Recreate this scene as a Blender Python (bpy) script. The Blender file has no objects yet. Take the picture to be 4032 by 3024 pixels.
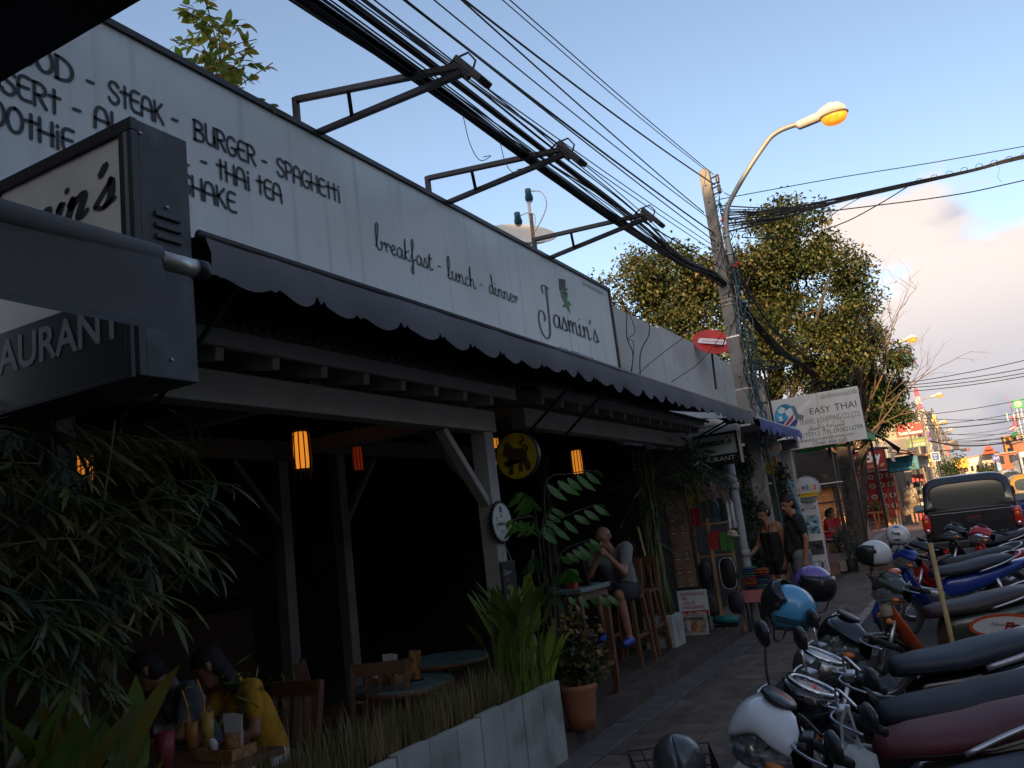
import bpy, bmesh, math, random
from mathutils import Vector, Matrix, Euler
PI = math.pi
RAD = math.radians
RR = random.Random(11)
SC = bpy.context.scene
COL = SC.collection

# ------------------------------------------------------------------ camera
CAMROWS = ((0.871509, 0.187622, -0.453067), (0.476163, -0.102926, 0.873313), (-0.11722, 0.976834, 0.17904))
cam_data = bpy.data.cameras.new('camera')
cam = bpy.data.objects.new('camera', cam_data)
COL.objects.link(cam)
m3 = Matrix(((CAMROWS[0][0], CAMROWS[0][1], -CAMROWS[0][2]),
    (CAMROWS[1][0], CAMROWS[1][1], -CAMROWS[1][2]),
    (CAMROWS[2][0], CAMROWS[2][1], -CAMROWS[2][2])))
cam.matrix_world = Matrix.Translation((0, 0, 1.65)) @ m3.to_4x4()
cam_data.sensor_width = 36.0
cam_data.lens = 840.0 / 1024.0 * 36.0
cam_data.clip_start = 0.05
cam_data.clip_end = 6000
SC.camera = cam

# ------------------------------------------------------------------ world, sun, exposure
SUN_ELEV = RAD(18.0)
SUN_DIR = Vector((0.13, -0.97, 0)).normalized()          # towards the sun, on the ground
world = bpy.data.worlds.new('World')
SC.world = world
world.use_nodes = True
def build_world():
 nt = world.node_tree
 N, L = nt.nodes, nt.links
 N.clear()
 out = N.new('ShaderNodeOutputWorld')
 bg = N.new('ShaderNodeBackground')
 sky = N.new('ShaderNodeTexSky')
 sky.sky_type = 'NISHITA'
 sky.sun_disc = False
 sky.sun_elevation = SUN_ELEV
 sky.sun_rotation = math.atan2(SUN_DIR.x, SUN_DIR.y)
 sky.altitude = 0
 sky.air_density = 1.0
 sky.dust_density = 1.6
 sky.ozone_density = 1.6
 tc = N.new('ShaderNodeTexCoord')
 sep = N.new('ShaderNodeSeparateXYZ')
 L.new(tc.outputs['Generated'], sep.inputs[0])
 # project the direction on a cloud layer: dir / (z + 0.12)
 add = N.new('ShaderNodeMath'); add.operation = 'ADD'; add.inputs[1].default_value = 0.42
 L.new(sep.outputs['Z'], add.inputs[0])
 mx = N.new('ShaderNodeMath'); mx.operation = 'MAXIMUM'; mx.inputs[1].default_value = 0.02
 L.new(add.outputs[0], mx.inputs[0])
 dv = N.new('ShaderNodeVectorMath'); dv.operation = 'SCALE'
 inv = N.new('ShaderNodeMath'); inv.operation = 'DIVIDE'; inv.inputs[0].default_value = 1.0
 L.new(mx.outputs[0], inv.inputs[1])
 L.new(tc.outputs['Generated'], dv.inputs[0]); L.new(inv.outputs[0], dv.inputs['Scale'])
 off = N.new('ShaderNodeVectorMath'); off.operation = 'ADD'; off.inputs[1].default_value = (4.1, 1.55, 0.0)
 L.new(dv.outputs[0], off.inputs[0])
 n1 = N.new('ShaderNodeTexNoise'); n1.inputs['Scale'].default_value = 2.1
 n1.inputs['Detail'].default_value = 7; n1.inputs['Roughness'].default_value = 0.56
 L.new(off.outputs[0], n1.inputs['Vector'])
 # more cloud low in the sky
 el = N.new('ShaderNodeMapRange'); el.inputs['From Min'].default_value = 0.12; el.inputs['From Max'].default_value = 0.35
 el.inputs['To Min'].default_value = 0.20; el.inputs['To Max'].default_value = -0.12
 L.new(sep.outputs['Z'], el.inputs['Value'])
 ad = N.new('ShaderNodeMath'); ad.operation = 'ADD'
 L.new(n1.outputs['Fac'], ad.inputs[0]); L.new(el.outputs[0], ad.inputs[1])
 cr = N.new('ShaderNodeMapRange'); cr.interpolation_type = 'SMOOTHSTEP'
 cr.inputs['From Min'].default_value = 0.50; cr.inputs['From Max'].default_value = 0.57
 cr.inputs['To Max'].default_value = 0.92
 L.new(ad.outputs[0], cr.inputs['Value'])
 # lit tops (warm) against grey violet bases
 n2 = N.new('ShaderNodeTexNoise'); n2.inputs['Scale'].default_value = 2.4
 n2.inputs['Detail'].default_value = 5
 of2 = N.new('ShaderNodeVectorMath'); of2.operation = 'ADD'; of2.inputs[1].default_value = (1.3, 7.2, 2.0)
 L.new(off.outputs[0], of2.inputs[0]); L.new(of2.outputs[0], n2.inputs['Vector'])
 rp = N.new('ShaderNodeMapRange'); rp.interpolation_type = 'SMOOTHSTEP'
 rp.inputs['From Min'].default_value = 0.38; rp.inputs['From Max'].default_value = 0.53
 L.new(n2.outputs['Fac'], rp.inputs['Value'])
 cc = N.new('ShaderNodeMix'); cc.data_type = 'RGBA'
 cc.inputs['A'].default_value = CLOUD_DARK
 cc.inputs['B'].default_value = CLOUD_LIT
 lo = N.new('ShaderNodeMapRange'); lo.interpolation_type = 'SMOOTHSTEP'
 lo.inputs['From Min'].default_value = 0.10; lo.inputs['From Max'].default_value = 0.24; lo.inputs['To Min'].default_value = 0.35
 L.new(sep.outputs['Z'], lo.inputs['Value'])
 ml = N.new('ShaderNodeMath'); ml.operation = 'MULTIPLY'
 L.new(rp.outputs[0], ml.inputs[0]); L.new(lo.outputs[0], ml.inputs[1])
 L.new(ml.outputs[0], cc.inputs['Factor'])
 sc_ = N.new('ShaderNodeVectorMath'); sc_.operation = 'MULTIPLY'
 sc_.inputs[1].default_value = SKY_TINT
 L.new(sky.outputs[0], sc_.inputs[0])
 mixc = N.new('ShaderNodeMix'); mixc.data_type = 'RGBA'
 L.new(cr.outputs[0], mixc.inputs['Factor'])
 L.new(sc_.outputs[0], mixc.inputs['A']); L.new(cc.outputs['Result'], mixc.inputs['B'])
 L.new(mixc.outputs['Result'], bg.inputs['Color'])
 bg.inputs['Strength'].default_value = SKY_STRENGTH
 L.new(bg.outputs[0], out.inputs[0])
CLOUD_DARK = (1.75, 1.72, 2.15, 1)
CLOUD_LIT = (4.3, 3.65, 3.3, 1)
SKY_TINT = (1.24, 1.10, 1.02)
SKY_STRENGTH = 0.12
build_world()
sun_data = bpy.data.lights.new('sun', 'SUN')
sun_data.energy = 4.5
sun_data.angle = RAD(0.6)
sun_data.color = (1.0, 0.66, 0.34)
sun = bpy.data.objects.new('sun', sun_data)
COL.objects.link(sun)
sdir = Vector((SUN_DIR.x * math.cos(SUN_ELEV), SUN_DIR.y * math.cos(SUN_ELEV), math.sin(SUN_ELEV)))
sun.rotation_euler = sdir.to_track_quat('Z', 'Y').to_euler()
sun.location = sdir * 60
SC.view_settings.view_transform = 'Standard'
SC.view_settings.look = 'None'
SC.view_settings.gamma = 1.0
SC.view_settings.exposure = 1.06
SC.render.engine = 'CYCLES'
SC.cycles.max_bounces = 6
SC.cycles.transparent_max_bounces = 12

def gz(y):
 """the street climbs very slightly away from the viewer"""
 return 0.009 * min(max(y - 8.0, 0.0), 160.0)

# ------------------------------------------------------------------ helpers: materials
MATS = {}
def mat(name, col, rough=0.6, metal=0.0, var=0.0, scale=6.0, bump=0.0, bscale=None, rnd=0.0,
  emit=None, estr=0.0, spec=0.5, trans=0.0, alpha=1.0, coat=0.0, streak=0.0, grime=None, gscale=3.0,
  gamount=0.5, back=None, ior=1.45, wave=None, tl=0.0):
 if name in MATS:
  return MATS[name]
 m = bpy.data.materials.new(name)
 m.use_nodes = True
 nt = m.node_tree
 N, L = nt.nodes, nt.links
 b = N['Principled BSDF']
 b.inputs['Roughness'].default_value = rough
 b.inputs['Metallic'].default_value = metal
 b.inputs['Specular IOR Level'].default_value = spec
 b.inputs['IOR'].default_value = ior
 b.inputs['Transmission Weight'].default_value = trans
 b.inputs['Alpha'].default_value = alpha
 b.inputs['Coat Weight'].default_value = coat
 b.inputs['Coat Roughness'].default_value = 0.06
 c4 = (*col, 1)
 b.inputs['Base Color'].default_value = c4
 src = None
 geo = None
 def pos():
  nonlocal geo
  if geo is None:
   geo = N.new('ShaderNodeNewGeometry')
  return geo.outputs['Position']
 def noise(sc_, detail=4, vec=None):
  n = N.new('ShaderNodeTexNoise')
  n.inputs['Scale'].default_value = sc_
  n.inputs['Detail'].default_value = detail
  L.new(vec if vec is not None else pos(), n.inputs['Vector'])
  return n.outputs['Fac']
 def mixc(fac, a, bcol):
  mx = N.new('ShaderNodeMix'); mx.data_type = 'RGBA'
  L.new(fac, mx.inputs['Factor'])
  if isinstance(a, tuple): mx.inputs['A'].default_value = a
  else: L.new(a, mx.inputs['A'])
  if isinstance(bcol, tuple): mx.inputs['B'].default_value = bcol
  else: L.new(bcol, mx.inputs['B'])
  return mx.outputs['Result']
 def ramp(fac, lo, hi, a=0.0, bb=1.0):
  r = N.new('ShaderNodeMapRange'); r.interpolation_type = 'SMOOTHSTEP'
  r.inputs['From Min'].default_value = lo; r.inputs['From Max'].default_value = hi
  r.inputs['To Min'].default_value = a; r.inputs['To Max'].default_value = bb
  L.new(fac, r.inputs['Value'])
  return r.outputs[0]
 if var > 0:
  f = ramp(noise(scale), 0.3, 0.7)
  src = mixc(f, tuple(max(0, c * (1 - var)) for c in col) + (1,), tuple(min(1, c * (1 + var)) for c in col) + (1,))
 if rnd > 0:
  oi = N.new('ShaderNodeObjectInfo')
  hs = N.new('ShaderNodeHueSaturation')
  r = N.new('ShaderNodeMapRange')
  r.inputs['To Min'].default_value = 1 - rnd; r.inputs['To Max'].default_value = 1 + rnd
  L.new(oi.outputs['Random'], r.inputs['Value'])
  L.new(r.outputs[0], hs.inputs['Value'])
  if src is not None: L.new(src, hs.inputs['Color'])
  else: hs.inputs['Color'].default_value = c4
  src = hs.outputs[0]
 if grime is not None:
  f = ramp(noise(gscale, 6), 0.48, 0.72, 0, gamount)
  src = mixc(f, src if src is not None else c4, (*grime, 1))
 if streak > 0:
  mp = N.new('ShaderNodeMapping'); mp.inputs['Scale'].default_value = (5.0, 5.0, 0.28)
  L.new(pos(), mp.inputs['Vector'])
  f = ramp(noise(1.6, 6, mp.outputs[0]), 0.52, 0.74, 0, streak)
  src = mixc(f, src if src is not None else c4, tuple(c * 0.45 for c in col) + (1,))
 if wave is not None:
  wv = N.new('ShaderNodeTexWave'); wv.inputs['Scale'].default_value = wave[0]
  wv.inputs['Distortion'].default_value = wave[1]; wv.inputs['Detail'].default_value = 3
  wv.bands_direction = wave[2]
  L.new(pos(), wv.inputs['Vector'])
  f = ramp(wv.outputs['Fac'], 0.2, 0.9, 0, wave[3])
  src = mixc(f, src if src is not None else c4, tuple(c * 0.5 for c in col) + (1,))
 if back is not None:
  if geo is None: pos()
  src = mixc(geo.outputs['Backfacing'], src if src is not None else c4, (*back, 1))
 if src is not None:
  L.new(src, b.inputs['Base Color'])
 if bump > 0:
  bp = N.new('ShaderNodeBump'); bp.inputs['Strength'].default_value = 0.6
  bp.inputs['Distance'].default_value = bump
  L.new(noise(bscale or scale * 4, 5), bp.inputs['Height'])
  L.new(bp.outputs[0], b.inputs['Normal'])
 if emit is not None:
  b.inputs['Emission Color'].default_value = (*emit, 1)
  b.inputs['Emission Strength'].default_value = estr
 if tl > 0:   # thin leaf: let some light through
  tr = N.new('ShaderNodeBsdfTranslucent')
  if src is not None: L.new(src, tr.inputs['Color'])
  else: tr.inputs['Color'].default_value = c4
  ms = N.new('ShaderNodeMixShader'); ms.inputs[0].default_value = tl
  o = N['Material Output']
  L.new(b.outputs[0], ms.inputs[1]); L.new(tr.outputs[0], ms.inputs[2]); L.new(ms.outputs[0], o.inputs[0])
 MATS[name] = m
 return m

# ------------------------------------------------------------------ helpers: meshes
def basis(z, up=Vector((0, 0, 1))):
 z = Vector(z).normalized()
 if abs(z.dot(up)) > 0.98: up = Vector((1, 0, 0))
 x = up.cross(z).normalized()
 y = z.cross(x)
 return Matrix((x, y, z)).transposed()

class MB:
 def __init__(s):
  s.v = []; s.f = []; s.m = []; s.cm = 0
 def add(s, vs, fs, M=None):
  o = len(s.v)
  if M is not None: vs = [M @ Vector(p) for p in vs]
  s.v.extend([tuple(p) for p in vs])
  s.f.extend([tuple(i + o for i in f) for f in fs])
  s.m.extend([s.cm] * len(fs))
  return s
 def mi(s, i): s.cm = i; return s
 def box(s, c, d, M=None):
  x, y, z = d[0] / 2, d[1] / 2, d[2] / 2
  vs = [Vector((sx * x, sy * y, sz * z)) for sx in (-1, 1) for sy in (-1, 1) for sz in (-1, 1)]
  if M is not None: vs = [M @ p for p in vs]
  c = Vector(c)
  return s.add([p + c for p in vs], [(0, 1, 3, 2), (4, 6, 7, 5), (0, 4, 5, 1), (2, 3, 7, 6), (0, 2, 6, 4), (1, 5, 7, 3)])
 def bx(s, x0, x1, y0, y1, z0, z1):
  return s.box(((x0 + x1) / 2, (y0 + y1) / 2, (z0 + z1) / 2), (abs(x1 - x0), abs(y1 - y0), abs(z1 - z0)))
 def bar(s, p0, p1, w, h, up=(0, 0, 1)):
  p0, p1 = Vector(p0), Vector(p1)
  d = p1 - p0
  B = basis(d, Vector(up))
  return s.box((p0 + p1) / 2, (w, h, d.length), B)
 def loft(s, rings, cap=True, close=True):
  n = len(rings[0]); vs = [p for r in rings for p in r]; fs = []
  for i in range(len(rings) - 1):
   for j in range(n if close else n - 1):
    k = (j + 1) % n
    fs.append((i * n + j, i * n + k, (i + 1) * n + k, (i + 1) * n + j))
  if cap and close:
   fs.append(tuple(range(n - 1, -1, -1)))
   fs.append(tuple((len(rings) - 1) * n + j for j in range(n)))
  return s.add(vs, fs)
 def tube(s, pts, r, n=8, cap=True, flat=1.0):
  pts = [Vector(p) for p in pts]
  rs = r if isinstance(r, (list, tuple)) else [r] * len(pts)
  rings = []; x = None
  for i, p in enumerate(pts):
   a = pts[max(i - 1, 0)]; b = pts[min(i + 1, len(pts) - 1)]
   t = (b - a)
   if t.length < 1e-9: t = Vector((0, 0, 1))
   t.normalize()
   if x is None:
    x = basis(t).col[0].copy()
   x = (x - t * x.dot(t))
   if x.length < 1e-6: x = basis(t).col[0].copy()
   x.normalize(); y = t.cross(x)
   rings.append([p + x * (rs[i] * math.cos(2 * PI * j / n)) + y * (rs[i] * flat * math.sin(2 * PI * j / n)) for j in range(n)])
  return s.loft(rings, cap)
 def cyl(s, p0, p1, r0, r1=None, n=12, cap=True):
  return s.tube([p0, p1], [r0, r0 if r1 is None else r1], n, cap)
 def lathe(s, prof, n=20, M=None, cap=True):
  rings = [[Vector((r * math.cos(2 * PI * j / n), r * math.sin(2 * PI * j / n), z)) for j in range(n)] for r, z in prof]
  if M is not None: rings = [[M @ p for p in r] for r in rings]
  return s.loft(rings, cap)
 def ell(s, c, r, nu=12, nv=8, M=None):
  c = Vector(c)
  if not isinstance(r, (tuple, list)): r = (r, r, r)
  vs = [Vector((0, 0, -r[2]))]; fs = []
  for i in range(1, nv):
   a = -PI / 2 + PI * i / nv
   for j in range(nu):
    b = 2 * PI * j / nu
    vs.append(Vector((r[0] * math.cos(a) * math.cos(b), r[1] * math.cos(a) * math.sin(b), r[2] * math.sin(a))))
  vs.append(Vector((0, 0, r[2]))); last = len(vs) - 1
  for j in range(nu):
   k = (j + 1) % nu
   fs.append((0, 1 + k, 1 + j))
   for i in range(nv - 2):
    fs.append((1 + i * nu + j, 1 + i * nu + k, 1 + (i + 1) * nu + k, 1 + (i + 1) * nu + j))
   fs.append((last, 1 + (nv - 2) * nu + j, 1 + (nv - 2) * nu + k))
  if M is not None: vs = [M @ p for p in vs]
  return s.add([p + c for p in vs], fs)
 def prism(s, poly, d, M=None):
  """polygon in local xy extruded 0..d along local z"""
  n = len(poly)
  vs = [Vector((p[0], p[1], 0)) for p in poly] + [Vector((p[0], p[1], d)) for p in poly]
  fs = [tuple(range(n - 1, -1, -1)), tuple(range(n, 2 * n))] + [(i, (i + 1) % n, n + (i + 1) % n, n + i) for i in range(n)]
  return s.add(vs, fs, M)
 def quad(s, a, b, c, d): return s.add([a, b, c, d], [(0, 1, 2, 3)])
 def leaf(s, base, dirv, nrm, L, W, bend=0.2, seg=3, tip=1.0):
  """a pointed leaf: a bent strip of seg quads closing in a tip"""
  d = Vector(dirv).normalized(); nrm = Vector(nrm)
  side = d.cross(nrm)
  if side.length < 1e-4: side = d.orthogonal()
  side.normalize(); nn = side.cross(d)
  b = Vector(base); vs = []; fs = []
  for i in range(seg):
   t = i / seg
   w = W * 0.5 * (math.sin(PI * min(1, t * 0.92 + 0.08)) ** 0.8) if seg > 1 else W / 2
   p = b + d * (L * t) - nn * (bend * L * t * t)
   vs += [p - side * w + nn * w * 0.25, p + side * w + nn * w * 0.25]
  vs.append(b + d * L * tip - nn * bend * L)
  for i in range(seg - 1):
   fs.append((2 * i, 2 * i + 1, 2 * i + 3, 2 * i + 2))
  fs.append((2 * seg - 2, 2 * seg - 1, 2 * seg))
  return s.add(vs, fs)
 def build(s, name, mats, parent=None, smooth=False, bevel=0.0, sub=0, bseg=2):
  me = bpy.data.meshes.new(name)
  used = set(i for f in s.f for i in f)
  if len(used) < len(s.v):
   ren = {o: n for n, o in enumerate(sorted(used))}
   s.v = [s.v[o] for o in sorted(used)]; s.f = [tuple(ren[i] for i in f) for f in s.f]
  me.from_pydata(s.v, [], s.f)
  if not isinstance(mats, (list, tuple)): mats = [mats]
  for m in mats: me.materials.append(m)
  if len(mats) > 1: me.polygons.foreach_set('material_index', s.m)
  if smooth: me.polygons.foreach_set('use_smooth', [True] * len(me.polygons))
  me.update()
  return link(name, me, parent, bevel, sub, bseg)

def link(name, me, parent=None, bevel=0.0, sub=0, bseg=2):
 o = bpy.data.objects.new(name, me)
 COL.objects.link(o)
 if parent is not None:
  o.parent = parent
  o.matrix_parent_inverse = inv_of(parent)
 if bevel > 0:
  b = o.modifiers.new('bevel', 'BEVEL'); b.width = bevel; b.segments = bseg; b.limit_method = 'ANGLE'; b.angle_limit = RAD(35)
 if sub > 0:
  b = o.modifiers.new('subsurf', 'SUBSURF'); b.levels = sub; b.render_levels = sub
 return o

def world_of(o):
 m = o.matrix_basis.copy()
 if o.parent is not None:
  m = world_of(o.parent) @ o.matrix_parent_inverse @ m
 return m
def inv_of(o):
 """parts are built in world coordinates unless the thing says its parts are local"""
 r = o
 while r.parent is not None: r = r.parent
 if r.get('_local'): return Matrix.Identity(4)
 return world_of(o).inverted()

def tag(o, label=None, cat=None, group=None, kind=None):
 if label: o['label'] = label
 if cat: o['category'] = cat
 if group: o['group'] = group
 if kind: o['kind'] = kind
 return o
LOCALS = []
def thing(name, label, cat, loc=(0, 0, 0), rz=0.0, group=None, local=False):
 o = bpy.data.objects.new(name, None)
 o.empty_display_size = 0.1
 COL.objects.link(o)
 o.location = loc; o.rotation_euler = (0, 0, rz)
 tag(o, label, cat, group)
 if local: o['_local'] = True; LOCALS.append(o)
 return o
def copy_tree(o, parent=None):
 c = o.copy(); COL.objects.link(c)
 if parent is not None:
  c.parent = parent; c.matrix_parent_inverse = o.matrix_parent_inverse
 for ch in list(o.children): copy_tree(ch, c)
 return c
def copy_part(o, parent, loc=None, rot=None):
 """another piece that shares the mesh"""
 c = o.copy(); COL.objects.link(c)
 if loc is not None: c.location = loc
 if rot is not None: c.rotation_euler = rot
 return c

# ------------------------------------------------------------------ helpers: lettering
def text_mb(mb, body, size, M, width=None, shear=0.0, bold=0.0, align='LEFT', space=1.0, depth=0.0):
 c = bpy.data.curves.new('lettering', 'FONT')
 c.body = body; c.size = size; c.shear = shear; c.offset = bold; c.space_character = space
 c.align_x = align; c.resolution_u = 3; c.extrude = depth
 o = bpy.data.objects.new('lettering', c)
 COL.objects.link(o)
 dg = bpy.context.evaluated_depsgraph_get()
 me = bpy.data.meshes.new_from_object(o.evaluated_get(dg))
 if len(me.vertices):
  xs = [v.co.x for v in me.vertices]
  k = 1.0
  if width: k = width / max(1e-6, max(xs) - min(xs))
  x0 = min(xs) if align == 'LEFT' else 0
  mb.add([Vector(((v.co.x - x0) * k, v.co.y, v.co.z)) for v in me.vertices], [tuple(p.vertices) for p in me.polygons], M)
 bpy.data.objects.remove(o); bpy.data.curves.remove(c); bpy.data.meshes.remove(me)
 return mb
def frame_m(o, x, y):
 """matrix with origin o, local x and y axes as given (world vectors)"""
 x = Vector(x).normalized(); y = Vector(y); y = (y - x * y.dot(x)).normalized(); z = x.cross(y)
 m = Matrix((x, y, z)).transposed().to_4x4()
 m.translation = Vector(o)
 return m
def smooth_path(pts, k=4):
 if len(pts) < 3: return [Vector((p[0], p[1], 0)) for p in pts]
 P = [Vector((p[0], p[1], 0)) for p in pts]
 P = [P[0] * 2 - P[1]] + P + [P[-1] * 2 - P[-2]]
 out = []
 for i in range(1, len(P) - 2):
  for t in range(k):
   u = t / k
   out.append(0.5 * ((2 * P[i]) + (P[i + 1] - P[i - 1]) * u + (2 * P[i - 1] - 5 * P[i] + 4 * P[i + 1] - P[i + 2]) * u * u
        + (3 * P[i] - P[i - 1] - 3 * P[i + 1] + P[i + 2]) * u ** 3))
 out.append(P[-2])
 return out
def stroke(mb, pts, w, M, smooth=True, taper=False, lift=0.0):
 """a flat pen stroke with round ends"""
 P = smooth_path(pts) if smooth else [Vector((p[0], p[1], 0)) for p in pts]
 vs = []; n = len(P)
 for i, p in enumerate(P):
  d = (P[min(i + 1, n - 1)] - P[max(i - 1, 0)])
  if d.length < 1e-9: d = Vector((1, 0, 0))
  d.normalize(); nn = Vector((-d.y, d.x, 0))
  ww = w
  if taper: ww = w * (0.62 + 0.6 * abs(d.y) ** 1.5 * (1.0 if d.y < 0 else 0.45))
  vs += [p + nn * ww / 2, p - nn * ww / 2]
 for v in vs: v.z += lift
 fs = [(2 * i, 2 * i + 1, 2 * i + 3, 2 * i + 2) for i in range(n - 1)]
 mb.add(vs, fs, M)
 for e, q in ((0, 1), (n - 1, n - 2)):
  c = P[e]; r = w / 2 * (0.7 if taper else 1)
  d = (P[e] - P[q])
  if d.length < 1e-9: continue
  a0 = math.atan2(d.y, d.x)
  ring = [Vector((c.x + r * math.cos(a0 + a), c.y + r * math.sin(a0 + a), lift)) for a in [PI / 2 - PI * j / 5 for j in range(6)]]
  mb.add(ring, [tuple(range(5, -1, -1))], M)
def arc(cx, cy, rx, ry, a0, a1, n=9):
 return [(cx + rx * math.cos(RAD(a0 + (a1 - a0) * i / n)), cy + ry * math.sin(RAD(a0 + (a1 - a0) * i / n))) for i in range(n + 1)]
# brush capitals, 1 high; (advance, [strokes])
CAPS = {
 'A': (0.62, [[(0.0, 0), (0.02, 0.6), (0.12, 0.95), (0.3, 1.0), (0.42, 0.9), (0.5, 0.5), (0.52, 0)], [(0.0, 0.42), (0.52, 0.42)]]),
 'B': (0.6, [[(0.05, 0), (0.05, 1.0)], [(0.0, 1.0), (0.3, 1.0), (0.44, 0.85), (0.38, 0.62), (0.08, 0.54)], [(0.1, 0.55), (0.42, 0.48), (0.52, 0.25), (0.38, 0.03), (0.0, 0.0)]]),
 'C': (0.55, [arc(0.28, 0.5, 0.27, 0.5, 55, 305, 12)]),
 'D': (0.6, [[(0.04, 0), (0.04, 1.0)], [(0.0, 1.0), (0.25, 0.97), (0.48, 0.75), (0.52, 0.42), (0.4, 0.1), (0.15, 0.0), (0.0, 0.0)]]),
 'E': (0.54, [[(0.44, 0.98), (0.2, 1.0), (0.05, 0.85), (0.02, 0.5), (0.05, 0.15), (0.2, 0.0), (0.46, 0.02)], [(0.02, 0.52), (0.38, 0.54)]]),
 'F': (0.52, [[(0.04, 0), (0.04, 1.0), ], [(0.04, 1.0), (0.45, 1.0)], [(0.04, 0.54), (0.36, 0.54)]]),
 'G': (0.62, [[(0.46, 0.88), (0.3, 1.0), (0.1, 0.88), (0.0, 0.5), (0.1, 0.1), (0.28, 0.0), (0.46, 0.12), (0.5, 0.42)], [(0.26, 0.42), (0.54, 0.42)]]),
 'H': (0.6, [[(0.04, 0), (0.04, 1.0)], [(0.48, 0), (0.48, 1.0)], [(0.0, 0.46), (0.54, 0.46)]]),
 'I': (0.24, [[(0.08, 0), (0.08, 0.72)], [(0.08, 0.94), (0.085, 0.99)]]),
 'K': (0.56, [[(0.04, 0), (0.04, 1.0)], [(0.42, 0.98), (0.06, 0.46)], [(0.12, 0.52), (0.46, 0.0)]]),
 'L': (0.5, [[(0.04, 1.0), (0.04, 0.2), (0.12, 0.02), (0.42, 0.02)]]),
 'M': (0.78, [[(0.03, 0), (0.06, 0.8), (0.2, 1.0), (0.33, 0.75), (0.35, 0.3)], [(0.35, 0.7), (0.5, 1.0), (0.64, 0.8), (0.67, 0)]]),
 'N': (0.62, [[(0.03, 0), (0.03, 1)], [(0.03, 1), (0.5, 0), ], [(0.5, 0), (0.5, 1)]]),
 'O': (0.6, [arc(0.26, 0.5, 0.25, 0.5, 90, 450, 14)]),
 'P': (0.56, [[(0.05, 0), (0.05, 1.0)], [(0.0, 1.0), (0.3, 1.0), (0.46, 0.8), (0.4, 0.54), (0.08, 0.46)]]),
 'R': (0.58, [[(0.05, 0), (0.05, 1.0)], [(0.0, 1.0), (0.3, 1.0), (0.45, 0.8), (0.38, 0.56), (0.08, 0.48)], [(0.2, 0.48), (0.48, 0.0)]]),
 'S': (0.54, [[(0.44, 0.85), (0.3, 1.0), (0.1, 0.95), (0.03, 0.75), (0.15, 0.57), (0.36, 0.44), (0.45, 0.22), (0.3, 0.0), (0.08, 0.04), (0.0, 0.18)]]),
 'T': (0.46, [[(0.2, 1.0), (0.2, 0.0)], [(0.0, 0.68), (0.42, 0.72)]]),
 'U': (0.6, [[(0.04, 1.0), (0.04, 0.3), (0.14, 0.04), (0.32, 0.02), (0.46, 0.25), (0.48, 1.0)], [(0.48, 0.5), (0.5, 0)]]),
 '-': (0.5, [[(0.08, 0.46), (0.38, 0.48)]]),
 ' ': (0.36, []),
}
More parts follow.
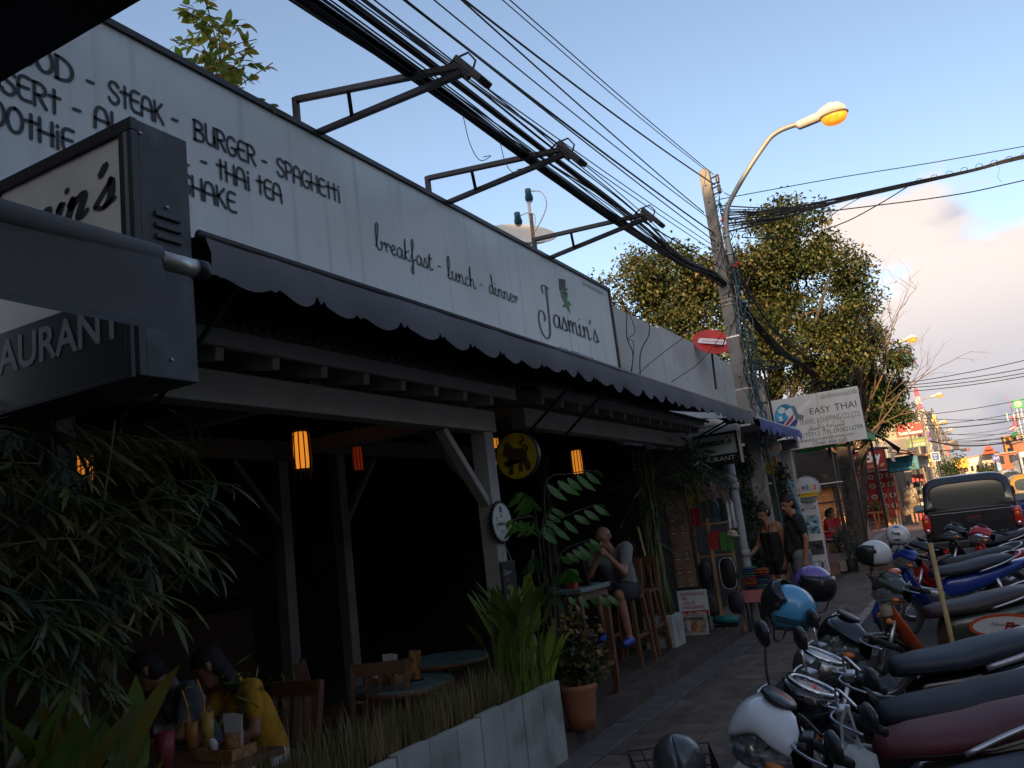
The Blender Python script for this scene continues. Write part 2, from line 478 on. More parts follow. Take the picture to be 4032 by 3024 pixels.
# joined-up hand, x-height 1
HAND = {
 'b': (0.95, [[(0.0, 0.2), (0.25, 1.2), (0.42, 2.3), (0.3, 2.55), (0.14, 2.2), (0.1, 0.8), (0.2, 0.1), (0.5, 0.0), (0.72, 0.4), (0.62, 0.85), (0.95, 0.75)]]),
 'r': (0.75, [[(0.0, 0.7), (0.15, 0.95), (0.22, 0.75), (0.26, 0.05)], [(0.26, 0.5), (0.45, 0.92), (0.62, 0.85), (0.68, 0.6)]]),
 'e': (0.72, [[(0.0, 0.35), (0.4, 0.55), (0.5, 0.85), (0.33, 1.0), (0.12, 0.7), (0.14, 0.2), (0.38, 0.0), (0.72, 0.28)]]),
 'a': (0.85, [[(0.62, 0.85), (0.35, 1.0), (0.08, 0.65), (0.1, 0.15), (0.35, 0.02), (0.58, 0.4), (0.64, 0.92), (0.62, 0.2), (0.72, 0.02), (0.88, 0.2)]]),
 'k': (0.85, [[(0.1, 0.3), (0.3, 2.2), (0.12, 0.0)], [(0.62, 1.05), (0.18, 0.55), (0.55, 0.05), (0.82, 0.1)]]),
 'f': (0.7, [[(0.0, 0.3), (0.4, 1.6), (0.5, 2.3), (0.32, 2.4), (0.24, 1.6), (0.2, -0.8), (0.1, -1.15), (-0.02, -0.8), (0.4, 0.3), (0.7, 0.4)]]),
 's': (0.7, [[(0.0, 0.15), (0.3, 0.98), (0.32, 0.98), (0.52, 0.35), (0.38, 0.0), (0.08, 0.1)], [(0.4, 0.02), (0.7, 0.2)]]),
 't': (0.62, [[(0.0, 0.3), (0.3, 1.75), (0.2, 0.3), (0.35, 0.0), (0.6, 0.18)], [(0.02, 1.2), (0.55, 1.22)]]),
 'l': (0.5, [[(0.0, 0.2), (0.3, 1.4), (0.36, 2.3), (0.22, 2.45), (0.12, 1.8), (0.12, 0.2), (0.3, 0.0), (0.5, 0.2)]]),
 'u': (0.88, [[(0.0, 0.8), (0.1, 0.95), (0.1, 0.25), (0.28, 0.0), (0.52, 0.3), (0.6, 0.95), (0.6, 0.2), (0.72, 0.0), (0.88, 0.2)]]),
 'n': (0.88, [[(0.0, 0.7), (0.1, 0.95), (0.14, 0.02)], [(0.14, 0.5), (0.38, 0.98), (0.55, 0.8), (0.58, 0.15), (0.7, 0.0), (0.88, 0.2)]]),
 'm': (1.25, [[(0.0, 0.7), (0.1, 0.95), (0.12, 0.02)], [(0.12, 0.5), (0.32, 0.98), (0.46, 0.8), (0.48, 0.02)], [(0.48, 0.5), (0.7, 0.98), (0.86, 0.8), (0.9, 0.15), (1.02, 0.0), (1.25, 0.2)]]),
 'c': (0.68, [[(0.5, 0.8), (0.32, 1.0), (0.1, 0.6), (0.14, 0.12), (0.36, 0.0), (0.68, 0.25)]]),
 'h': (0.85, [[(0.05, 0.2), (0.22, 2.3), (0.12, 1.6), (0.1, 0.0)], [(0.1, 0.45), (0.36, 1.0), (0.52, 0.8), (0.54, 0.15), (0.68, 0.0), (0.85, 0.15)]]),
 'd': (0.85, [[(0.55, 0.8), (0.3, 1.0), (0.06, 0.6), (0.12, 0.08), (0.35, 0.05), (0.55, 0.5), (0.5, 2.4), (0.62, 0.2), (0.85, 0.2)]]),
 'i': (0.45, [[(0.0, 0.7), (0.1, 0.95), (0.1, 0.15), (0.24, 0.0), (0.45, 0.2)], [(0.12, 1.35), (0.14, 1.42)]]),
 'J': (1.5, [[(0.75, 2.3), (0.7, 2.75), (1.0, 2.95), (1.4, 2.8)], [(1.15, 2.9), (1.1, 1.0), (0.95, -0.7), (0.55, -1.15), (0.15, -0.7), (0.02, 0.1), (0.2, 0.75), (0.52, 0.8), (0.66, 0.45), (0.55, 0.15)]]),
 "'": (0.3, [[(0.16, 1.75), (0.08, 1.35)]]),
 '-': (1.0, [[(0.25, 0.6), (0.7, 0.55)]]),
 ' ': (0.55, []),
}
def write(mb, font, s, h, w, M, space=1.0, shear=0.0, taper=False, jitter=0.0, xs=1.0):
 """hand lettering: returns the advance"""
 x = 0.0
 for ch in s:
  adv, sts = font[ch]
  j = RR.uniform(-jitter, jitter)
  for st in sts:
   stroke(mb, [((x + px * xs + py * shear) * h, (py + j) * h) for px, py in st], w, M, taper=taper)
  x += adv * xs * space
 return x * h

# ================================================================== setting: ground, road, pavement
M_asphalt = mat('asphalt', (0.055, 0.054, 0.052), 0.85, var=0.25, scale=2.5, bump=0.004, bscale=160, grime=(0.03, 0.03, 0.03), gscale=0.8)
M_ground = mat('ground_dust', (0.14, 0.12, 0.10), 0.95, var=0.3, scale=0.5)
M_paver = mat('paver', (0.108, 0.080, 0.064), 0.75, var=0.3, scale=5, rnd=0.16, bump=0.005, bscale=45, grime=(0.045, 0.04, 0.036), gscale=3.3, gamount=0.85)
M_joint = mat('paving_joint', (0.055, 0.047, 0.042), 0.95, var=0.2)
M_strip = mat('grey_strip', (0.085, 0.080, 0.076), 0.75, var=0.25, scale=4, bump=0.003, bscale=60, grime=(0.16, 0.15, 0.14), gscale=9, gamount=0.35, rnd=0.12)
M_deckwood = mat('deck_wood', (0.075, 0.052, 0.040), 0.7, var=0.3, scale=5, rnd=0.25, bump=0.002, bscale=50, wave=(9, 4, 'X', 0.5))
M_kerb = mat('kerb_concrete', (0.25, 0.23, 0.21), 0.9, var=0.2, scale=5, bump=0.004, bscale=50, grime=(0.1, 0.09, 0.08), gscale=3)
M_redwalk = mat('red_walk', (0.22, 0.12, 0.10), 0.85, var=0.2, scale=4, bump=0.003, bscale=50, grime=(0.12, 0.1, 0.09), gscale=2)

def slab(name, x0, x1, y0, y1, zb, zt, m, kind='structure'):
 ys = sorted(set([y0, y1] + [y for y in (-40, 8, 40, 80, 120, 168, 300) if y0 < y < y1]))
 mb = MB(); mb.loft([[(x0, y, gz(y) + zb), (x1, y, gz(y) + zb), (x1, y, gz(y) + zt), (x0, y, gz(y) + zt)] for y in ys])
 return tag(mb.build(name, m), kind=kind)
g = slab('ground', -1500, 1500, -300, 3000, -0.5, -0.16, M_ground)
rd = slab('road', -1.6, 9.5, -40, 900, -0.156, -0.10, M_asphalt)
far_walk = slab('pavement_opposite', 9.5, 12.5, -40, 900, -0.156, 0.04, M_kerb)
pv = MB().bx(-3.06, -1.72, -3, 21, -0.15, -0.012).build('pavement', M_joint); tag(pv, kind='structure')
pb = MB().bx(-0.1395, 0.1395, -0.2945, 0.2945, 0, 0.03)
first = None
row = 0
cols = [-2.58 + 0.284 * i for i in range(4)]
for ci, cx in enumerate(cols):
 y = 1.6 + (0.295 if ci % 2 else 0)
 while y < 20.6:
  dz = RR.uniform(-0.003, 0.003)
  if first is None:
   first = pb.build('paver', M_paver, pv, bevel=0.004, bseg=1)
   first.location = (cx, y, -0.03 + dz)
  else:
   c = first.copy(); COL.objects.link(c); c.location = (cx, y, -0.03 + dz)
   c.rotation_euler = (RR.uniform(-0.003, 0.003), RR.uniform(-0.004, 0.004), RR.uniform(-0.004, 0.004))
  y += 0.595
kb = MB().bx(-0.06, 0.06, -0.492, 0.492, -0.05, 0.10).build('kerb_stone', M_kerb, pv, bevel=0.012)
kb.location = (-1.66, 1.5, -0.095)
for i in range(1, 20):
 c = kb.copy(); COL.objects.link(c); c.location = (-1.66 + RR.uniform(-.004, .004), 1.5 + i, -0.095 + RR.uniform(-.004, .004))
sb = MB().bx(-0.145, 0.145, -0.495, 0.495, -0.03, 0.02).build('edging_slab', M_strip, pv, bevel=0.005, bseg=1)
sb.location = (-2.885, 1.5, -0.012)
for i in range(1, 12):
 c = sb.copy(); COL.objects.link(c); c.location = (-2.885, 1.5 + i * 1.0, -0.012 + RR.uniform(-.003, .003)); c.rotation_euler = (0, RR.uniform(-.005, .005), 0)
# raised walk before the far shops
rw = slab('raised_walk', -9, -2.95, 20.6, 150, -0.15, 0.12, M_redwalk)
kk = MB().bx(-0.075, 0.075, -0.74, 0.74, -0.1, 0.135).build('kerb_stone', M_kerb, rw, bevel=0.02)
kk.location = (-2.87, 21.4, gz(21.4))
for i in range(1, 22):
 c = kk.copy(); COL.objects.link(c); c.location = (-2.87, 21.4 + i * 1.5, gz(21.4 + i * 1.5) + RR.uniform(-.006, .006))
lw = slab('lower_walk', -2.79, -1.60, 21, 150, -0.152, -0.02, mat('lower_walk', (0.15, 0.10, 0.08), 0.85, var=0.3, scale=3, bump=0.003, bscale=40, grime=(0.08, 0.07, 0.06), gscale=2))

# ---- cafe deck
dk = MB().bx(-9.4, -3.10, 2.2, 11.6, -0.15, 0.092).build('deck', M_joint); tag(dk, kind='structure')
pl = None
x = -3.17; 
while x > -7.2:
 y0 = 2.25
 cut = [2.25, 2.25 + RR.uniform(1.2, 3.4)]
 while cut[-1] < 9.4: cut.append(cut[-1] + RR.uniform(2.2, 3.2))
 cut[-1] = 11.58
 for a, b in zip(cut[:-1], cut[1:]):
  MB().bx(x - 0.056, x + 0.056, a + 0.002, b - 0.002, 0.0925, 0.122 + RR.uniform(-.002, .002)).build('plank', M_deckwood, dk)
 x -= 0.119
MB().bx(-3.095, -3.04, 2.2, 11.6, -0.01, 0.118).build('edge_board', mat('edge_board', (0.085, 0.058, 0.046), 0.75, var=0.3, scale=5, bump=0.002, bscale=40, wave=(5, 3, 'X', 0.5)), dk, bevel=0.004)

# ================================================================== cafe: roof box, walls
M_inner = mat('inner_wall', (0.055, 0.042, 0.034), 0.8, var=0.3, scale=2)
M_white = mat('white_timber', (0.31, 0.30, 0.28), 0.65, var=0.08, scale=4, bump=0.001, bscale=60, grime=(0.30, 0.29, 0.26), gscale=2.5, gamount=0.5)
M_corr = mat('corrugated_roof', (0.16, 0.16, 0.16), 0.55, metal=0.3, var=0.2, scale=3)
M_black = mat('black_steel', (0.018, 0.018, 0.021), 0.45, var=0.2, scale=8)
M_soffit = mat('soffit', (0.07, 0.065, 0.06), 0.8)

cafe = thing('cafe_building', 'dark open-fronted cafe room behind the white timber pavilion', 'cafe', (-6.5, 7, 0))
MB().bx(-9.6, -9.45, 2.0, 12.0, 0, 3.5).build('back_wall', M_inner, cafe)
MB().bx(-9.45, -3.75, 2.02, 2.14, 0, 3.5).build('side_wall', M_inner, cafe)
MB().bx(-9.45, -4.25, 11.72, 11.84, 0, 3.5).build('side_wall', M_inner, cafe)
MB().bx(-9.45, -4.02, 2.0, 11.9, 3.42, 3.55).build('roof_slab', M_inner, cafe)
# shelves and a counter deep inside, with a few bottles catching light
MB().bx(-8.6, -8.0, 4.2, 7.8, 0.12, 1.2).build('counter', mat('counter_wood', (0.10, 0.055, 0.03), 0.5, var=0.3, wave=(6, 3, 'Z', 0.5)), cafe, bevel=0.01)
for z in (1.5, 1.9, 2.3):
 MB().bx(-9.44, -9.15, 4.4, 8.8, z, z + 0.03).build('shelf', mat('counter_wood', (0.1, 0.05, 0.03)), cafe)
M_glassb = [mat('bottle_green', (0.02, 0.07, 0.03), 0.1), mat('bottle_brown', (0.10, 0.04, 0.01), 0.1), mat('bottle_clear', (0.3, 0.3, 0.3), 0.1)]
bot = [MB().lathe([(0.034, 0), (0.036, 0.02), (0.036, 0.17), (0.014, 0.22), (0.013, 0.28), (0.0, 0.281)], 8) for _ in range(1)][0]
bm = None
for k in range(26):
 z = (1.53, 1.93, 2.33)[k % 3]; y = 4.6 + (k // 3) * 0.46 + RR.uniform(-0.1, 0.1)
 b = bot.build('bottle', M_glassb[k % 3], cafe, smooth=True); b.location = (-9.28, y, z)

# ---- two timber pavilions
def pavilion(Y0, Y1, label, raf, zoff=0.0, braces=()):
 t = thing('timber_pavilion', label, 'pavilion', (-3.35, (Y0 + Y1) / 2, 0.12), group='white timber pavilions before the cafe')
 zb = 2.50 + zoff
 MB().bx(-3.40, -3.26, Y0, Y1, zb, zb + 0.17).build('beam', M_white, t, bevel=0.006)
 MB().bx(-5.60, -5.47, Y0, Y1, zb + 0.10, zb + 0.27).build('beam', mat('shaded_timber', (0.15, 0.14, 0.125), 0.7, var=0.15, scale=4), t, bevel=0.006)
 y = Y0 + 0.08
 while y < Y1 - 0.02:
  MB().bar((-3.10, y, zb + 0.225), (-6.9, y, zb + 0.225 + 0.62), 0.055, 0.105).build('rafter', M_white, t, bevel=0.004)
  y += raf
 MB().bx(-3.098, -3.06, Y0 - 0.03, Y1 + 0.03, zb + 0.235, zb + 0.325).build('fascia_board', M_white, t, bevel=0.004)
 # ceiling boards over the rafters
 y = Y0 - 0.02
 x = -3.15
 while x > -6.8:
  z = zb + 0.29 + (-3.1 - x) * 0.163
  MB().box((x - 0.075, (Y0 + Y1) / 2, z), (0.142, Y1 - Y0 + 0.04, 0.014), Matrix.Rotation(0.162, 3, 'Y')).build('ceiling_board', mat('ceiling_paint', (0.24, 0.225, 0.20), 0.7, var=0.15, scale=3), t)
  x -= 0.15
 # corrugated sheet
 mb = MB(); n = int((Y1 - Y0 + 0.12) / 0.019)
 r0 = []; r1 = []; r2 = []; r3 = []
 for i in range(n + 1):
  y = Y0 - 0.06 + i * 0.019
  h = 0.017 * math.sin(2 * PI * y / 0.076)
  r0.append((-2.99, y, zb + 0.330 + h)); r1.append((-7.0, y, zb + 0.330 + 0.66 + h))
  r2.append((-2.99, y, zb + 0.324 + h)); r3.append((-7.0, y, zb + 0.324 + 0.66 + h))
 mb.loft([r0, r1], close=False); mb.loft([r2, r3], close=False); mb.loft([r0, r2], close=False)
 for v in range(len(mb.v)):
  pass
 mb.build('roof_sheet', M_corr, t, smooth=True)
 return t
pav1 = pavilion(2.45, 5.92, 'near white timber pavilion with diagonal brace on its corner post', 0.385, braces=(1,))
M_shadet = mat('shaded_timber', (0.15, 0.14, 0.125), 0.7, var=0.15, scale=4)  # the white timber again, darkened: shade under the roof put into the colour
def post(t, x, y, z0, z1, w=0.135):
 MB().bx(x - w / 2, x + w / 2, y - w / 2, y + w / 2, z0, z1).build('post', M_white if x > -3.5 else M_shadet, t, bevel=0.006)
post(pav1, -3.335, 5.80, 0.12, 2.498)
MB().bx(-3.43, -3.24, 5.695, 5.905, 0.12, 0.60).build('post_base', M_white, pav1, bevel=0.006)
post(pav1, -3.6, 2.40, 0.12, 2.498, 0.1)
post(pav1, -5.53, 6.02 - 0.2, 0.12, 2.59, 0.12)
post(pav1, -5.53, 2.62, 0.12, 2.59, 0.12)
MB().bar((-3.335, 5.745, 1.93), (-3.335, 5.20, 2.497), 0.055, 0.085, (1, 0, 0)).build('brace', M_white, pav1, bevel=0.004)
MB().bar((-5.53, 5.77, 2.02), (-5.53, 5.25, 2.59), 0.05, 0.08, (1, 0, 0)).build('brace', M_shadet, pav1, bevel=0.004)
MB().bar((-3.39, 5.80, 2.0), (-3.95, 5.80, 2.70), 0.05, 0.08, (0, 1, 0)).build('brace', M_shadet, pav1, bevel=0.004)
MB().bx(-5.47, -3.405, 5.74, 5.86, 2.60, 2.73).build('cross_beam', M_white, pav1, bevel=0.005)
MB().bx(-5.47, -3.405, 3.9, 4.0, 2.62, 2.74).build('cross_beam', M_white, pav1, bevel=0.005)
pav2 = pavilion(6.45, 11.5, 'far white timber pavilion running along behind the bar table', 0.40, 0.08)
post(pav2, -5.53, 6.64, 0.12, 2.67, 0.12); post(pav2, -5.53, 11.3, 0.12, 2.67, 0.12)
MB().bar((-5.53, 6.70, 2.0), (-5.53, 7.25, 2.67), 0.05, 0.08, (1, 0, 0)).build('brace', M_shadet, pav2, bevel=0.004)

# ---- the big white fascia sign
M_signw = mat('sign_sheet', (0.55, 0.60, 0.62), 0.38, var=0.05, scale=0.9, streak=0.42, spec=0.4, bump=0.004, bscale=1.3, grime=(0.42, 0.45, 0.46), gscale=1.1, gamount=0.4)
M_ink = mat('sign_ink', (0.02, 0.023, 0.03), 0.5)
sign = thing('fascia_sign', 'long white fascia sign of the cafe with hand-lettered menu words', 'sign', (-4.0, 6, 3.55))
cuts = [0.9, 2.12, 3.34, 4.56, 5.62, 7.0, 8.22, 9.44, 11.0]
for a, b in zip(cuts[:-1], cuts[1:]):
 MB().bx(-4.06, -4.0 + RR.uniform(-.0004, .0004), a + 0.0004, b - 0.0004, 3.56, 4.94).build('panel', M_signw, sign)
MB().bx(-4.10, -3.975, 0.9, 11.05, 4.942, 4.985).build('frame_top', M_black, sign)
MB().bx(-4.10, -3.975, 11.002, 11.05, 3.56, 4.941).build('frame_end', M_black, sign)
MB().bx(-4.10, -3.985, 0.9, 11.0, 3.50, 3.558).build('frame_bottom', M_black, sign)
SX = -3.994
def sg(y, z): return frame_m((SX, y, z), (0, 1, 0), (0, 0, 1))
def sign_text(s, y, z, h, w, width=None, font=CAPS, **k):
 mb = MB()
 adv = write(mb, font, s, h, w, sg(0, 0), **k)
 ys = [v[1] for v in mb.v]
 y0, y1 = min(ys), max(ys)
 kx = (width / (y1 - y0)) if width else 1.0
 mb.v = [(v[0], y + (v[1] - y0) * kx, v[2] + z) for v in mb.v]
 return mb.build('lettering', M_ink, sign)
for s, y, z, wd in (('SEAFOOD', 2.03, 4.44, 0.77), ('-', 2.87, 4.445, None), ('STEAK', 3.01, 4.445, 0.40), ('-', 3.46, 4.45, None), ('BURGER', 3.63, 4.445, 0.56), ('-', 4.24, 4.445, None), ('SPAGHETTI', 4.39, 4.45, 0.71),
     ('DESSERT', 2.12, 4.225, 0.60), ('-', 2.78, 4.235, None), ('ALCOHOL', 2.91, 4.235, 0.68), ('-', 3.68, 4.24, None), ('THAI', 3.81, 4.235, 0.30), ('TEA', 4.17, 4.235, 0.26),
     ('SMOOTHIE', 2.10, 4.02, 0.70), ('-', 2.95, 4.04, None), ('SHAKE', 3.50, 4.03, 0.48)):
 sign_text(s, y, z, 0.137, 0.0185, wd, jitter=0.03)
for s, y, z, wd in (('breakfast', 5.52, 4.175, 0.88), ('-', 6.48, 4.19, None), ('lunch', 6.64, 4.16, 0.54), ('-', 7.25, 4.175, None), ('dinner', 7.44, 4.175, 0.66)):
 sign_text(s, y, z, 0.092, 0.0125, wd, font=HAND)
jm = MB(); write(jm, HAND, "Jasmin's", 0.165, 0.022, sg(8.56, 4.07), taper=True, space=0.98)
ys = [v[1] for v in jm.v]; kx = (10.40 - 8.55) / (max(ys) - min(ys)); y0 = min(ys)
jm.v = [(v[0], 8.55 + (v[1] - y0) * kx, v[2]) for v in jm.v]
jm.build('lettering', M_ink, sign)
tm = MB(); text_mb(tm, 'CAFE - RESTAURANT', 0.13, sg(9.03, 3.745), width=1.05); tm.build('lettering', mat('sign_grey', (0.13, 0.14, 0.15), 0.6), sign)
tm = MB(); text_mb(tm, 'จัสมิน คาเฟ่ แอนด์ เรสเตอรองต์', 0.085, sg(10.06, 4.83), width=0.74); tm.build('lettering', M_ink, sign)
# emblem: top hat, green face with dark glasses, star body
def signpoly(poly, m, name='emblem', lift=0.0):
 mb = MB(); mb.add([(SX + lift, y, z) for y, z in poly], [tuple(range(len(poly)))]); return mb.build(name, m, sign)
M_green = mat('emblem_green', (0.02, 0.19, 0.06), 0.5)
signpoly([(9.30, 4.745), (9.50, 4.775), (9.475, 4.66), (9.56, 4.655), (9.50, 4.63), (9.27, 4.60), (9.29, 4.635)], M_ink, 'hat', 0.001)
signpoly([(9.40 + 0.10 * math.cos(a), 4.565 + 0.09 * math.sin(a)) for a in [2 * PI * i / 18 for i in range(18)]], M_green, 'face')
signpoly([(9.36, 4.585), (9.51, 4.60), (9.50, 4.555), (9.37, 4.555)], M_ink, 'glasses', 0.002)
signpoly([(9.30, 4.53), (9.42, 4.485), (9.53, 4.50), (9.60, 4.455), (9.51, 4.435), (9.53, 4.32), (9.44, 4.40), (9.30, 4.38), (9.39, 4.45)], M_green, 'star', 0.001)

# ---- grey metal parapet beyond the sign
M_par = mat('parapet_sheet', (0.46, 0.47, 0.46), 0.55, var=0.05, scale=0.8, streak=0.35, grime=(0.28, 0.27, 0.25), gscale=0.9, gamount=0.5, rnd=0.05)
par = thing('parapet_wall', 'pale grey metal parapet wall running on beyond the cafe sign', 'wall', (-4.15, 17, 3))
cuts = [11.06, 11.95, 13.6, 15.9, 17.6, 19.6, 21.6, 24.0]
for i, (a, b) in enumerate(zip(cuts[:-1], cuts[1:])):
 MB().bx(-4.22, -4.13 + RR.uniform(-0.006, 0.006), a + 0.003, b - 0.003, 2.75, 4.84 + (0.06 if i in (2, 3) else 0.0)).build('panel', M_par, par)
MB().bx(-9.4, -4.23, 11.95, 24.0, 2.75, 2.9).build('roof_slab', M_inner, par)

# ---- grey cafe awning with ragged scallops
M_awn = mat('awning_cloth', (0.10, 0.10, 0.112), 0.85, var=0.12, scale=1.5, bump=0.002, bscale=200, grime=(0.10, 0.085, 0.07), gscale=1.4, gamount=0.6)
M_awnsh = mat('awning_shaded', (0.03, 0.03, 0.034), 0.9)  # same cloth near black, underside shade put into the colour
aw = thing('cafe_awning', 'long dark grey cloth awning with a ragged scalloped edge', 'awning', (-2.5, 7, 2.98))
AX, AZ = -2.5, 2.985
mb = MB()
rows = [[(-3.95 + (AX + 3.95) * t, y, 3.28 + (AZ - 3.28) * t - 0.03 * math.sin(PI * t)) for t in (0, .25, .5, .75, 1.0)] for y in [2.3 + i * 0.3 for i in range(32)] + [11.85]]
mb.loft(rows, close=False); mb.build('canopy', M_awnsh, aw, smooth=True)
def scallop_valance(name, X, Z, Y0, Y1, drop, period, m, parent, dip=0.05, phase=0.0, out=0.03):
 mb = MB(); prev = None; y = Y0
 top = []; mid = []; low = []; n = int((Y1 - Y0) / (period / 14))
 for i in range(n + 1):
  y = Y0 + (Y1 - Y0) * i / n
  q = (y - Y0) / period + phase + 0.16 * math.sin(y * 2.3) + 0.1 * math.sin(y * 0.9 + 2); t = q % 1.0; kk = math.sin(int(q) * 12.9898) * 43758.5453; kk -= math.floor(kk)
  dp = dip * (0.7 + 0.8 * kk)
  if t < 0.82: d = drop - dp + dp * 1.5 * math.sin(PI * (t / 0.82) ** 1.35) ** 0.9 + 0.008 * math.sin(y * 1.9)
  elif t < 0.88: d = drop - dp * 1.7
  elif t < 0.93: d = drop - dp * 0.6
  else: d = drop - dp * 1.3
  w = 0.012 * math.sin(y * 7.1) + 0.012 * math.sin(y * 3.3 + 1) + out
  top.append((X, y, Z)); mid.append((X + w * 0.5 + 0.02, y, Z - d * 0.5)); low.append((X + w, y, Z - d))
 mb.loft([top, mid, low], close=False)
 return mb.build(name, m, parent, smooth=True)
scallop_valance('valance', AX, AZ + 0.01, 2.3, 11.85, 0.205, 0.335, M_awn, aw, dip=0.023)
MB().tube([(AX - 0.01, 2.28, AZ), (AX - 0.01, 11.9, AZ)], 0.022, 10).build('front_bar', M_black, aw, smooth=True)
MB().tube([(AX - 0.005, 11.87, AZ), (AX - 0.005, 11.93, AZ)], 0.035, 10).build('bar_cap', mat('grey_plastic', (0.25, 0.25, 0.25), 0.5), aw, smooth=True)
for y in (2.6, 6.25, 6.95, 11.5):
 MB().tube([(AX - 0.02, y, AZ - 0.03), (-3.42, y + 0.02, 2.30)] if y < 11 else [(AX - 0.02, y, AZ - 0.03), (-4.0, y, 2.42)], 0.013, 8).build('support_arm', M_black, aw, smooth=True)

# ================================================================== the near corner: light box sign, neighbour's awning and canopy
lb = thing('light_box_sign', 'large black-framed light box sign with RESTAURANT on its lower band, nearest', 'sign', (-3.0, 2.13, 2.38))
LX0, LX1, LY0, LY1, LZ0, LZ1 = -3.95, -2.515, 2.0, 2.255, 2.375, 3.385
MB().bx(LX0, LX1 - 0.004, LY0 + 0.02, LY1, LZ0, LZ1).build('casing', mat('box_casing', (0.028, 0.029, 0.034), 0.5, var=0.25, scale=5, bump=0.001, bscale=40, grime=(0.10, 0.10, 0.11), gscale=6), lb, bevel=0.006)
for a, b, c, d in ((LX0, LX1, LZ1 - 0.05, LZ1), (LX1 - 0.075, LX1, LZ0, LZ1 - 0.052), (LX0, LX1 - 0.077, LZ0, LZ0 + 0.02)):
 MB().bx(a, b, LY0 - 0.012, LY0 + 0.018, c, d).build('frame', M_black, lb, bevel=0.003)
MB().bx(LX1 - 0.035, LX1 - 0.022, LY0 - 0.020, LY0 - 0.013, LZ0, LZ1 - 0.06).build('edge_strip', mat('dull_alu', (0.30, 0.30, 0.30), 0.4, metal=0.7), lb)
MB().bx(LX0, LX1 - 0.076, LY0 + 0.004, LY0 + 0.016, 2.722, LZ1 - 0.052).build('face', mat('box_face', (0.62, 0.60, 0.54), 0.35, var=0.06, scale=2, grime=(0.5, 0.48, 0.42), gscale=3), lb)
MB().bx(LX0, LX1 - 0.076, LY0 + 0.003, LY0 + 0.015, LZ0 + 0.021, 2.72).build('band', mat('box_band', (0.02, 0.02, 0.022), 0.4), lb)
fm = frame_m((0, LY0 + 0.001, 0), (1, 0, 0), (0, 0, 1))
tm = MB(); text_mb(tm, 'RESTAURANT', 0.195, frame_m((LX0 + 0.16, LY0 + 0.0005, 2.55), (1, 0, 0), (0, 0, 1)), width=1.17, bold=0.004); tm.build('lettering', mat('box_letter', (0.22, 0.22, 0.22), 0.5), lb)
jm = MB(); write(jm, HAND, "Jasmin's", 0.098, 0.026, frame_m((LX0 + 0.08, LY0 + 0.0005, 3.075), (1, 0, 0), (0, 0, 1)), taper=True, shear=0.42, xs=1.12)
xs_ = [v[0] for v in jm.v]; x0_ = min(xs_); kx = (LX1 - 0.11 - (LX0 + 0.20)) / (max(xs_) - x0_)
jm.v = [(LX0 + 0.20 + (v[0] - x0_) * kx, v[1], v[2]) for v in jm.v]
jm.build('lettering', M_ink, lb)
for i in range(5):
 z = 2.60 + i * 0.045
 MB().bar((LX1 + 0.002, 2.08, z + 0.24), (LX1 + 0.002, 2.20, z + 0.24), 0.014, 0.022).build('louvre', mat('box_casing', (0, 0, 0)), lb, bevel=0.004)
for y, z in ((2.03, 3.33), (2.14, 3.06), (2.13, 2.45)):
 MB().ell((LX1 + 0.001, y, z), (0.004, 0.008, 0.008), 8, 6).build('screw', mat('dull_alu', (0.3, .3, .3)), lb, smooth=True)

na = thing('neighbour_awning', 'dark cloth awning end with a silver roller bar before the light box', 'awning', (-1.8, 0.8, 2.5))
mb = MB(); ys_ = [-2.0, -1, 0, 0.4, 0.8, 1.1, 1.3, 1.49]
mb.loft([[(-1.80 + 0.012 * math.sin(y * 5), y, 2.515), (-1.785 + 0.012 * math.sin(y * 5), y, 2.46), (-1.77 + 0.02 * math.sin(y * 4), y + 0.03, 2.37), (-1.762 + 0.02 * math.sin(y * 4), y + 0.07, 2.30)] for y in ys_], close=False)
mb.build('valance', M_awn, na, smooth=True)
mb = MB(); mb.loft([[(-1.762 + 0.02 * math.sin(y * 4), y + 0.07, 2.315), (-1.756 + 0.02 * math.sin(y * 4), y + 0.072, 2.29)] for y in ys_], close=False)
mb.build('hem', mat('hem', (0.075, 0.075, 0.08), 0.8), na)
mb = MB(); mb.loft([[(-1.81, y, 2.53), (-2.6, y, 2.80), (-3.6, y, 3.10)] for y in ys_], close=False); mb.build('canopy', M_awn, na, smooth=True)
MB().tube([(-1.81, -2, 2.513), (-1.81, 1.50, 2.513)], 0.030, 12).build('cloth_roll', M_awn, na, smooth=True)
MB().tube([(-1.81, 1.50, 2.505), (-1.81, 1.625, 2.505)], 0.027, 14).build('roller_bar', mat('silver_bar', (0.42, 0.42, 0.40), 0.35, metal=0.6, var=0.2, scale=20), na, smooth=True)
MB().tube([(-1.81, 1.626, 2.505), (-1.81, 1.66, 2.505), (-1.81, 1.672, 2.505)], [0.030, 0.030, 0.018], 14).build('end_cap', M_black, na, smooth=True)
nb = thing('neighbour_shop', 'dark shop front wall behind the near awning', 'shop', (-3.75, -1, 0))
MB().bx(-3.9, -3.62, -8, 1.72, 0, 5.5).build('wall', mat('neighbour_wall', (0.20, 0.19, 0.18), 0.8, var=0.2, scale=2), nb)
cn = thing('overhead_canopy', 'black steel canopy edge close overhead', 'canopy', (-2, 0.5, 2.95))
MB().bx(-3.6, -0.35, 1.02, 1.19, 2.955, 3.10).build('edge_beam', mat('canopy_black', (0.010, 0.010, 0.011), 0.6), cn, bevel=0.006)
MB().bx(-3.6, -0.35, -0.6, 1.015, 3.08, 3.10).build('roof_sheet', mat('canopy_sheet', (0.07, 0.07, 0.075), 0.6), cn)
for x in (-3.3, -2.2, -1.1):
 MB().bx(x - 0.03, x + 0.03, -0.6, 1.015, 3.0, 3.078).build('joist', M_black, cn)
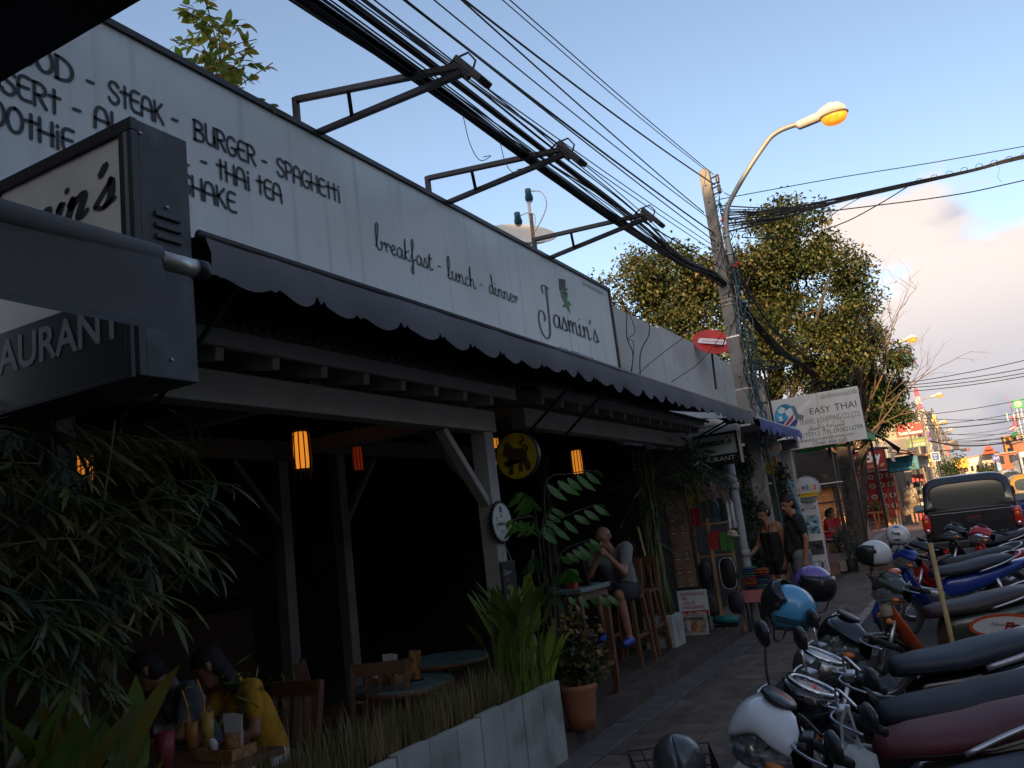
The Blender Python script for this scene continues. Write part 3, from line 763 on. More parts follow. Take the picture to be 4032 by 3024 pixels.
MB().tube([(-2.05, 0.93, 2.99), (-2.0, 0.9, 2.96), (-1.93, 0.87, 2.97)], 0.008, 6).build('cable_loop', mat('white_plastic', (0.7, 0.7, 0.68), 0.4), cn)

# ---- unseen shophouses: row opposite, and a block added to keep the sun off
M_sh = mat('shophouse_wall', (0.55, 0.50, 0.43), 0.85, var=0.12, scale=0.6)
def shophouse(x0, x1, y0, y1, h, face, label):
 t = thing('shophouse', label, 'building', ((x0 + x1) / 2, (y0 + y1) / 2, 0), group='shophouses across the road')
 MB().bx(x0, x1, y0, y1, -0.1, h).build('wall', M_sh, t)
 MB().bx(x0 - 0.3, x1 + 0.3, y0 - 0.0, y1 + 0.0, h + 0.002, h + 0.25).build('roof', M_kerb, t)
 mw = mat('dark_glass', (0.03, 0.035, 0.04), 0.15)
 n = 0
 for s in range(1, int(h / 3.1)):
  if face == 'X':
   y = y0 + 0.8
   while y < y1 - 1.5:
    w = MB().bx(x0 - 0.03, x0 - 0.004, y, y + 1.5, s * 3.1 + 0.9, s * 3.1 + 2.3).build('window', mw, t); y += 2.6
  else:
   x = x0 + 0.8
   while x < x1 - 1.5:
    w = MB().bx(x, x + 1.5, y1 + 0.004, y1 + 0.03, s * 3.1 + 0.9, s * 3.1 + 2.3).build('window', mw, t); x += 2.6
shophouse(-6, 15, -30, -16, 16.4, 'Y', 'unseen tall shophouse block added behind the viewer to shade the street')
for i, (a, b, h) in enumerate(((-11.5, -2, 7.0), (-2, 8, 8.0), (8, 19, 6.5), (19, 31, 7.5), (31, 44, 6.0))):
 shophouse(12.6, 22, a + 0.05, b - 0.05, h, 'X', ('shophouse facing the cafe, ' + ('first', 'second', 'third', 'fourth', 'fifth')[i] + ' from the street corner'))

# ================================================================== overhead: brackets, cables, pole, lamp, dishes
M_cable = mat('cable_black', (0.012, 0.012, 0.014), 0.55)
M_cableg = mat('cable_grey', (0.20, 0.22, 0.22), 0.6)
M_cablet = mat('cable_teal', (0.03, 0.10, 0.11), 0.6)
M_conc = mat('pole_concrete', (0.27, 0.255, 0.225), 0.9, var=0.14, scale=5, bump=0.003, bscale=80, grime=(0.16, 0.15, 0.13), gscale=3, gamount=0.6)
M_galv = mat('galvanised', (0.36, 0.36, 0.34), 0.5, metal=0.6, var=0.15, scale=9)

def bracket(y, ztop, tip, ylow, label):
 t = thing('flood_light_bracket', label, 'bracket', (-4.0, y, 4.98), group='flood light brackets over the cafe sign')
 MB().bx(-4.03, -3.985, y - 0.022, y + 0.022, 4.984, ztop + 0.02).build('upright', M_black, t, bevel=0.004)
 MB().bar((-4.0, y, ztop), tip, 0.045, 0.045).build('top_chord', M_black, t, bevel=0.004)
 low0 = Vector((-4.0, ylow, 4.99)); tp = Vector(tip) - Vector((0, 0, 0.05))
 MB().bar(low0, tp, 0.045, 0.045).build('lower_chord', M_black, t, bevel=0.004)
 f = 0.34
 a = Vector((-4.0, y, ztop)).lerp(Vector(tip), f); b = low0.lerp(tp, f - 0.08)
 MB().bar(a, b, 0.03, 0.03).build('web_strut', M_black, t, bevel=0.003)
 # the lamp at the tip: flat box on a yoke with its lead
 p = Vector(tip)
 Rm = Matrix.Rotation(RAD(52), 3, 'Y')
 h = MB().box(p + Vector((0.07, 0.02, -0.06)), (0.30, 0.15, 0.05), Rm).build('flood_light', M_black, t, bevel=0.01)
 MB().box(p + Vector((0.055, 0.02, -0.075)), (0.25, 0.12, 0.02), Rm).build('lens', mat('lamp_glass_off', (0.10, 0.11, 0.12), 0.2), h)
 MB().bar(p + Vector((-0.03, 0.0, 0.06)), p + Vector((0.06, 0.0, -0.1)), 0.03, 0.06).build('yoke', M_black, t)
 MB().tube([p + Vector((-0.16, 0.01, 0.02)), p + Vector((-0.06, 0.02, 0.09)), p + Vector((0.05, 0.03, 0.10)), p + Vector((0.10, 0.03, 0.02)), p + Vector((0.06, 0.03, -0.06))], 0.008, 6).build('lead', M_cable, t, smooth=True)
bracket(4.67, 5.17, (-2.52, 4.67, 4.87), 4.91, 'black steel flood light bracket nearest, at the end by the sapling')
bracket(6.48, 5.13, (-2.58, 6.48, 4.95), 6.82, 'black steel flood light bracket in the middle of the three')
bracket(8.74, 5.11, (-2.60, 8.74, 5.02), 9.16, 'black steel flood light bracket farthest along, next to the dish')

def spline(pts, k=6):
 P = [Vector(p) for p in pts]
 P = [P[0] * 2 - P[1]] + P + [P[-1] * 2 - P[-2]]
 out = []
 for i in range(1, len(P) - 2):
  for t in range(k):
   u = t / k
   out.append(0.5 * ((2 * P[i]) + (P[i + 1] - P[i - 1]) * u + (2 * P[i - 1] - 5 * P[i] + 4 * P[i + 1] - P[i + 2]) * u * u + (3 * P[i] - P[i - 1] - 3 * P[i + 1] + P[i + 2]) * u ** 3))
 out.append(P[-2])
 return out
cb = thing('cable_bundle', 'thick black bundle of telephone cables strung along the street over the brackets', 'cables', (-2.9, 13.5, 5.4))
base = [(-3.0, -14, 5.6), (-2.97, -6, 5.0), (-2.96, 0, 4.90), (-2.95, 4.67, 4.985), (-2.96, 6.5, 5.02), (-2.99, 8.74, 5.07), (-2.98, 11.2, 5.18), (-2.93, 13.5, 5.30), (-2.9, 16.6, 4.80), (-2.9, 19.6, 4.76), (-2.92, 23.2, 4.80), (-2.95, 29, 5.15), (-3.0, 40, 6.0)]
groups = [(12, 0.055, 0.013, 0.0, 0.0), (6, 0.03, 0.011, 0.16, 0.03), (4, 0.05, 0.006, 0.30, 0.0), (4, 0.09, 0.006, 0.08, -0.02)]
for n, spread, r, ox, oz in groups:
 for k in range(n):
  pts = []
  a = RR.uniform(0, 2 * PI); rad = spread * math.sqrt(RR.random())
  for i, p in enumerate(base):
   aa = a + i * RR.uniform(-0.25, 0.25); q = rad * RR.uniform(0.7, 1.15)
   fx = ox * (1.0 if 0 < i < 6 else 0.3)
   pts.append((p[0] + fx + q * math.cos(aa), p[1], p[2] + oz + q * 0.8 * math.sin(aa) + (RR.uniform(-.02, .02) if i not in (3, 4, 5, 7) else 0)))
  MB().tube(spline(pts, 5), r * RR.uniform(0.85, 1.15), 6).build('cable', M_cable, cb, smooth=True)
# second set that leaves the pole higher
base2 = [(-2.93, 13.5, 6.1), (-2.9, 14.6, 5.75), (-2.9, 17.0, 5.25), (-2.9, 19.9, 5.15), (-2.9, 23, 5.3), (-2.93, 29, 5.8), (-3.0, 40, 6.8)]
for k in range(7):
 o = (RR.uniform(-.09, .09), RR.uniform(-.12, .12))
 MB().tube(spline([(p[0] + o[0], p[1], p[2] + o[1] + RR.uniform(-.03, .03)) for p in base2], 5), RR.uniform(0.006, 0.010), 6).build('cable', M_cable, cb, smooth=True)
for y, dz in ((5.4, -0.28), (6.0, -0.18), (9.6, -0.12)):
 MB().tube(spline([(-2.95, y, 4.96), (-2.97, y + 0.1, 4.90 + dz * 0.5), (-2.95, y + 0.2, 4.93 + dz), (-2.9, y + 0.3, 4.99 + dz), (-2.93, y + 0.22, 4.96 + dz)], 5), 0.0035, 5).build('loose_end', M_cableg, cb, smooth=True)

# thin wires to the pole head; each hangs from the next pole behind the viewer
wires = [((-2.77, 13.5, 7.19), (-2.97, 6.75, 6.70), 0.007), ((-2.88, 13.5, 7.30), (-2.97, 6.55, 6.60), 0.006), ((-2.78, 13.5, 7.01), (-2.95, 5.7, 6.13), 0.011),
   ((-3.03, 13.5, 6.59), (-2.95, 5.64, 6.10), 0.009), ((-2.95, 13.5, 6.45), (-2.95, 5.14, 5.84), 0.007), ((-2.93, 13.5, 6.20), (-2.95, 4.75, 5.60), 0.012), ((-2.93, 13.5, 6.05), (-2.93, 4.70, 5.58), 0.008),
   ((-2.93, 13.5, 5.95), (-2.95, 4.22, 5.32), 0.006), ((-2.93, 13.5, 5.85), (-2.95, 4.14, 5.26), 0.006), ((-2.93, 13.5, 5.6), (-3.2, 3.9, 5.18), 0.010)]
for i, (a, b, r) in enumerate(wires):
 A, B = Vector(a), Vector(b)
 s = (A.z - B.z) / (A.y - B.y)
 pts = [A]
 for y in (11.5, 9.5, 7.5, 5.5, 3.5, 1, -3, -8, -14):
  t = (A.y - y) / (A.y - B.y)
  z = A.z - (A.z - B.z) * (1.25 * t - 0.25 * t * t)
  pts.append(Vector((A.x + (B.x - A.x) * t if t < 1.3 else B.x, y, z)))
 w = MB().tube(spline(pts, 4), r, 6).build('overhead_wire', M_cable, smooth=True)
 tag(w, ('thin black wire reaching the very top of the concrete pole', 'thin black wire just below the pole top insulator', 'stout black wire ending at the second pole insulator', 'double black wire running beside the stout one', 'single black wire in the middle of the overhead set', 'stout black wire next above the brackets', 'thin wire hugging the stout one above the brackets', 'thin black wire just right of the cable bundle', 'second thin wire crossing over the cable bundle', 'black wire slanting across the thick cable bundle')[i], 'wire', 'overhead wires to the pole')

# ---- concrete pole
pole = thing('utility_pole', 'square concrete utility pole wrapped in tangled wires', 'pole', (-2.9, 13.6, 0))
mb = MB()
def sq(cx, cy, z, w, d): return [(cx - w, cy - d, z), (cx + w, cy - d, z), (cx + w, cy + d, z), (cx - w, cy + d, z)]
mb.loft([sq(-2.88, 13.6, -0.1, 0.125, 0.10), sq(-2.93, 13.6, 7.30, 0.082, 0.07), sq(-2.935, 13.6, 7.36, 0.055, 0.06)])
mb.build('shaft', M_conc, pole, bevel=0.012)
for z in (1.9, 2.35, 3.05, 3.75, 4.6, 5.0, 5.9, 6.15, 6.75, 7.05):
 x = -2.88 - 0.05 * z / 7.3; d = 0.10 - 0.03 * z / 7.3
 MB().cyl((x + 0.0, 13.6 - d - 0.003, z), (x, 13.6 - d + 0.02, z), 0.014, n=8).build('bolt_hole', mat('hole', (0.01, 0.01, 0.01), 0.9), pole)
for z in (3.55, 4.42):
 x = -2.88 - 0.05 * z / 7.3; w = 0.125 - 0.043 * z / 7.3; d = 0.10 - 0.03 * z / 7.3
 mb = MB(); mb.loft([sq(x, 13.6, z - 0.012, w + 0.006, d + 0.006), sq(x, 13.6, z + 0.012, w + 0.006, d + 0.006)]); mb.build('strap', mat('bright_strap', (0.6, 0.6, 0.58), 0.3, metal=0.8), pole)
for i in range(3):
 z = 4.95 + i * 0.07
 mb = MB(); mb.loft([sq(-2.92, 13.6, z, 0.115, 0.095), sq(-2.92, 13.6, z + 0.02, 0.115, 0.095)]); mb.build('band', mat('cream_band', (0.5, 0.42, 0.25), 0.6), pole)
for z in (7.1, 6.92):
 rk = MB().bar((-2.86, 13.55, z + 0.05), (-2.70, 13.52, z + 0.06), 0.02, 0.02).build('rack_arm', M_black, pole)
 MB().bar((-2.86, 13.55, z - 0.06), (-2.70, 13.52, z - 0.05), 0.02, 0.02).build('rack_arm', M_black, pole)
 MB().lathe([(0.02, -0.08), (0.035, -0.06), (0.024, -0.03), (0.038, 0), (0.024, 0.03), (0.035, 0.06), (0.02, 0.08)], 10, Matrix.Translation((-2.72, 13.52, z))).build('insulator', mat('insulator', (0.06, 0.03, 0.03), 0.3), pole, smooth=True)
# tangle round the shaft
for k in range(46):
 z0 = RR.uniform(3.2, 7.0); L = RR.uniform(0.5, 1.9)
 pts = []
 a = RR.uniform(-0.8, 2.2)
 x, y = -2.76 + RR.uniform(-0.03, 0.1), 13.48 + RR.uniform(-.05, .08)
 for i in range(7):
  t = i / 6
  pts.append((x + RR.uniform(-.07, .09) + 0.06 * math.sin(a + t * 5), y + RR.uniform(-.05, .05), z0 - L * t))
 MB().tube(spline(pts, 4), RR.uniform(0.004, 0.009), 5).build('tangled_wire', (M_cable, M_cable, M_cableg, M_cablet)[k % 4], pole, smooth=True)
for k in range(10):      # wraps
 z = RR.uniform(4.3, 6.6); tl = RR.uniform(-.25, .25)
 pts = [(-2.9 + 0.12 * math.cos(a), 13.6 + 0.11 * math.sin(a), z + tl * math.cos(a)) for a in [2 * PI * i / 12 for i in range(13)]]
 MB().tube(pts, 0.005, 5).build('wire_wrap', (M_cableg, M_cable)[k % 2], pole, smooth=True)
MB().box((-2.73, 13.5, 6.05), (0.10, 0.08, 0.42)).build('junction_box', mat('box_cream', (0.42, 0.38, 0.28), 0.6), pole, bevel=0.01)
for c, p in (((0.6, 0.10, 0.03), (-2.74, 13.44, 6.37)), ((0.5, 0.03, 0.02), (-2.62, 13.42, 5.55)), ((0.01, 0.16, 0.15), (-2.76, 13.44, 6.62))):
 mb = MB()
 for i in range(5): mb.ell((p[0] + RR.uniform(-.04, .04), p[1] + RR.uniform(-.02, .02), p[2] + RR.uniform(-.035, .035)), RR.uniform(0.018, 0.03), 7, 5)
 mb.build('ribbon_knot', mat('ribbon%.2f' % c[1], c, 0.7), pole)
MB().tube(spline([(-2.70, 13.45, 5.7), (-2.68, 13.44, 4.6), (-2.66, 13.44, 3.4), (-2.64, 13.44, 2.0), (-2.63, 13.44, 0.4)], 4), 0.014, 6).build('down_lead', M_cablet, pole, smooth=True)
MB().tube(spline([(-2.72, 13.44, 5.2), (-2.75, 13.42, 4.2), (-2.70, 13.43, 3.2), (-2.62, 13.45, 2.9)], 4), 0.008, 6).build('down_lead', M_cableg, pole, smooth=True)

# ---- street lamp on the pole
def lamp_head(t, o, d, s=1.0, lit=True):
 """luminaire: body from o along d (horizontal-ish), bowl below its end"""
 d = Vector(d).normalized(); side = Vector((0, 0, 1)).cross(d).normalized(); up = d.cross(side)
 def P(a, b, c): return Vector(o) + d * a * s + side * b * s + up * c * s
 mb = MB()
 secs = [(0.0, 0.045, -0.04, 0.03), (0.05, 0.075, -0.10, 0.045), (0.34, 0.085, -0.075, 0.085), (0.42, 0.115, -0.05, 0.13), (0.55, 0.14, -0.045, 0.17), (0.68, 0.13, -0.04, 0.14), (0.76, 0.08, -0.04, 0.07), (0.78, 0.03, -0.03, -0.01)]
 rings = []
 for a, w, lo, hi in secs:
  rings.append([P(a, w * math.cos(q), (hi + lo) / 2 + (hi - lo) / 2 * math.sin(q)) for q in [2 * PI * i / 14 for i in range(14)]])
 mb.loft(rings)
 h = mb.build('lamp_housing', mat('lamp_housing', (0.55, 0.53, 0.48), 0.45, var=0.08, scale=8), t, smooth=True)
 rim = [P(0.58 + 0.21 * math.cos(q), 0.15 * math.sin(q), -0.045) for q in [2 * PI * i / 24 for i in range(25)]]
 MB().tube(rim, 0.012 * s, 6).build('rim', mat('lamp_rim', (0.10, 0.10, 0.10), 0.5), h, smooth=True)
 mb = MB(); rings = []
 for k in range(7):
  a = k / 6 * PI / 2
  rings.append([P(0.58 + 0.20 * math.cos(a) ** 0.7 * math.cos(q), 0.14 * math.cos(a) ** 0.7 * math.sin(q), -0.05 - 0.145 * math.sin(a)) for q in [2 * PI * i / 18 for i in range(18)]])
 mb.loft(rings)
 m = mat('lamp_bowl_lit', (0.75, 0.28, 0.03), 0.25, emit=(1.0, 0.30, 0.02), estr=0.42, var=0.3, scale=9)
 mb.build('glass_bowl', m, t, smooth=True)
 b = MB().ell(P(0.60, 0, -0.07), 0.05 * s, 10, 8).build('bulb', mat('bulb_lit', (1, 0.8, 0.4), 0.5, emit=(1.0, 0.55, 0.15), estr=2.5), t, smooth=True)
sl = thing('street_lamp', 'lit orange street lamp on a long bent arm above the concrete pole', 'street lamp', (-2.7, 13.45, 5.6), group='lit street lamps')
MB().tube(spline([(-2.72, 13.47, 5.55), (-2.70, 13.45, 6.2), (-2.65, 13.45, 6.48), (-2.53, 13.45, 6.68), (-2.18, 13.45, 7.09), (-1.86, 13.45, 7.41), (-1.73, 13.45, 7.51), (-1.56, 13.45, 7.56), (-1.30, 13.45, 7.57)], 5), 0.04, 12).build('arm', mat('lamp_arm', (0.33, 0.32, 0.30), 0.55, metal=0.4, var=0.12, scale=6), sl, smooth=True)
lamp_head(sl, (-1.36, 13.45, 7.565), (1, 0.06, 0.03))
for z in (5.75, 6.05):
 MB().cyl((-2.72, 13.45, z), (-2.72, 13.45, z + 0.03), 0.055, n=12).build('clamp', M_galv, sl)

# ---- cable bundle crossing the road to the right
xb = thing('crossing_cables', 'black cables strung from the pole out across the road', 'cables', (-2.75, 13.5, 6.4))
for k in range(13):
 s = k / 12
 z0 = 6.62 - 0.50 * s + RR.uniform(-.03, .03)
 j = RR.uniform(-.035, .035)
 pts = [(-2.75, 13.45, z0), (-1.9, 13.75, z0 * 0.5 + 3.18 + j - 0.05), (-1.0, 14.1, 6.40 + j * 1.4 - 0.05 * s), (0.05, 14.45, 6.44 + j - 0.0 * s), (1.0, 14.95, 6.55 + j * 0.6), (2.0, 15.35, 6.66 + j), (5.5, 17.2, 6.95 + j), (11.5, 20.2, 7.5 + j)]
 MB().tube(spline(pts, 5), RR.uniform(0.007, 0.013), 6).build('cable', M_cable, xb, smooth=True)
MB().tube(spline([(-2.75, 13.45, 6.72), (-1.0, 14.0, 6.72), (1.0, 14.8, 6.74), (5, 17, 7.1), (11.5, 20.2, 7.7)], 5), 0.007, 6).build('cable', M_cable, xb, smooth=True)
MB().tube(spline([(-2.75, 13.45, 6.28), (-1.0, 14.0, 6.18), (0.5, 14.7, 6.17), (1.6, 15.2, 6.25), (5, 17, 6.7), (11.5, 20.2, 7.4)], 5), 0.009, 6).build('cable', M_cable, xb, smooth=True)
MB().tube(spline([(0.1, 14.4, 6.42), (-0.45, 14.2, 6.16), (-1.05, 13.95, 5.93), (-1.8, 13.7, 5.85), (-2.5, 13.5, 6.0)], 5), 0.009, 6).build('cable', M_cable, xb, smooth=True)
MB().tube(spline([(-0.5, 14.2, 6.40), (-0.9, 14.0, 6.22), (-1.4, 13.85, 5.98), (-1.9, 13.7, 5.80), (-2.3, 13.6, 5.5), (-2.65, 13.5, 5.2)], 5), 0.006, 6).build('cable', M_cable, xb, smooth=True)
for i in range(9):
 t = 0.2 + i * 0.22
 pts = [(t + 0.05 * math.sin(a), 14.5 + t * 0.42 + 0.02 * math.cos(a), 6.47 + 0.11 * t + 0.05 * math.cos(a)) for a in [2 * PI * q / 8 for q in range(9)]]
 MB().tube(pts, 0.005, 5).build('cable_tie', M_cable, xb)
MB().tube(spline([(1.25, 15.0, 6.60), (1.35, 15.02, 6.50), (1.30, 15.02, 6.36), (1.34, 15.02, 6.25)], 4), 0.003, 5).build('loose_end', M_cableg, xb)
# thin drop lines behind the parapet
for i, (pts, r) in enumerate((([(-2.95, 13.5, 5.0), (-3.4, 13.0, 4.55), (-3.9, 12.4, 4.1), (-4.1, 11.8, 3.75)], 0.006), ([(-4.05, 11.9, 4.9), (-4.09, 11.8, 4.4), (-4.02, 11.75, 4.1), (-4.08, 11.5, 3.6)], 0.008), ([(-4.05, 12.9, 4.9), (-4.0, 12.6, 4.55), (-4.09, 12.3, 4.2), (-4.06, 12.0, 3.6)], 0.009),
  ([(-4.08, 12.0, 4.86), (-4.0, 11.95, 4.5), (-4.05, 11.7, 4.35), (-4.0, 11.8, 4.28), (-4.05, 11.65, 3.8)], 0.006), ([(-2.95, 13.5, 4.6), (-3.3, 12.8, 4.0), (-3.6, 12.1, 3.65)], 0.006))):
 w = MB().tube(spline(pts, 6), r, 5).build('drop_wire', M_cable, smooth=True)
 tag(w, ('thin wire slanting down from the pole onto the awning', 'loose wire hanging straight down the grey parapet', 'thick wire hanging down the parapet nearest the pole', 'looped wire dangling on the grey parapet', 'lowest thin wire from pole to awning end')[i], 'wire', 'wires dangling by the parapet')

# ---- dishes and the floodlight mast behind the sign
def dish(name, c, nrm, r, depth, m, label, rib=False, rz=0):
 t = thing(name, label, 'satellite dish', c)
 B = basis(nrm)
 Mx = B.to_4x4(); Mx.translation = Vector(c)
 mb = MB(); prof = [(0.001, 0), (r * 0.25, depth * 0.06), (r * 0.5, depth * 0.25), (r * 0.75, depth * 0.56), (r, depth)]
 mb.lathe(prof, 32, Mx, cap=False); mb.lathe([(a, z - 0.012) for a, z in prof[::-1]], 32, Mx, cap=False)
 mb.lathe([(r, depth), (r + 0.006, depth - 0.006), (r, depth - 0.012)], 32, Mx, cap=False)
 mb.build('reflector', m, t, smooth=True)
 return t, Mx
t, Mx = dish('satellite_dish', (-6.02, 12.6, 6.66), (0.42, -0.42, 0.80), 0.60, 0.17, mat('dish_beige', (0.55, 0.53, 0.46), 0.5, var=0.05, scale=3), 'cream satellite dish showing above the sign edge')
MB().cyl((-6.02, 12.7, 3.5), (-6.02, 12.62, 6.6), 0.03, n=8).build('mast', M_galv, t)
t = thing('flood_light_mast', 'rusty pipe mast with two small teal lamps and a white lead', 'lamp mast', (-5.12, 11, 3.6))
MB().cyl((-5.14, 11, 3.55), (-5.04, 11, 6.42), 0.028, n=10).build('pipe', mat('rusty_pipe', (0.20, 0.11, 0.06), 0.8, var=0.4, scale=12, grime=(0.3, 0.25, 0.2), gscale=8), t, smooth=True)
MB().cyl((-5.06, 11, 6.30), (-5.05, 11, 6.62), 0.025, n=8).build('bracket', mat('white_metal', (0.6, 0.6, 0.6), 0.5), t)
for c in ((-5.02, 10.96, 6.72), (-5.24, 10.94, 6.40)):
 Mx = basis((0.2, -0.5, 0.8)).to_4x4(); Mx.translation = Vector(c)
 l = MB().lathe([(0.02, 0.09), (0.045, 0.08), (0.05, 0.0), (0.065, -0.05), (0.06, -0.09)], 12, Mx).build('lamp', mat('lamp_teal', (0.02, 0.08, 0.12), 0.3), t, smooth=True)
 MB().lathe([(0.055, -0.091), (0.05, -0.12), (0.02, -0.135)], 12, Mx).build('bulb_face', mat('bulb_off', (0.55, 0.58, 0.6), 0.3), l, smooth=True)
MB().tube(spline([(-5.0, 11, 6.78), (-4.82, 11, 6.70), (-4.76, 11, 6.5), (-4.86, 11, 6.3), (-5.04, 11, 6.1)], 5), 0.009, 6).build('lead', mat('white_plastic', (0.7, .7, .68)), t, smooth=True)
MB().tube(spline([(-5.2, 10.95, 6.42), (-5.08, 10.95, 6.43), (-4.98, 11, 6.38), (-5.0, 11, 6.2)], 5), 0.008, 6).build('lead', mat('white_plastic', (0.7, .7, .68)), t, smooth=True)
M_reddish = mat('dish_red', (0.55, 0.045, 0.03), 0.45, var=0.08, scale=4)
t, Mx = dish('red_satellite_dish', (-3.86, 16.0, 4.84), (0.40, -0.62, 0.62), 0.385, 0.10, M_reddish, 'red satellite dish with white label on the grey parapet')
nrm = Vector((0.40, -0.62, 0.62)).normalized()
ux = Vector((0.9, 0.35, -0.22)); fm = frame_m(Vector((-3.86, 16.0, 4.84)) + nrm * 0.055, ux, nrm.cross(ux))
if fm.col[2].to_3d().dot(nrm) < 0: fm = frame_m(Vector((-3.86, 16.0, 4.84)) + nrm * 0.055, ux, -nrm.cross(ux))
MB().add([(-0.27, -0.02, 0), (0.24, -0.02, 0), (0.27, 0.04, 0), (0.25, 0.15, 0), (-0.25, 0.15, 0), (-0.28, 0.06, 0)], [(0, 1, 2, 3, 4, 5)], fm).build('label_plate', mat('label_white', (0.75, 0.7, 0.68), 0.5), t)
tm = MB(); text_mb(tm, 'true visions', 0.105, fm @ Matrix.Translation((-0.19, 0.03, 0.004)), width=0.38); tm.build('lettering', M_reddish, t)
MB().tube([(-3.85, 16.05, 4.83), (-3.6, 15.75, 4.72), (-3.5, 15.6, 4.85)], 0.012, 6).build('feed_arm', M_black, t)
MB().cyl((-3.95, 16.12, 4.0), (-3.90, 16.06, 4.80), 0.022, n=8).build('mast', M_black, t)
t = thing('mesh_satellite_dish', 'black mesh satellite dish behind the pole', 'satellite dish', (-3.2, 17.2, 4.5))
nrm = Vector((0.25, -0.3, 0.92)); Mx = basis(nrm).to_4x4(); Mx.translation = Vector((-3.2, 17.2, 4.38))
mb = MB()
for k in range(16):
 a = 2 * PI * k / 16
 mb.tube([Mx @ Vector((r * math.cos(a), r * math.sin(a), 0.5 * r * r)) for r in (0.03, 0.15, 0.3, 0.45)], 0.006, 4)
for r in (0.12, 0.22, 0.32, 0.40, 0.45):
 mb.tube([Mx @ Vector((r * math.cos(a), r * math.sin(a), 0.5 * r * r)) for a in [2 * PI * q / 24 for q in range(25)]], 0.006, 4)
mb.build('mesh_reflector', M_black, t)
MB().cyl((-3.2, 17.25, 3.0), (-3.2, 17.2, 4.4), 0.025, n=8).build('mast', M_black, t)
MB().tube([(-3.28, 17.1, 4.85), (-3.3, 17.08, 5.12)], [0.05, 0.04], 10).build('feed_horn', mat('dark_teal_plastic', (0.03, 0.06, 0.07), 0.4), t, smooth=True)
for a in (0, 2.1, 4.2):
 MB().tube([Mx @ Vector((0.42 * math.cos(a), 0.42 * math.sin(a), 0.09)), (-3.28, 17.1, 4.85)], 0.007, 5).build('feed_strut', M_black, t)

# ================================================================== trees and shrubs
LEAFM = {}
def leafmats(key, cols, tl=0.25, rough=0.5):
 if key not in LEAFM:
  LEAFM[key] = [mat('leaf_%s_%d' % (key, i), c, rough, var=0.2, scale=3, tl=tl) for i, c in enumerate(cols)]
 return LEAFM[key]
def crown(mb, blobs, n, L, W, rng, droop=0.4, nm=3, shell=0.35, wts=None):
 nb = []
 for c, r in blobs:      # each mass breaks up into uneven clumps
  if max(r) < 0.3: nb.append((c, r)); continue
  for _ in range(9):
   d = Vector((rng.gauss(0, 1), rng.gauss(0, 1), rng.gauss(0, 1))).normalized() * rng.uniform(0.45, 0.95); q = rng.uniform(0.24, 0.48)
   nb.append(((c[0] + d.x * r[0], c[1] + d.y * r[1], c[2] + d.z * r[2]), (r[0] * q, r[1] * q, r[2] * q)))
 blobs = nb
 vols = [b[1][0] * b[1][1] * b[1][2] for b in blobs]; tot = sum(vols)
 for (c, r), v in zip(blobs, vols):
  c = Vector(c)
  k = int(n * v / tot)
  # leaves sit on twig clumps
  clumps = max(3, k // 14)
  for _ in range(clumps):
   d = Vector((rng.gauss(0, 1), rng.gauss(0, 1), rng.gauss(0, 1))).normalized()
   rad = (shell + (1 - shell) * rng.random() ** 0.5) * rng.uniform(0.85, 1.12)
   p = c + Vector((d.x * r[0], d.y * r[1], d.z * r[2])) * rad
   col = rng.choices(range(nm), wts)[0] if wts else rng.randrange(nm)
   for _ in range(14):
    q = p + Vector((rng.gauss(0, 1), rng.gauss(0, 1), rng.gauss(0, 1))) * L * 1.15
    dv = (d * 0.6 + Vector((rng.gauss(0, 1), rng.gauss(0, 1), rng.gauss(0, 0.7) - droop)))
    mb.cm = col if rng.random() < 0.75 else rng.randrange(nm)
    s = rng.uniform(0.65, 1.25)
    mb.leaf(q, dv, (rng.gauss(0, 0.6), rng.gauss(0, 0.6), 1), L * s, W * s, 0.15, 2)
 mb.cm = 0
 return mb
def limbs(mb, base, top, r0, r1, n, rng, spread, blobs):
 mb.tube(spline([base, Vector(base).lerp(Vector(top), 0.35) + Vector((rng.uniform(-.1, .1), rng.uniform(-.1, .1), 0)), Vector(base).lerp(Vector(top), 0.7) + Vector((rng.uniform(-.1, .1), rng.uniform(-.1, .1), 0)), top], 4), [r0 + (r1 - r0) * i / 12 for i in range(13)], 9)
 for i in range(n):
  c, r = blobs[i % len(blobs)]
  st = Vector(base).lerp(Vector(top), rng.uniform(0.45, 1.0))
  en = Vector(c) + Vector((rng.uniform(-.6, .6) * r[0], rng.uniform(-.6, .6) * r[1], rng.uniform(-.3, .7) * r[2]))
  md = st.lerp(en, 0.5) + Vector((rng.uniform(-.2, .2), rng.uniform(-.2, .2), rng.uniform(0, .3)))
  rr = r1 * rng.uniform(0.35, 0.7)
  mb.tube(spline([st, md, en], 4), [rr * (1 - 0.8 * q / 8) for q in range(9)], 6)
M_bark = mat('bark', (0.06, 0.047, 0.036), 0.95, var=0.35, scale=8, bump=0.01, bscale=30, grime=(0.11, 0.095, 0.075), gscale=5)
def tree(name, label, base, top, r0, r1, blobs, n, L, W, key, cols, seed, nl=14, wts=None, group=None, droop=0.4):
 rng = random.Random(seed)
 t = thing(name, label, 'tree', base, group=group)
 mb = MB(); limbs(mb, base, top, r0, r1, nl, rng, 1, blobs); mb.build('trunk', M_bark, t, smooth=True)
 mb = MB(); crown(mb, blobs, n, L, W, rng, droop, len(cols), wts=wts); o = mb.build('crown', leafmats(key, cols), t)
 return t
FIC = [(0.055, 0.082, 0.022), (0.095, 0.105, 0.028), (0.12, 0.095, 0.038), (0.028, 0.048, 0.018)]
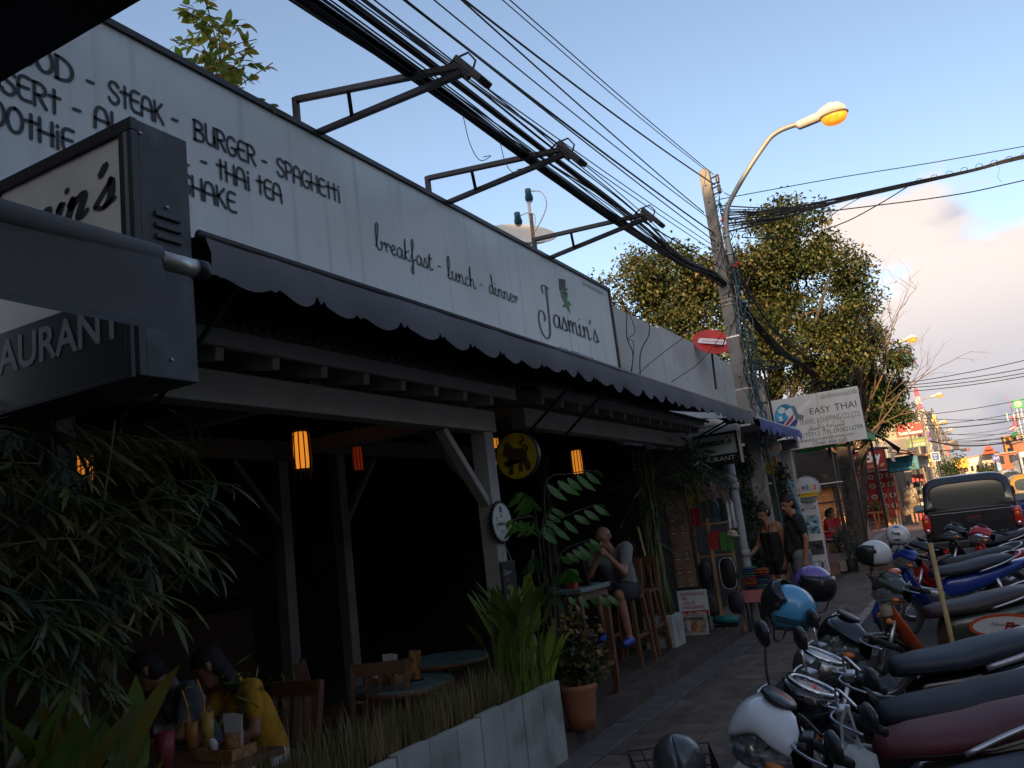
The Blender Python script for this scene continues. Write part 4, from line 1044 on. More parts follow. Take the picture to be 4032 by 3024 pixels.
tree('fig_tree', 'broad leafy tree with yellowing leaves left of the concrete pole', (-6.6, 20.5, 0), (-6.6, 20.5, 6.0), 0.22, 0.12,
  [((-7.5, 20, 7.5), (0.75, 1.0, 0.55)), ((-6.6, 20.3, 7.7), (1.0, 1.1, 0.7)), ((-5.6, 20.2, 7.8), (0.95, 1.1, 0.8)), ((-4.9, 20.6, 7.1), (0.9, 1.0, 0.9)), ((-6.0, 20.4, 6.5), (1.1, 1.2, 0.8)), ((-4.9, 20.8, 5.9), (0.9, 1.0, 0.9)), ((-7.3, 20, 6.9), (0.6, 0.8, 0.5)), ((-4.3, 20.8, 7.2), (0.8, 0.9, 0.8)), ((-5.4, 20.6, 5.6), (1.1, 1.0, 0.6)), ((-4.3, 20.8, 5.3), (0.8, 0.8, 0.8)), ((-3.9, 21.0, 6.4), (0.8, 0.8, 0.9)), ((-3.8, 21.2, 7.5), (0.6, 0.7, 0.6)), ((-3.3, 21.4, 5.6), (0.7, 0.7, 0.7))],
  38000, 0.105, 0.058, 'fic', FIC, 3, wts=(4, 4, 3, 2))
tree('fig_tree', 'tall domed leafy tree directly behind the concrete pole', (-4.75, 23.0, 0), (-3.8, 22.3, 6.4), 0.26, 0.14,
  [((-3.2, 22.2, 8.7), (0.8, 0.9, 0.7)), ((-2.6, 22.2, 8.2), (0.95, 1.0, 0.9)), ((-3.6, 22.2, 8.1), (0.9, 1.0, 0.9)), ((-2.5, 22.4, 7.2), (1.15, 1.1, 0.9)), ((-3.7, 22.4, 7.1), (1.0, 1.1, 0.8)), ((-3.4, 22.6, 6.0), (1.2, 1.1, 0.9)), ((-2.1, 22.6, 6.2), (0.85, 1.0, 0.9)), ((-3.3, 22.5, 5.0), (1.1, 0.9, 0.7)), ((-2.3, 22.6, 5.3), (0.8, 0.8, 0.7)), ((-4.2, 22.4, 8.0), (0.6, 0.8, 0.7))],
  40000, 0.105, 0.058, 'fic', FIC, 5, wts=(5, 4, 2, 3))
tree('conical_tree', 'narrow conical green tree right of the bare branches', (-3.05, 26.6, 0.2), (-1.9, 26.4, 5.6), 0.13, 0.06,
  [((-2.05, 26.4, 7.15), (0.38, 0.5, 0.6)), ((-1.95, 26.4, 6.3), (0.6, 0.7, 0.65)), ((-1.75, 26.4, 5.5), (0.75, 0.8, 0.65))],
  9000, 0.12, 0.055, 'con', [(0.030, 0.062, 0.022), (0.05, 0.085, 0.022), (0.16, 0.075, 0.03)], 8, wts=(5, 4, 1), droop=0.9)
tree('street_tree', 'dense dark green tree overhanging the shop signs', (-3.06, 25.3, 0.15), (-2.95, 25.9, 3.6), 0.22, 0.16,
  [((-2.5, 27.5, 5.3), (0.8, 0.9, 0.65)), ((-2.0, 27.6, 4.75), (0.8, 0.9, 0.65)), ((-2.7, 27.6, 4.2), (0.9, 1.0, 0.6)), ((-1.85, 27.8, 4.15), (0.75, 0.9, 0.5)), ((-2.35, 27.6, 3.6), (0.75, 0.8, 0.4)), ((-3.3, 28, 5.0), (0.9, 1.0, 0.8)), ((-1.6, 28.0, 4.5), (0.4, 0.6, 0.3))],
  26000, 0.10, 0.055, 'str', [(0.035, 0.070, 0.022), (0.065, 0.110, 0.025), (0.14, 0.155, 0.03), (0.02, 0.04, 0.016)], 9, wts=(5, 4, 2, 3))
# far tree poking in from the other side
tree('roadside_tree', 'dark tree leaning in from the far side of the road', (6.3, 56, 0), (6.2, 56, 8.0), 0.3, 0.2,
  [((6.0, 56, 9.6), (1.5, 1.6, 1.3)), ((5.6, 56, 8.3), (1.2, 1.4, 1.0)), ((6.8, 56, 10.8), (1.4, 1.6, 1.1)), ((7.6, 56, 9.0), (1.6, 1.6, 1.4))],
  3500, 0.26, 0.14, 'fart', [(0.03, 0.055, 0.02), (0.05, 0.07, 0.022)], 12)
# low street trees down the road
for i, (x, y, z, r, lab) in enumerate(((-0.98, 60, 3.05, 0.80, 'round dark green street tree beyond the white shop sign'), (2.15, 118, 3.1, 0.80, 'small hazy tree in the middle distance of the road'))):
 tree('small_street_tree', lab, (x, y, -0.1), (x, y, z - 0.2), 0.1, 0.06, [((x, y, z), (r, r, r * 0.85)), ((x + r * 0.4, y, z - r * 0.7), (r * 0.7, r, r * 0.7)), ((x - r * 0.3, y, z - r * 0.6), (r * 0.8, r, r * 0.8))], 1500, 0.14 + i * 0.08, 0.08 + i * .04, 'sml', [(0.03, 0.06, 0.02), (0.05, 0.085, 0.025)], 20 + i)

# bare brown tree: a fan of forking stems
def bare_tree(label, base, seed, stems):
 rng = random.Random(seed)
 t = thing('bare_tree', label, 'tree', base)
 mb = MB(); tw = MB()
 def grow(p, d, L, r, lv, m):
  pts = [p]; q = p
  for i in range(4):
   d = (d + Vector((rng.gauss(0, .16), rng.gauss(0, .10), rng.gauss(0, .12) + 0.05))).normalized()
   q = q + d * L / 4; pts.append(q)
  (mb if lv < 2 else tw).tube(pts, [r * (1 - 0.14 * i) for i in range(5)], 6 if lv < 2 else 4)
  if lv >= 4: return
  for i in range(2 if lv else 3):
   k = rng.choice((2, 3, 4))
   nd = (d + Vector((rng.gauss(0, .55), rng.gauss(0, .35), rng.gauss(0.1, .4)))).normalized()
   grow(pts[k], nd, L * rng.uniform(0.55, 0.8), r * 0.52, lv + 1, m)
 for (dx, dz, L, r) in stems:
  grow(Vector(base) + Vector((rng.uniform(-.25, .25), rng.uniform(-.2, .2), 2.6)), Vector((dx, rng.uniform(-.2, .2), dz)).normalized(), L, r, 0, mb)
 mb.tube([base, Vector(base) + Vector((0, 0, 2.8))], [0.14, 0.10], 8)
 mb.build('trunk', mat('dry_bark', (0.14, 0.085, 0.055), 0.9, var=0.35, scale=6), t, smooth=True)
 tw.build('crown', mat('dry_twig', (0.15, 0.10, 0.075), 0.9), t)
bare_tree('leafless brown tree with forking twigs against the clouds', (-2.95, 25.9, 0.3), 4,
   [(-1.5, 1.2, 2.0, .035), (-1.0, 1.6, 2.2, .04), (-0.5, 2, 2.4, .042), (-0.15, 2, 2.6, .042), (0.25, 2, 2.7, .042), (0.55, 1.6, 2.6, .042), (0.9, 1.3, 2.5, .042), (1.3, 0.9, 2.2, .035), (-2, 0.9, 1.8, .03), (0.1, 2, 2.3, .035), (0.7, 2, 2.6, .035)])
bare_tree('dry brush of brown stems above the parapet', (-4.6, 21.5, 0.6), 9,
   [(-1.5, .8, 1.3, .03), (-.6, 1.4, 1.4, .035), (0, 1.6, 1.5, .035), (.7, 1.2, 1.5, .035), (1.4, .9, 1.4, .03), (1.8, .5, 1.2, .03)])

# sapling rooted behind the sign, each leaf to be seen
def sapling():
 rng = random.Random(31)
 t = thing('roof_sapling', 'young green sapling sticking up over the sign edge', 'sapling', (-4.35, 4.3, 4.4))
 st = MB(); lf = MB()
 main = spline([(-4.35, 4.36, 4.3), (-4.37, 4.31, 5.0), (-4.36, 4.26, 5.45), (-4.4, 4.18, 6.0)], 6)
 st.tube(main, [0.014 * (1 - 0.8 * i / (len(main) - 1)) for i in range(len(main))], 6)
 def spray(p, d, L, n):
  d = Vector(d).normalized(); pts = [Vector(p) + d * L * i / 5 + Vector((0, 0, -0.06 * L * i * i / 25)) for i in range(6)]
  st.tube(pts, 0.004, 5)
  for i in range(n):
   q = pts[1 + int(4 * i / n)] + Vector((rng.uniform(-.02, .02),) * 3)
   s = rng.uniform(0.7, 1.2)
   lf.cm = rng.choices((0, 1, 2), (5, 4, 1))[0]
   lf.leaf(q, d * 0.5 + Vector((rng.gauss(0, .8), rng.gauss(0, .8), rng.gauss(-0.35, .5))), (rng.gauss(0, .5) + .5, rng.gauss(0, .5), .6), 0.105 * s, 0.052 * s, 0.25, 4)
 for k in range(34):
  i = 6 + int(11 * k / 34)
  a = k * 2.4; h = 1 - k / 42
  spray(main[i], (math.cos(a), math.sin(a), rng.uniform(-.1, .6)), 0.2 + 0.30 * h * rng.uniform(.6, 1.2), 10)
 for d in ((0.2, 1.0, 0.12), (0.3, 0.9, 0.0), (0.1, -1, 0.7), (0.1, 1, .35)):
  spray(main[5], d, 0.55, 18)
 spray(main[-2], (0, 0, 1), 0.12, 8)
 st.build('trunk', mat('red_stem', (0.16, 0.07, 0.05), 0.7), t, smooth=True)
 lf.build('crown', leafmats('sap', [(0.16, 0.24, 0.03), (0.30, 0.30, 0.04), (0.38, 0.26, 0.03)], 0.5, 0.35), t)
 # a lower tuft by the first bracket
 t2 = thing('roof_sapling', 'tiny leafy tuft at the foot of the nearest bracket', 'sapling', (-4.2, 4.75, 4.6))
 lf = MB(); st = MB()
 for k in range(5):
  p = Vector((-4.2, 4.72 + rng.uniform(-.15, .2), 4.7)); st.tube([p, p + Vector((0, rng.uniform(-.1, .1), 0.42))], 0.004, 5)
  for i in range(5):
   lf.leaf(p + Vector((0, 0, 0.2 + 0.06 * i)), (rng.gauss(0, 1), rng.gauss(0, 1), .2), (0, 0, 1), 0.09, 0.045, .2, 4)
 st.build('trunk', mat('red_stem', (0.16, 0.07, 0.05)), t2); lf.build('crown', leafmats('sap', []), t2)
sapling()

# ================================================================== the souvenir shop, travel office and shops down the street
def board(name, label, x0, x1, z0, z1, y, face, frame=None, th=0.06, fw=0.03, cat='sign', group=None):
 t = thing(name, label, cat, ((x0 + x1) / 2, y, z0), group=group)
 MB().bx(x0, x1, y, y + th, z0, z1).build('panel', face, t)
 if frame is not None:
  for a in ((x0 - fw, x1 + fw, z1 + 0.001, z1 + fw), (x0 - fw, x1 + fw, z0 - fw, z0 - 0.001), (x0 - fw, x0 - 0.001, z0, z1), (x1 + 0.001, x1 + fw, z0, z1)):
   MB().bx(a[0], a[1], y - 0.012, y + th + 0.01, a[2], a[3]).build('frame', frame, t)
 return t
def bt(t, s, x, z, size, y, m, width=None, **k):
 mb = MB(); text_mb(mb, s, size, frame_m((x, y - 0.004, z), (1, 0, 0), (0, 0, 1)), width=width, **k)
 return mb.build('lettering', m, t)
def poly_part(t, pts, y, m, name='emblem'):
 mb = MB(); mb.add([(a, y, b) for a, b in pts], [tuple(range(len(pts)))]); return mb.build(name, m, t)
def disc_pts(cx, cz, rx, rz=None, n=24, a0=0, a1=360):
 rz = rx if rz is None else rz
 return [(cx + rx * math.cos(RAD(a0 + (a1 - a0) * i / n)), cz + rz * math.sin(RAD(a0 + (a1 - a0) * i / n))) for i in range(n)]
M_wht = mat('sign_white', (0.62, 0.63, 0.60), 0.5, var=0.05, scale=2, streak=0.18)
M_dkink = mat('ink_dark', (0.035, 0.04, 0.045), 0.5)
M_grink = mat('ink_green', (0.03, 0.11, 0.08), 0.5)
M_red = mat('sign_red', (0.36, 0.022, 0.018), 0.45, var=0.1, scale=3)
M_wink = mat('ink_white', (0.75, 0.72, 0.66), 0.5)
M_blk = mat('sign_black', (0.015, 0.015, 0.017), 0.45)

# ---- travel agency board
ez = board('travel_agency_board', 'large white travel agency board with a globe and a silver aeroplane', -3.57, -1.70, 2.81, 3.94, 19.0, M_wht, None, 0.10)
Y = 19.0
bt(ez, 'บริษัท อีซี่ไทย ทราเวล แอนด์ ชิปปิ้ง', -2.47, 3.79, 0.125, Y, M_dkink, 0.75)
bt(ez, 'EASY', -2.73, 3.50, 0.19, Y, M_dkink, 0.43); bt(ez, 'THAI', -2.22, 3.50, 0.21, Y, M_dkink, 0.44)
bt(ez, 'TRAVEL & SHIPPING', -2.99, 3.30, 0.165, Y, M_dkink, 0.86, bold=-0.0015); bt(ez, 'CO.,LTD', -2.09, 3.30, 0.165, Y, M_dkink, 0.35, bold=-0.0015)
bt(ez, '\uFEAE\uFED4\uFEB4\uFEDF\uFE8D \uFEED \uFE94\uFEA3\uFE8E\uFEF4\uFEB4\uFEE0\uFEDF', -2.84, 3.16, 0.17, Y, M_dkink, 0.76)
bt(ez, '177712', -2.96, 3.03, 0.13, Y, M_grink, 0.36); bt(ez, 'TEL:0938216799', -2.53, 3.03, 0.14, Y, M_grink, 0.79)
bt(ez, 'E-mail:easythai.travel@hotmail.com', -3.16, 2.93, 0.095, Y, M_dkink, 1.22)
bt(ez, 'Over sea call', -2.78, 2.83, 0.13, Y, M_grink, 0.68)
gc = (-3.24, 3.52)
poly_part(ez, disc_pts(gc[0], gc[1], 0.245, 0.30, 32), Y - 0.004, mat('globe_blue', (0.03, 0.30, 0.50), 0.4, var=0.5, scale=6))
poly_part(ez, disc_pts(gc[0], gc[1], 0.245, 0.30, 16, 190, 350), Y - 0.006, mat('globe_deep', (0.03, 0.05, 0.22), 0.4))
for pts in ([(-3.40, 3.70), (-3.30, 3.77), (-3.22, 3.72), (-3.28, 3.62), (-3.36, 3.62)], [(-3.26, 3.66), (-3.12, 3.72), (-3.05, 3.6), (-3.15, 3.5), (-3.22, 3.56)], [(-3.4, 3.56), (-3.33, 3.58), (-3.31, 3.47), (-3.38, 3.45)]):
 poly_part(ez, pts, Y - 0.008, mat('globe_land', (0.62, 0.72, 0.75), 0.5))
poly_part(ez, disc_pts(-3.16, 3.27, 0.10, 0.05, 14), Y - 0.008, mat('globe_light', (0.20, 0.55, 0.62), 0.4))
poly_part(ez, [(-3.36, 3.30), (-3.20, 3.34), (-3.02, 3.50), (-2.62, 3.80), (-2.70, 3.83), (-3.08, 3.60), (-3.30, 3.40)], Y - 0.010, mat('plane_white', (0.70, 0.71, 0.70), 0.4), 'aeroplane')
poly_part(ez, [(-3.04, 3.46), (-2.90, 3.42), (-2.86, 3.50), (-2.97, 3.55), (-3.02, 3.74), (-3.07, 3.76), (-3.08, 3.62)], Y - 0.012, mat('plane_grey', (0.13, 0.19, 0.19), 0.4), 'aeroplane_wing')
poly_part(ez, [(-3.36, 3.31), (-3.25, 3.33), (-3.10, 3.46), (-3.06, 3.58), (-3.16, 3.50)], Y - 0.013, mat('plane_red', (0.30, 0.04, 0.12), 0.4), 'aeroplane_stripe')
MB().bx(-2.55, -2.53, Y - 0.003, Y - 0.001, 2.9, 3.94).build('rust_streak', mat('rust_streak', (0.52, 0.45, 0.33), 0.7), ez)
MB().bar((-3.57, 19.05, 3.92), (-4.1, 19.05, 3.96), 0.05, 0.05).build('bracket', M_black, ez)
for x in (-3.3, -2.1): MB().bx(x - 0.03, x + 0.03, 19.11, 19.17, 0.1, 3.9).build('support_post', M_black, ez)

# ---- concrete frame with the blue awning before the travel office
M_cpost = mat('concrete_frame', (0.34, 0.335, 0.32), 0.85, var=0.12, scale=4, grime=(0.22, 0.21, 0.2), gscale=2)
fr = thing('concrete_frame', 'pale concrete post and beam frame under the blue awning', 'frame', (-2.9, 15.7, 0))
MB().bx(-2.87, -2.70, 15.6, 15.78, -0.02, 2.62).build('post', M_cpost, fr, bevel=0.01)
MB().bx(-4.2, -2.55, 15.58, 15.80, 2.625, 2.80).build('beam', M_cpost, fr, bevel=0.01)
MB().bx(-4.2, -2.75, 12.1, 12.25, 2.70, 2.88).build('beam', M_cpost, fr, bevel=0.01)
MB().bx(-4.2, -2.6, 12.3, 15.55, 2.84, 2.87).build('roof_sheet', mat('light_sheet', (0.5, 0.5, 0.48), 0.6), fr)
MB().bx(-4.15, -2.9, 15.68, 15.70, 2.05, 2.09).build('rail', mat('white_metal', (.6, .6, .6)), fr)
M_blue = mat('blue_cloth', (0.055, 0.065, 0.22), 0.8, var=0.15, scale=2, bump=0.002, bscale=150)
ba = thing('blue_awning', 'blue scalloped cloth awning hanging beside the concrete pole', 'awning', (-2.5, 14, 2.92))
scallop_valance('valance', -2.48, 2.93, 12.25, 15.6, 0.20, 0.36, M_blue, ba, out=0.03)
mb = MB(); mb.loft([[(-2.49, y, 2.935), (-3.1, y, 3.02), (-4.1, y, 3.2)] for y in (12.25, 13.4, 14.5, 15.6)], close=False); mb.build('canopy', M_blue, ba, smooth=True)
MB().tube([(-2.49, 12.2, 2.925), (-2.49, 15.68, 2.925)], 0.02, 8).build('front_bar', M_galv, ba)
MB().tube([(-2.5, 15.4, 2.9), (-3.3, 13.3, 2.45)], 0.016, 8).build('support_arm', M_black, ba)

# ---- second light box of the cafe
l2 = board('small_light_box_sign', 'smaller white and black cafe light box over the souvenir stall', -3.45, -2.72, 2.335, 2.715, 11.72, mat('box2_face', (0.50, 0.53, 0.50), 0.4, var=0.05, scale=3), M_black, 0.16, 0.035)
MB().bx(-3.45, -2.72, 11.708, 11.7185, 2.335, 2.445).build('band', M_blk, l2)
jm = MB(); write(jm, HAND, "Jasmin's", 0.060, 0.013, frame_m((-3.42, 11.706, 2.58), (1, 0, 0), (0, 0, 1)), taper=True, shear=0.4, xs=1.1)
xs_ = [v[0] for v in jm.v]; x0_ = min(xs_); kx = 0.62 / (max(xs_) - x0_); jm.v = [(-3.40 + (v[0] - x0_) * kx, v[1], v[2]) for v in jm.v]
jm.build('lettering', M_ink, l2)
bt(l2, 'Café', -3.19, 2.47, 0.085, 11.708, M_ink, 0.17, space=1.2)
bt(l2, 'RESTAURANT', -3.42, 2.355, 0.085, 11.706, M_wink, 0.66)
MB().tube([(-3.1, 11.8, 2.76), (-2.55, 11.8, 2.95)], 0.014, 8).build('hanger', M_black, l2)
MB().tube([(-3.4, 11.8, 2.76), (-3.4, 11.8, 3.1)], 0.014, 8).build('hanger', M_black, l2)

# ---- grey drain pipe
pp = thing('drain_pipe', 'fat grey plastic drain pipe running down beside the stall', 'pipe', (-2.93, 12.3, 0))
MB().tube(spline([(-3.7, 12.25, 2.96), (-3.3, 12.25, 2.96), (-3.08, 12.25, 2.95), (-2.99, 12.25, 2.86), (-2.985, 12.25, 2.6), (-2.97, 12.25, 0.0)], 5), 0.062, 14).build('pipe_run', mat('pvc_grey', (0.30, 0.31, 0.32), 0.5, var=0.1, scale=3), pp, smooth=True)
for z in (1.0, 1.95): MB().cyl((-2.972, 12.25, z), (-2.975, 12.25, z + 0.1), 0.072, n=14).build('coupling', mat('pvc_grey', (0.3, .3, .3)), pp, smooth=True)

# ---- round boards by the office
def round_board(label, cx, cz, y, r, m, rz=None):
 t = thing('round_board', label, 'sign', (cx, y, cz))
 Mx = Matrix.Translation((cx, y, cz)) @ Matrix.Rotation(RAD(90), 4, 'X')
 MB().lathe([(r, -0.04), (r, 0.0)], 32, Mx).build('panel', m, t)
 MB().lathe([(r + 0.012, -0.045), (r + 0.012, 0.004), (r - 0.006, 0.004), (r - 0.006, -0.045), (r + 0.012, -0.045)], 32, Mx, cap=False).build('rim', M_galv, t)
 return t
t = round_board('small round grey board with a faded orange panel', -2.74, 2.60, 14.2, 0.14, mat('grey_board', (0.33, 0.35, 0.37), 0.5, var=0.1, scale=8))
MB().bx(-2.86, -2.62, 14.188, 14.193, 2.545, 2.625).build('label_plate', mat('faded_orange', (0.55, 0.28, 0.2), 0.6), t)
bt(t, 'NEWS', -2.83, 2.56, 0.06, 14.189, M_wink, 0.18) if False else None
MB().cyl((-2.74, 14.26, 2.6), (-2.86, 13.72, 2.6), 0.012, n=6).build('bracket', M_black, t)
t = round_board('round boat trip board with yellow and blue bands on a white stand', -2.75, 1.91, 17.0, 0.235, mat('poster_pale', (0.50, 0.52, 0.56), 0.5, var=0.1, scale=9))
def band(z0, z1, m, name):
 cx, cz, r = -2.75, 1.91, 0.226
 lo = [(cx + math.sqrt(max(0, r * r - (z - cz) ** 2)) , z) for z in [z0 + (z1 - z0) * i / 5 for i in range(6)]]
 pts = lo + [(2 * cx - a, z) for a, z in lo[::-1]]
 return poly_part(t, pts, 16.994, m, name)
band(1.755, 1.835, mat('poster_yellow', (0.65, 0.45, 0.03), 0.5), 'yellow_band'); band(1.69, 1.753, mat('poster_blue', (0.03, 0.10, 0.22), 0.5), 'blue_band')
bt(t, 'CARTOON NETWORK AMAZONE', -2.93, 1.79, 0.04, 16.992, M_red, 0.37); bt(t, 'BUY TICKET HERE', -2.86, 1.71, 0.04, 16.992, mat('poster_yellow', (0, 0, 0)), 0.22)
for i, (x, z, c) in enumerate(((-2.90, 1.90, (0.6, 0.38, 0.03)), (-2.82, 1.93, (0.45, 0.1, 0.08)), (-2.74, 1.94, (0.10, 0.35, 0.55)), (-2.66, 1.92, (0.55, 0.5, 0.1)), (-2.60, 1.93, (0.6, 0.15, 0.35)))):
 poly_part(t, [(x + 0.035 * math.cos(a) * RR.uniform(.6, 1.2), z + 0.06 * math.sin(a) * RR.uniform(.7, 1.2)) for a in [2 * PI * q / 9 for q in range(9)]], 16.993 - i * 0.0004, mat('blob%d' % i, c, 0.5), 'colour_patch')
ST = t
MB().bx(-2.92, -2.62, 17.06, 17.12, 0.05, 1.72).build('stand_panel', mat('stand_white', (0.55, 0.57, 0.57), 0.5, var=0.1, scale=4), ST)
bt(ST, '\uFEDA\uFE97\uFE98\uFEDC\uFEE3', -2.88, 1.52, 0.15, 17.06, M_dkink, 0.22)
for (z0, z1, c) in ((1.05, 1.40, (0.20, 0.33, 0.38)), (0.66, 0.92, (0.05, 0.05, 0.05)), (0.30, 0.55, (0.30, 0.33, 0.34))):
 MB().bx(-2.89, -2.65, 17.052, 17.056, z0, z1).build('photo_patch', mat('stand_photo%d' % int(z0 * 100), c, 0.6, var=0.9, scale=14), ST)

# ---- yellow agency board half hidden behind the pole
t = board('yellow_agency_board', 'small yellow agency board half hidden behind the pole', -3.25, -2.86, 2.20, 2.60, 15.0, mat('board_yellow', (0.50, 0.27, 0.01), 0.5), M_black, 0.04, 0.01)
bt(t, 'CO.,LTD', -3.2, 2.44, 0.09, 15.0, M_dkink, 0.30); bt(t, '38216799', -3.2, 2.30, 0.08, 15.0, M_dkink, 0.31)
MB().bx(-4.2, -3.26, 15.02, 15.04, 2.5, 2.52).build('bracket', M_black, t)

# ---- flowering creeper clumps behind the pole
def shrub(name, label, blobs, n, L, W, key, cols, seed, cat='shrub', flowers=0, base=None):
 rng = random.Random(seed)
 b = base or (blobs[0][0][0], blobs[0][0][1], 0)
 t = thing(name, label, cat, b)
 st = MB()
 for c, r in blobs:
  for _ in range(4):
   st.tube([Vector(b) + Vector((rng.uniform(-.05, .05), rng.uniform(-.05, .05), 0)), Vector(b).lerp(Vector(c), .5) + Vector((rng.uniform(-.1, .1),) * 3), Vector(c) + Vector((rng.uniform(-.5, .5) * r[0], 0, rng.uniform(-.5, .5) * r[2]))], [0.012, 0.009, 0.004], 5)
 st.build('stem', M_bark, t)
 mb = MB(); crown(mb, blobs, n, L, W, rng, 0.2, len(cols)); mb.build('foliage', leafmats(key, cols), t)
 if flowers:
  fl = MB()
  for _ in range(flowers):
   c, r = rng.choice(blobs); d = Vector((rng.gauss(0, 1), -abs(rng.gauss(0, 1)), rng.gauss(0, 1))).normalized()
   fl.ell(Vector(c) + Vector((d.x * r[0], d.y * r[1], d.z * r[2])), 0.016, 6, 4)
  fl.build('flowers', mat('flower_red', (0.5, 0.05, 0.02), 0.6), t)
 return t
CRP = [(0.05, 0.085, 0.045), (0.085, 0.12, 0.065), (0.03, 0.05, 0.03)]
shrub('creeper', 'leafy creeper climbing left of the pole foot', [((-3.12, 13.4, 2.3), (0.17, 0.2, 0.3)), ((-3.12, 13.4, 1.8), (0.18, 0.2, 0.35)), ((-3.06, 13.4, 1.25), (0.18, 0.2, 0.3)), ((-3.0, 13.4, 0.85), (0.15, 0.2, 0.3))], 3200, 0.045, 0.03, 'crp', CRP, 41, 'creeper', 7)
shrub('creeper', 'leafy creeper hanging between the pole and the concrete post', [((-2.72, 14.6, 2.1), (0.10, 0.2, 0.2)), ((-2.70, 14.6, 1.75), (0.11, 0.2, 0.3)), ((-2.68, 14.6, 1.35), (0.12, 0.2, 0.3))], 1800, 0.045, 0.03, 'crp', CRP, 42, 'creeper', 6, base=(-2.7, 14.6, 0))
MB().tube([(-2.62, 14.5, 2.05), (-2.52, 14.5, 1.55), (-2.5, 14.5, 0)], 0.018, 8).build('blue_hose', mat('hose_blue', (0.05, 0.22, 0.36), 0.5)); tag(bpy.data.objects['blue_hose'], 'thin blue pipe standing by the creeper', 'pipe')
t = thing('stone_trough', 'pale stone plant trough behind the couple', 'planter', (-2.95, 13.25, 0))
MB().lathe([(0.16, 0.0), (0.18, 0.3), (0.24, 0.62), (0.25, 0.66), (0.22, 0.66), (0.2, 0.6), (0.0, 0.58)], 20, Matrix.Translation((-2.93, 13.1, 0))).build('pot', mat('trough', (0.36, 0.33, 0.30), 0.8, var=0.1), t, smooth=True)
MB().ell((-2.95, 13.1, 0.68), (0.15, 0.15, 0.1), 12, 8).build('soil', mat('soil', (0.10, 0.07, 0.05), 0.95, var=0.4, scale=20), t, smooth=True)
shrub('potted_bush', 'low potted bush with tiny red blooms by the pink chair', [((-2.75, 20.9, 0.75), (0.22, 0.22, 0.25)), ((-2.62, 20.9, 0.5), (0.18, 0.2, 0.2))], 1000, 0.06, 0.035, 'crp', CRP, 43, 'bush', 10, base=(-2.7, 20.9, 0.2))
MB().lathe([(0.12, 0), (0.16, 0.25), (0.17, 0.28), (0.14, 0.28)], 14, Matrix.Translation((-2.7, 20.9, 0.0))).build('black_pot', mat('black_plastic', (0.02, 0.02, 0.02), 0.5)); tag(bpy.data.objects['black_pot'], 'black plastic pot under the low bush', 'pot')

# ---- massage shop corner: dark shed, lattice, posts, signs
sh = thing('dark_shed', 'dark open shed under the travel board with green tarp along its roof edge', 'shed', (-3.2, 22, 0.1))
M_tin = mat('dark_tin', (0.03, 0.033, 0.033), 0.6)
mb = MB(); mb.loft([[(-4.3, y, 3.35), (-2.05, y, 3.12)] for y in (19.3, 22, 24.5)], close=False); mb.loft([[(-4.3, y, 3.31), (-2.05, y, 3.08)] for y in (19.3, 22, 24.5)], close=False); mb.build('roof_sheet', M_tin, sh)
M_tarp = mat('green_tarp', (0.02, 0.26, 0.05), 0.6, var=0.25, scale=4)
mb = MB(); mb.loft([[(-2.03, y, 3.20 + gz(y) - .1), (-1.99, y, 2.98 + 0.03 * math.sin(y * 5) + gz(y) - .1)] for y in [19.4 + i * 0.25 for i in range(23)]], close=False); mb.build('tarp', M_tarp, sh)
mb = MB(); mb.loft([[(x, 19.24, 2.80 + 0.01 * math.sin(x * 9)), (x, 19.22, 2.73 + 0.02 * math.sin(x * 7))] for x in [-3.2 + i * 0.1 for i in range(13)]], close=False); mb.build('tarp', M_tarp, sh)
for z in (3.06, 3.16, 3.26): MB().bx(-2.06, -2.02, 19.3, 25.2, z, z + 0.035).build('roof_rail', M_black, sh)
for x, y in ((-2.55, 19.6), (-2.15, 24.9), (-4.2, 24.5)): MB().bx(x - 0.035, x + 0.035, y - 0.035, y + 0.035, 0.2, 3.05).build('post', M_black, sh)
MB().bx(-4.35, -4.25, 11.9, 24.5, 0, 3.3).build('back_wall', mat('shed_wall', (0.025, 0.021, 0.018), 0.9, var=0.3, scale=2), sh)
mb = MB(); mb.add([(-2.05, 25.2, 3.3), (-1.72, 29.5, 3.0), (-1.82, 29.8, 2.85), (-2.3, 28.5, 3.55), (-2.3, 25.6, 3.6)], [(0, 1, 2, 3, 4)]); mb.build('tarp_flap', mat('grey_tarp', (0.05, 0.07, 0.06), 0.7, var=0.3, scale=3), sh)
MB().bx(-3.0, -2.4, 19.5, 19.53, 2.0, 2.02).build('tube_light', mat('tube_white', (0.7, .7, .7), .4), sh)
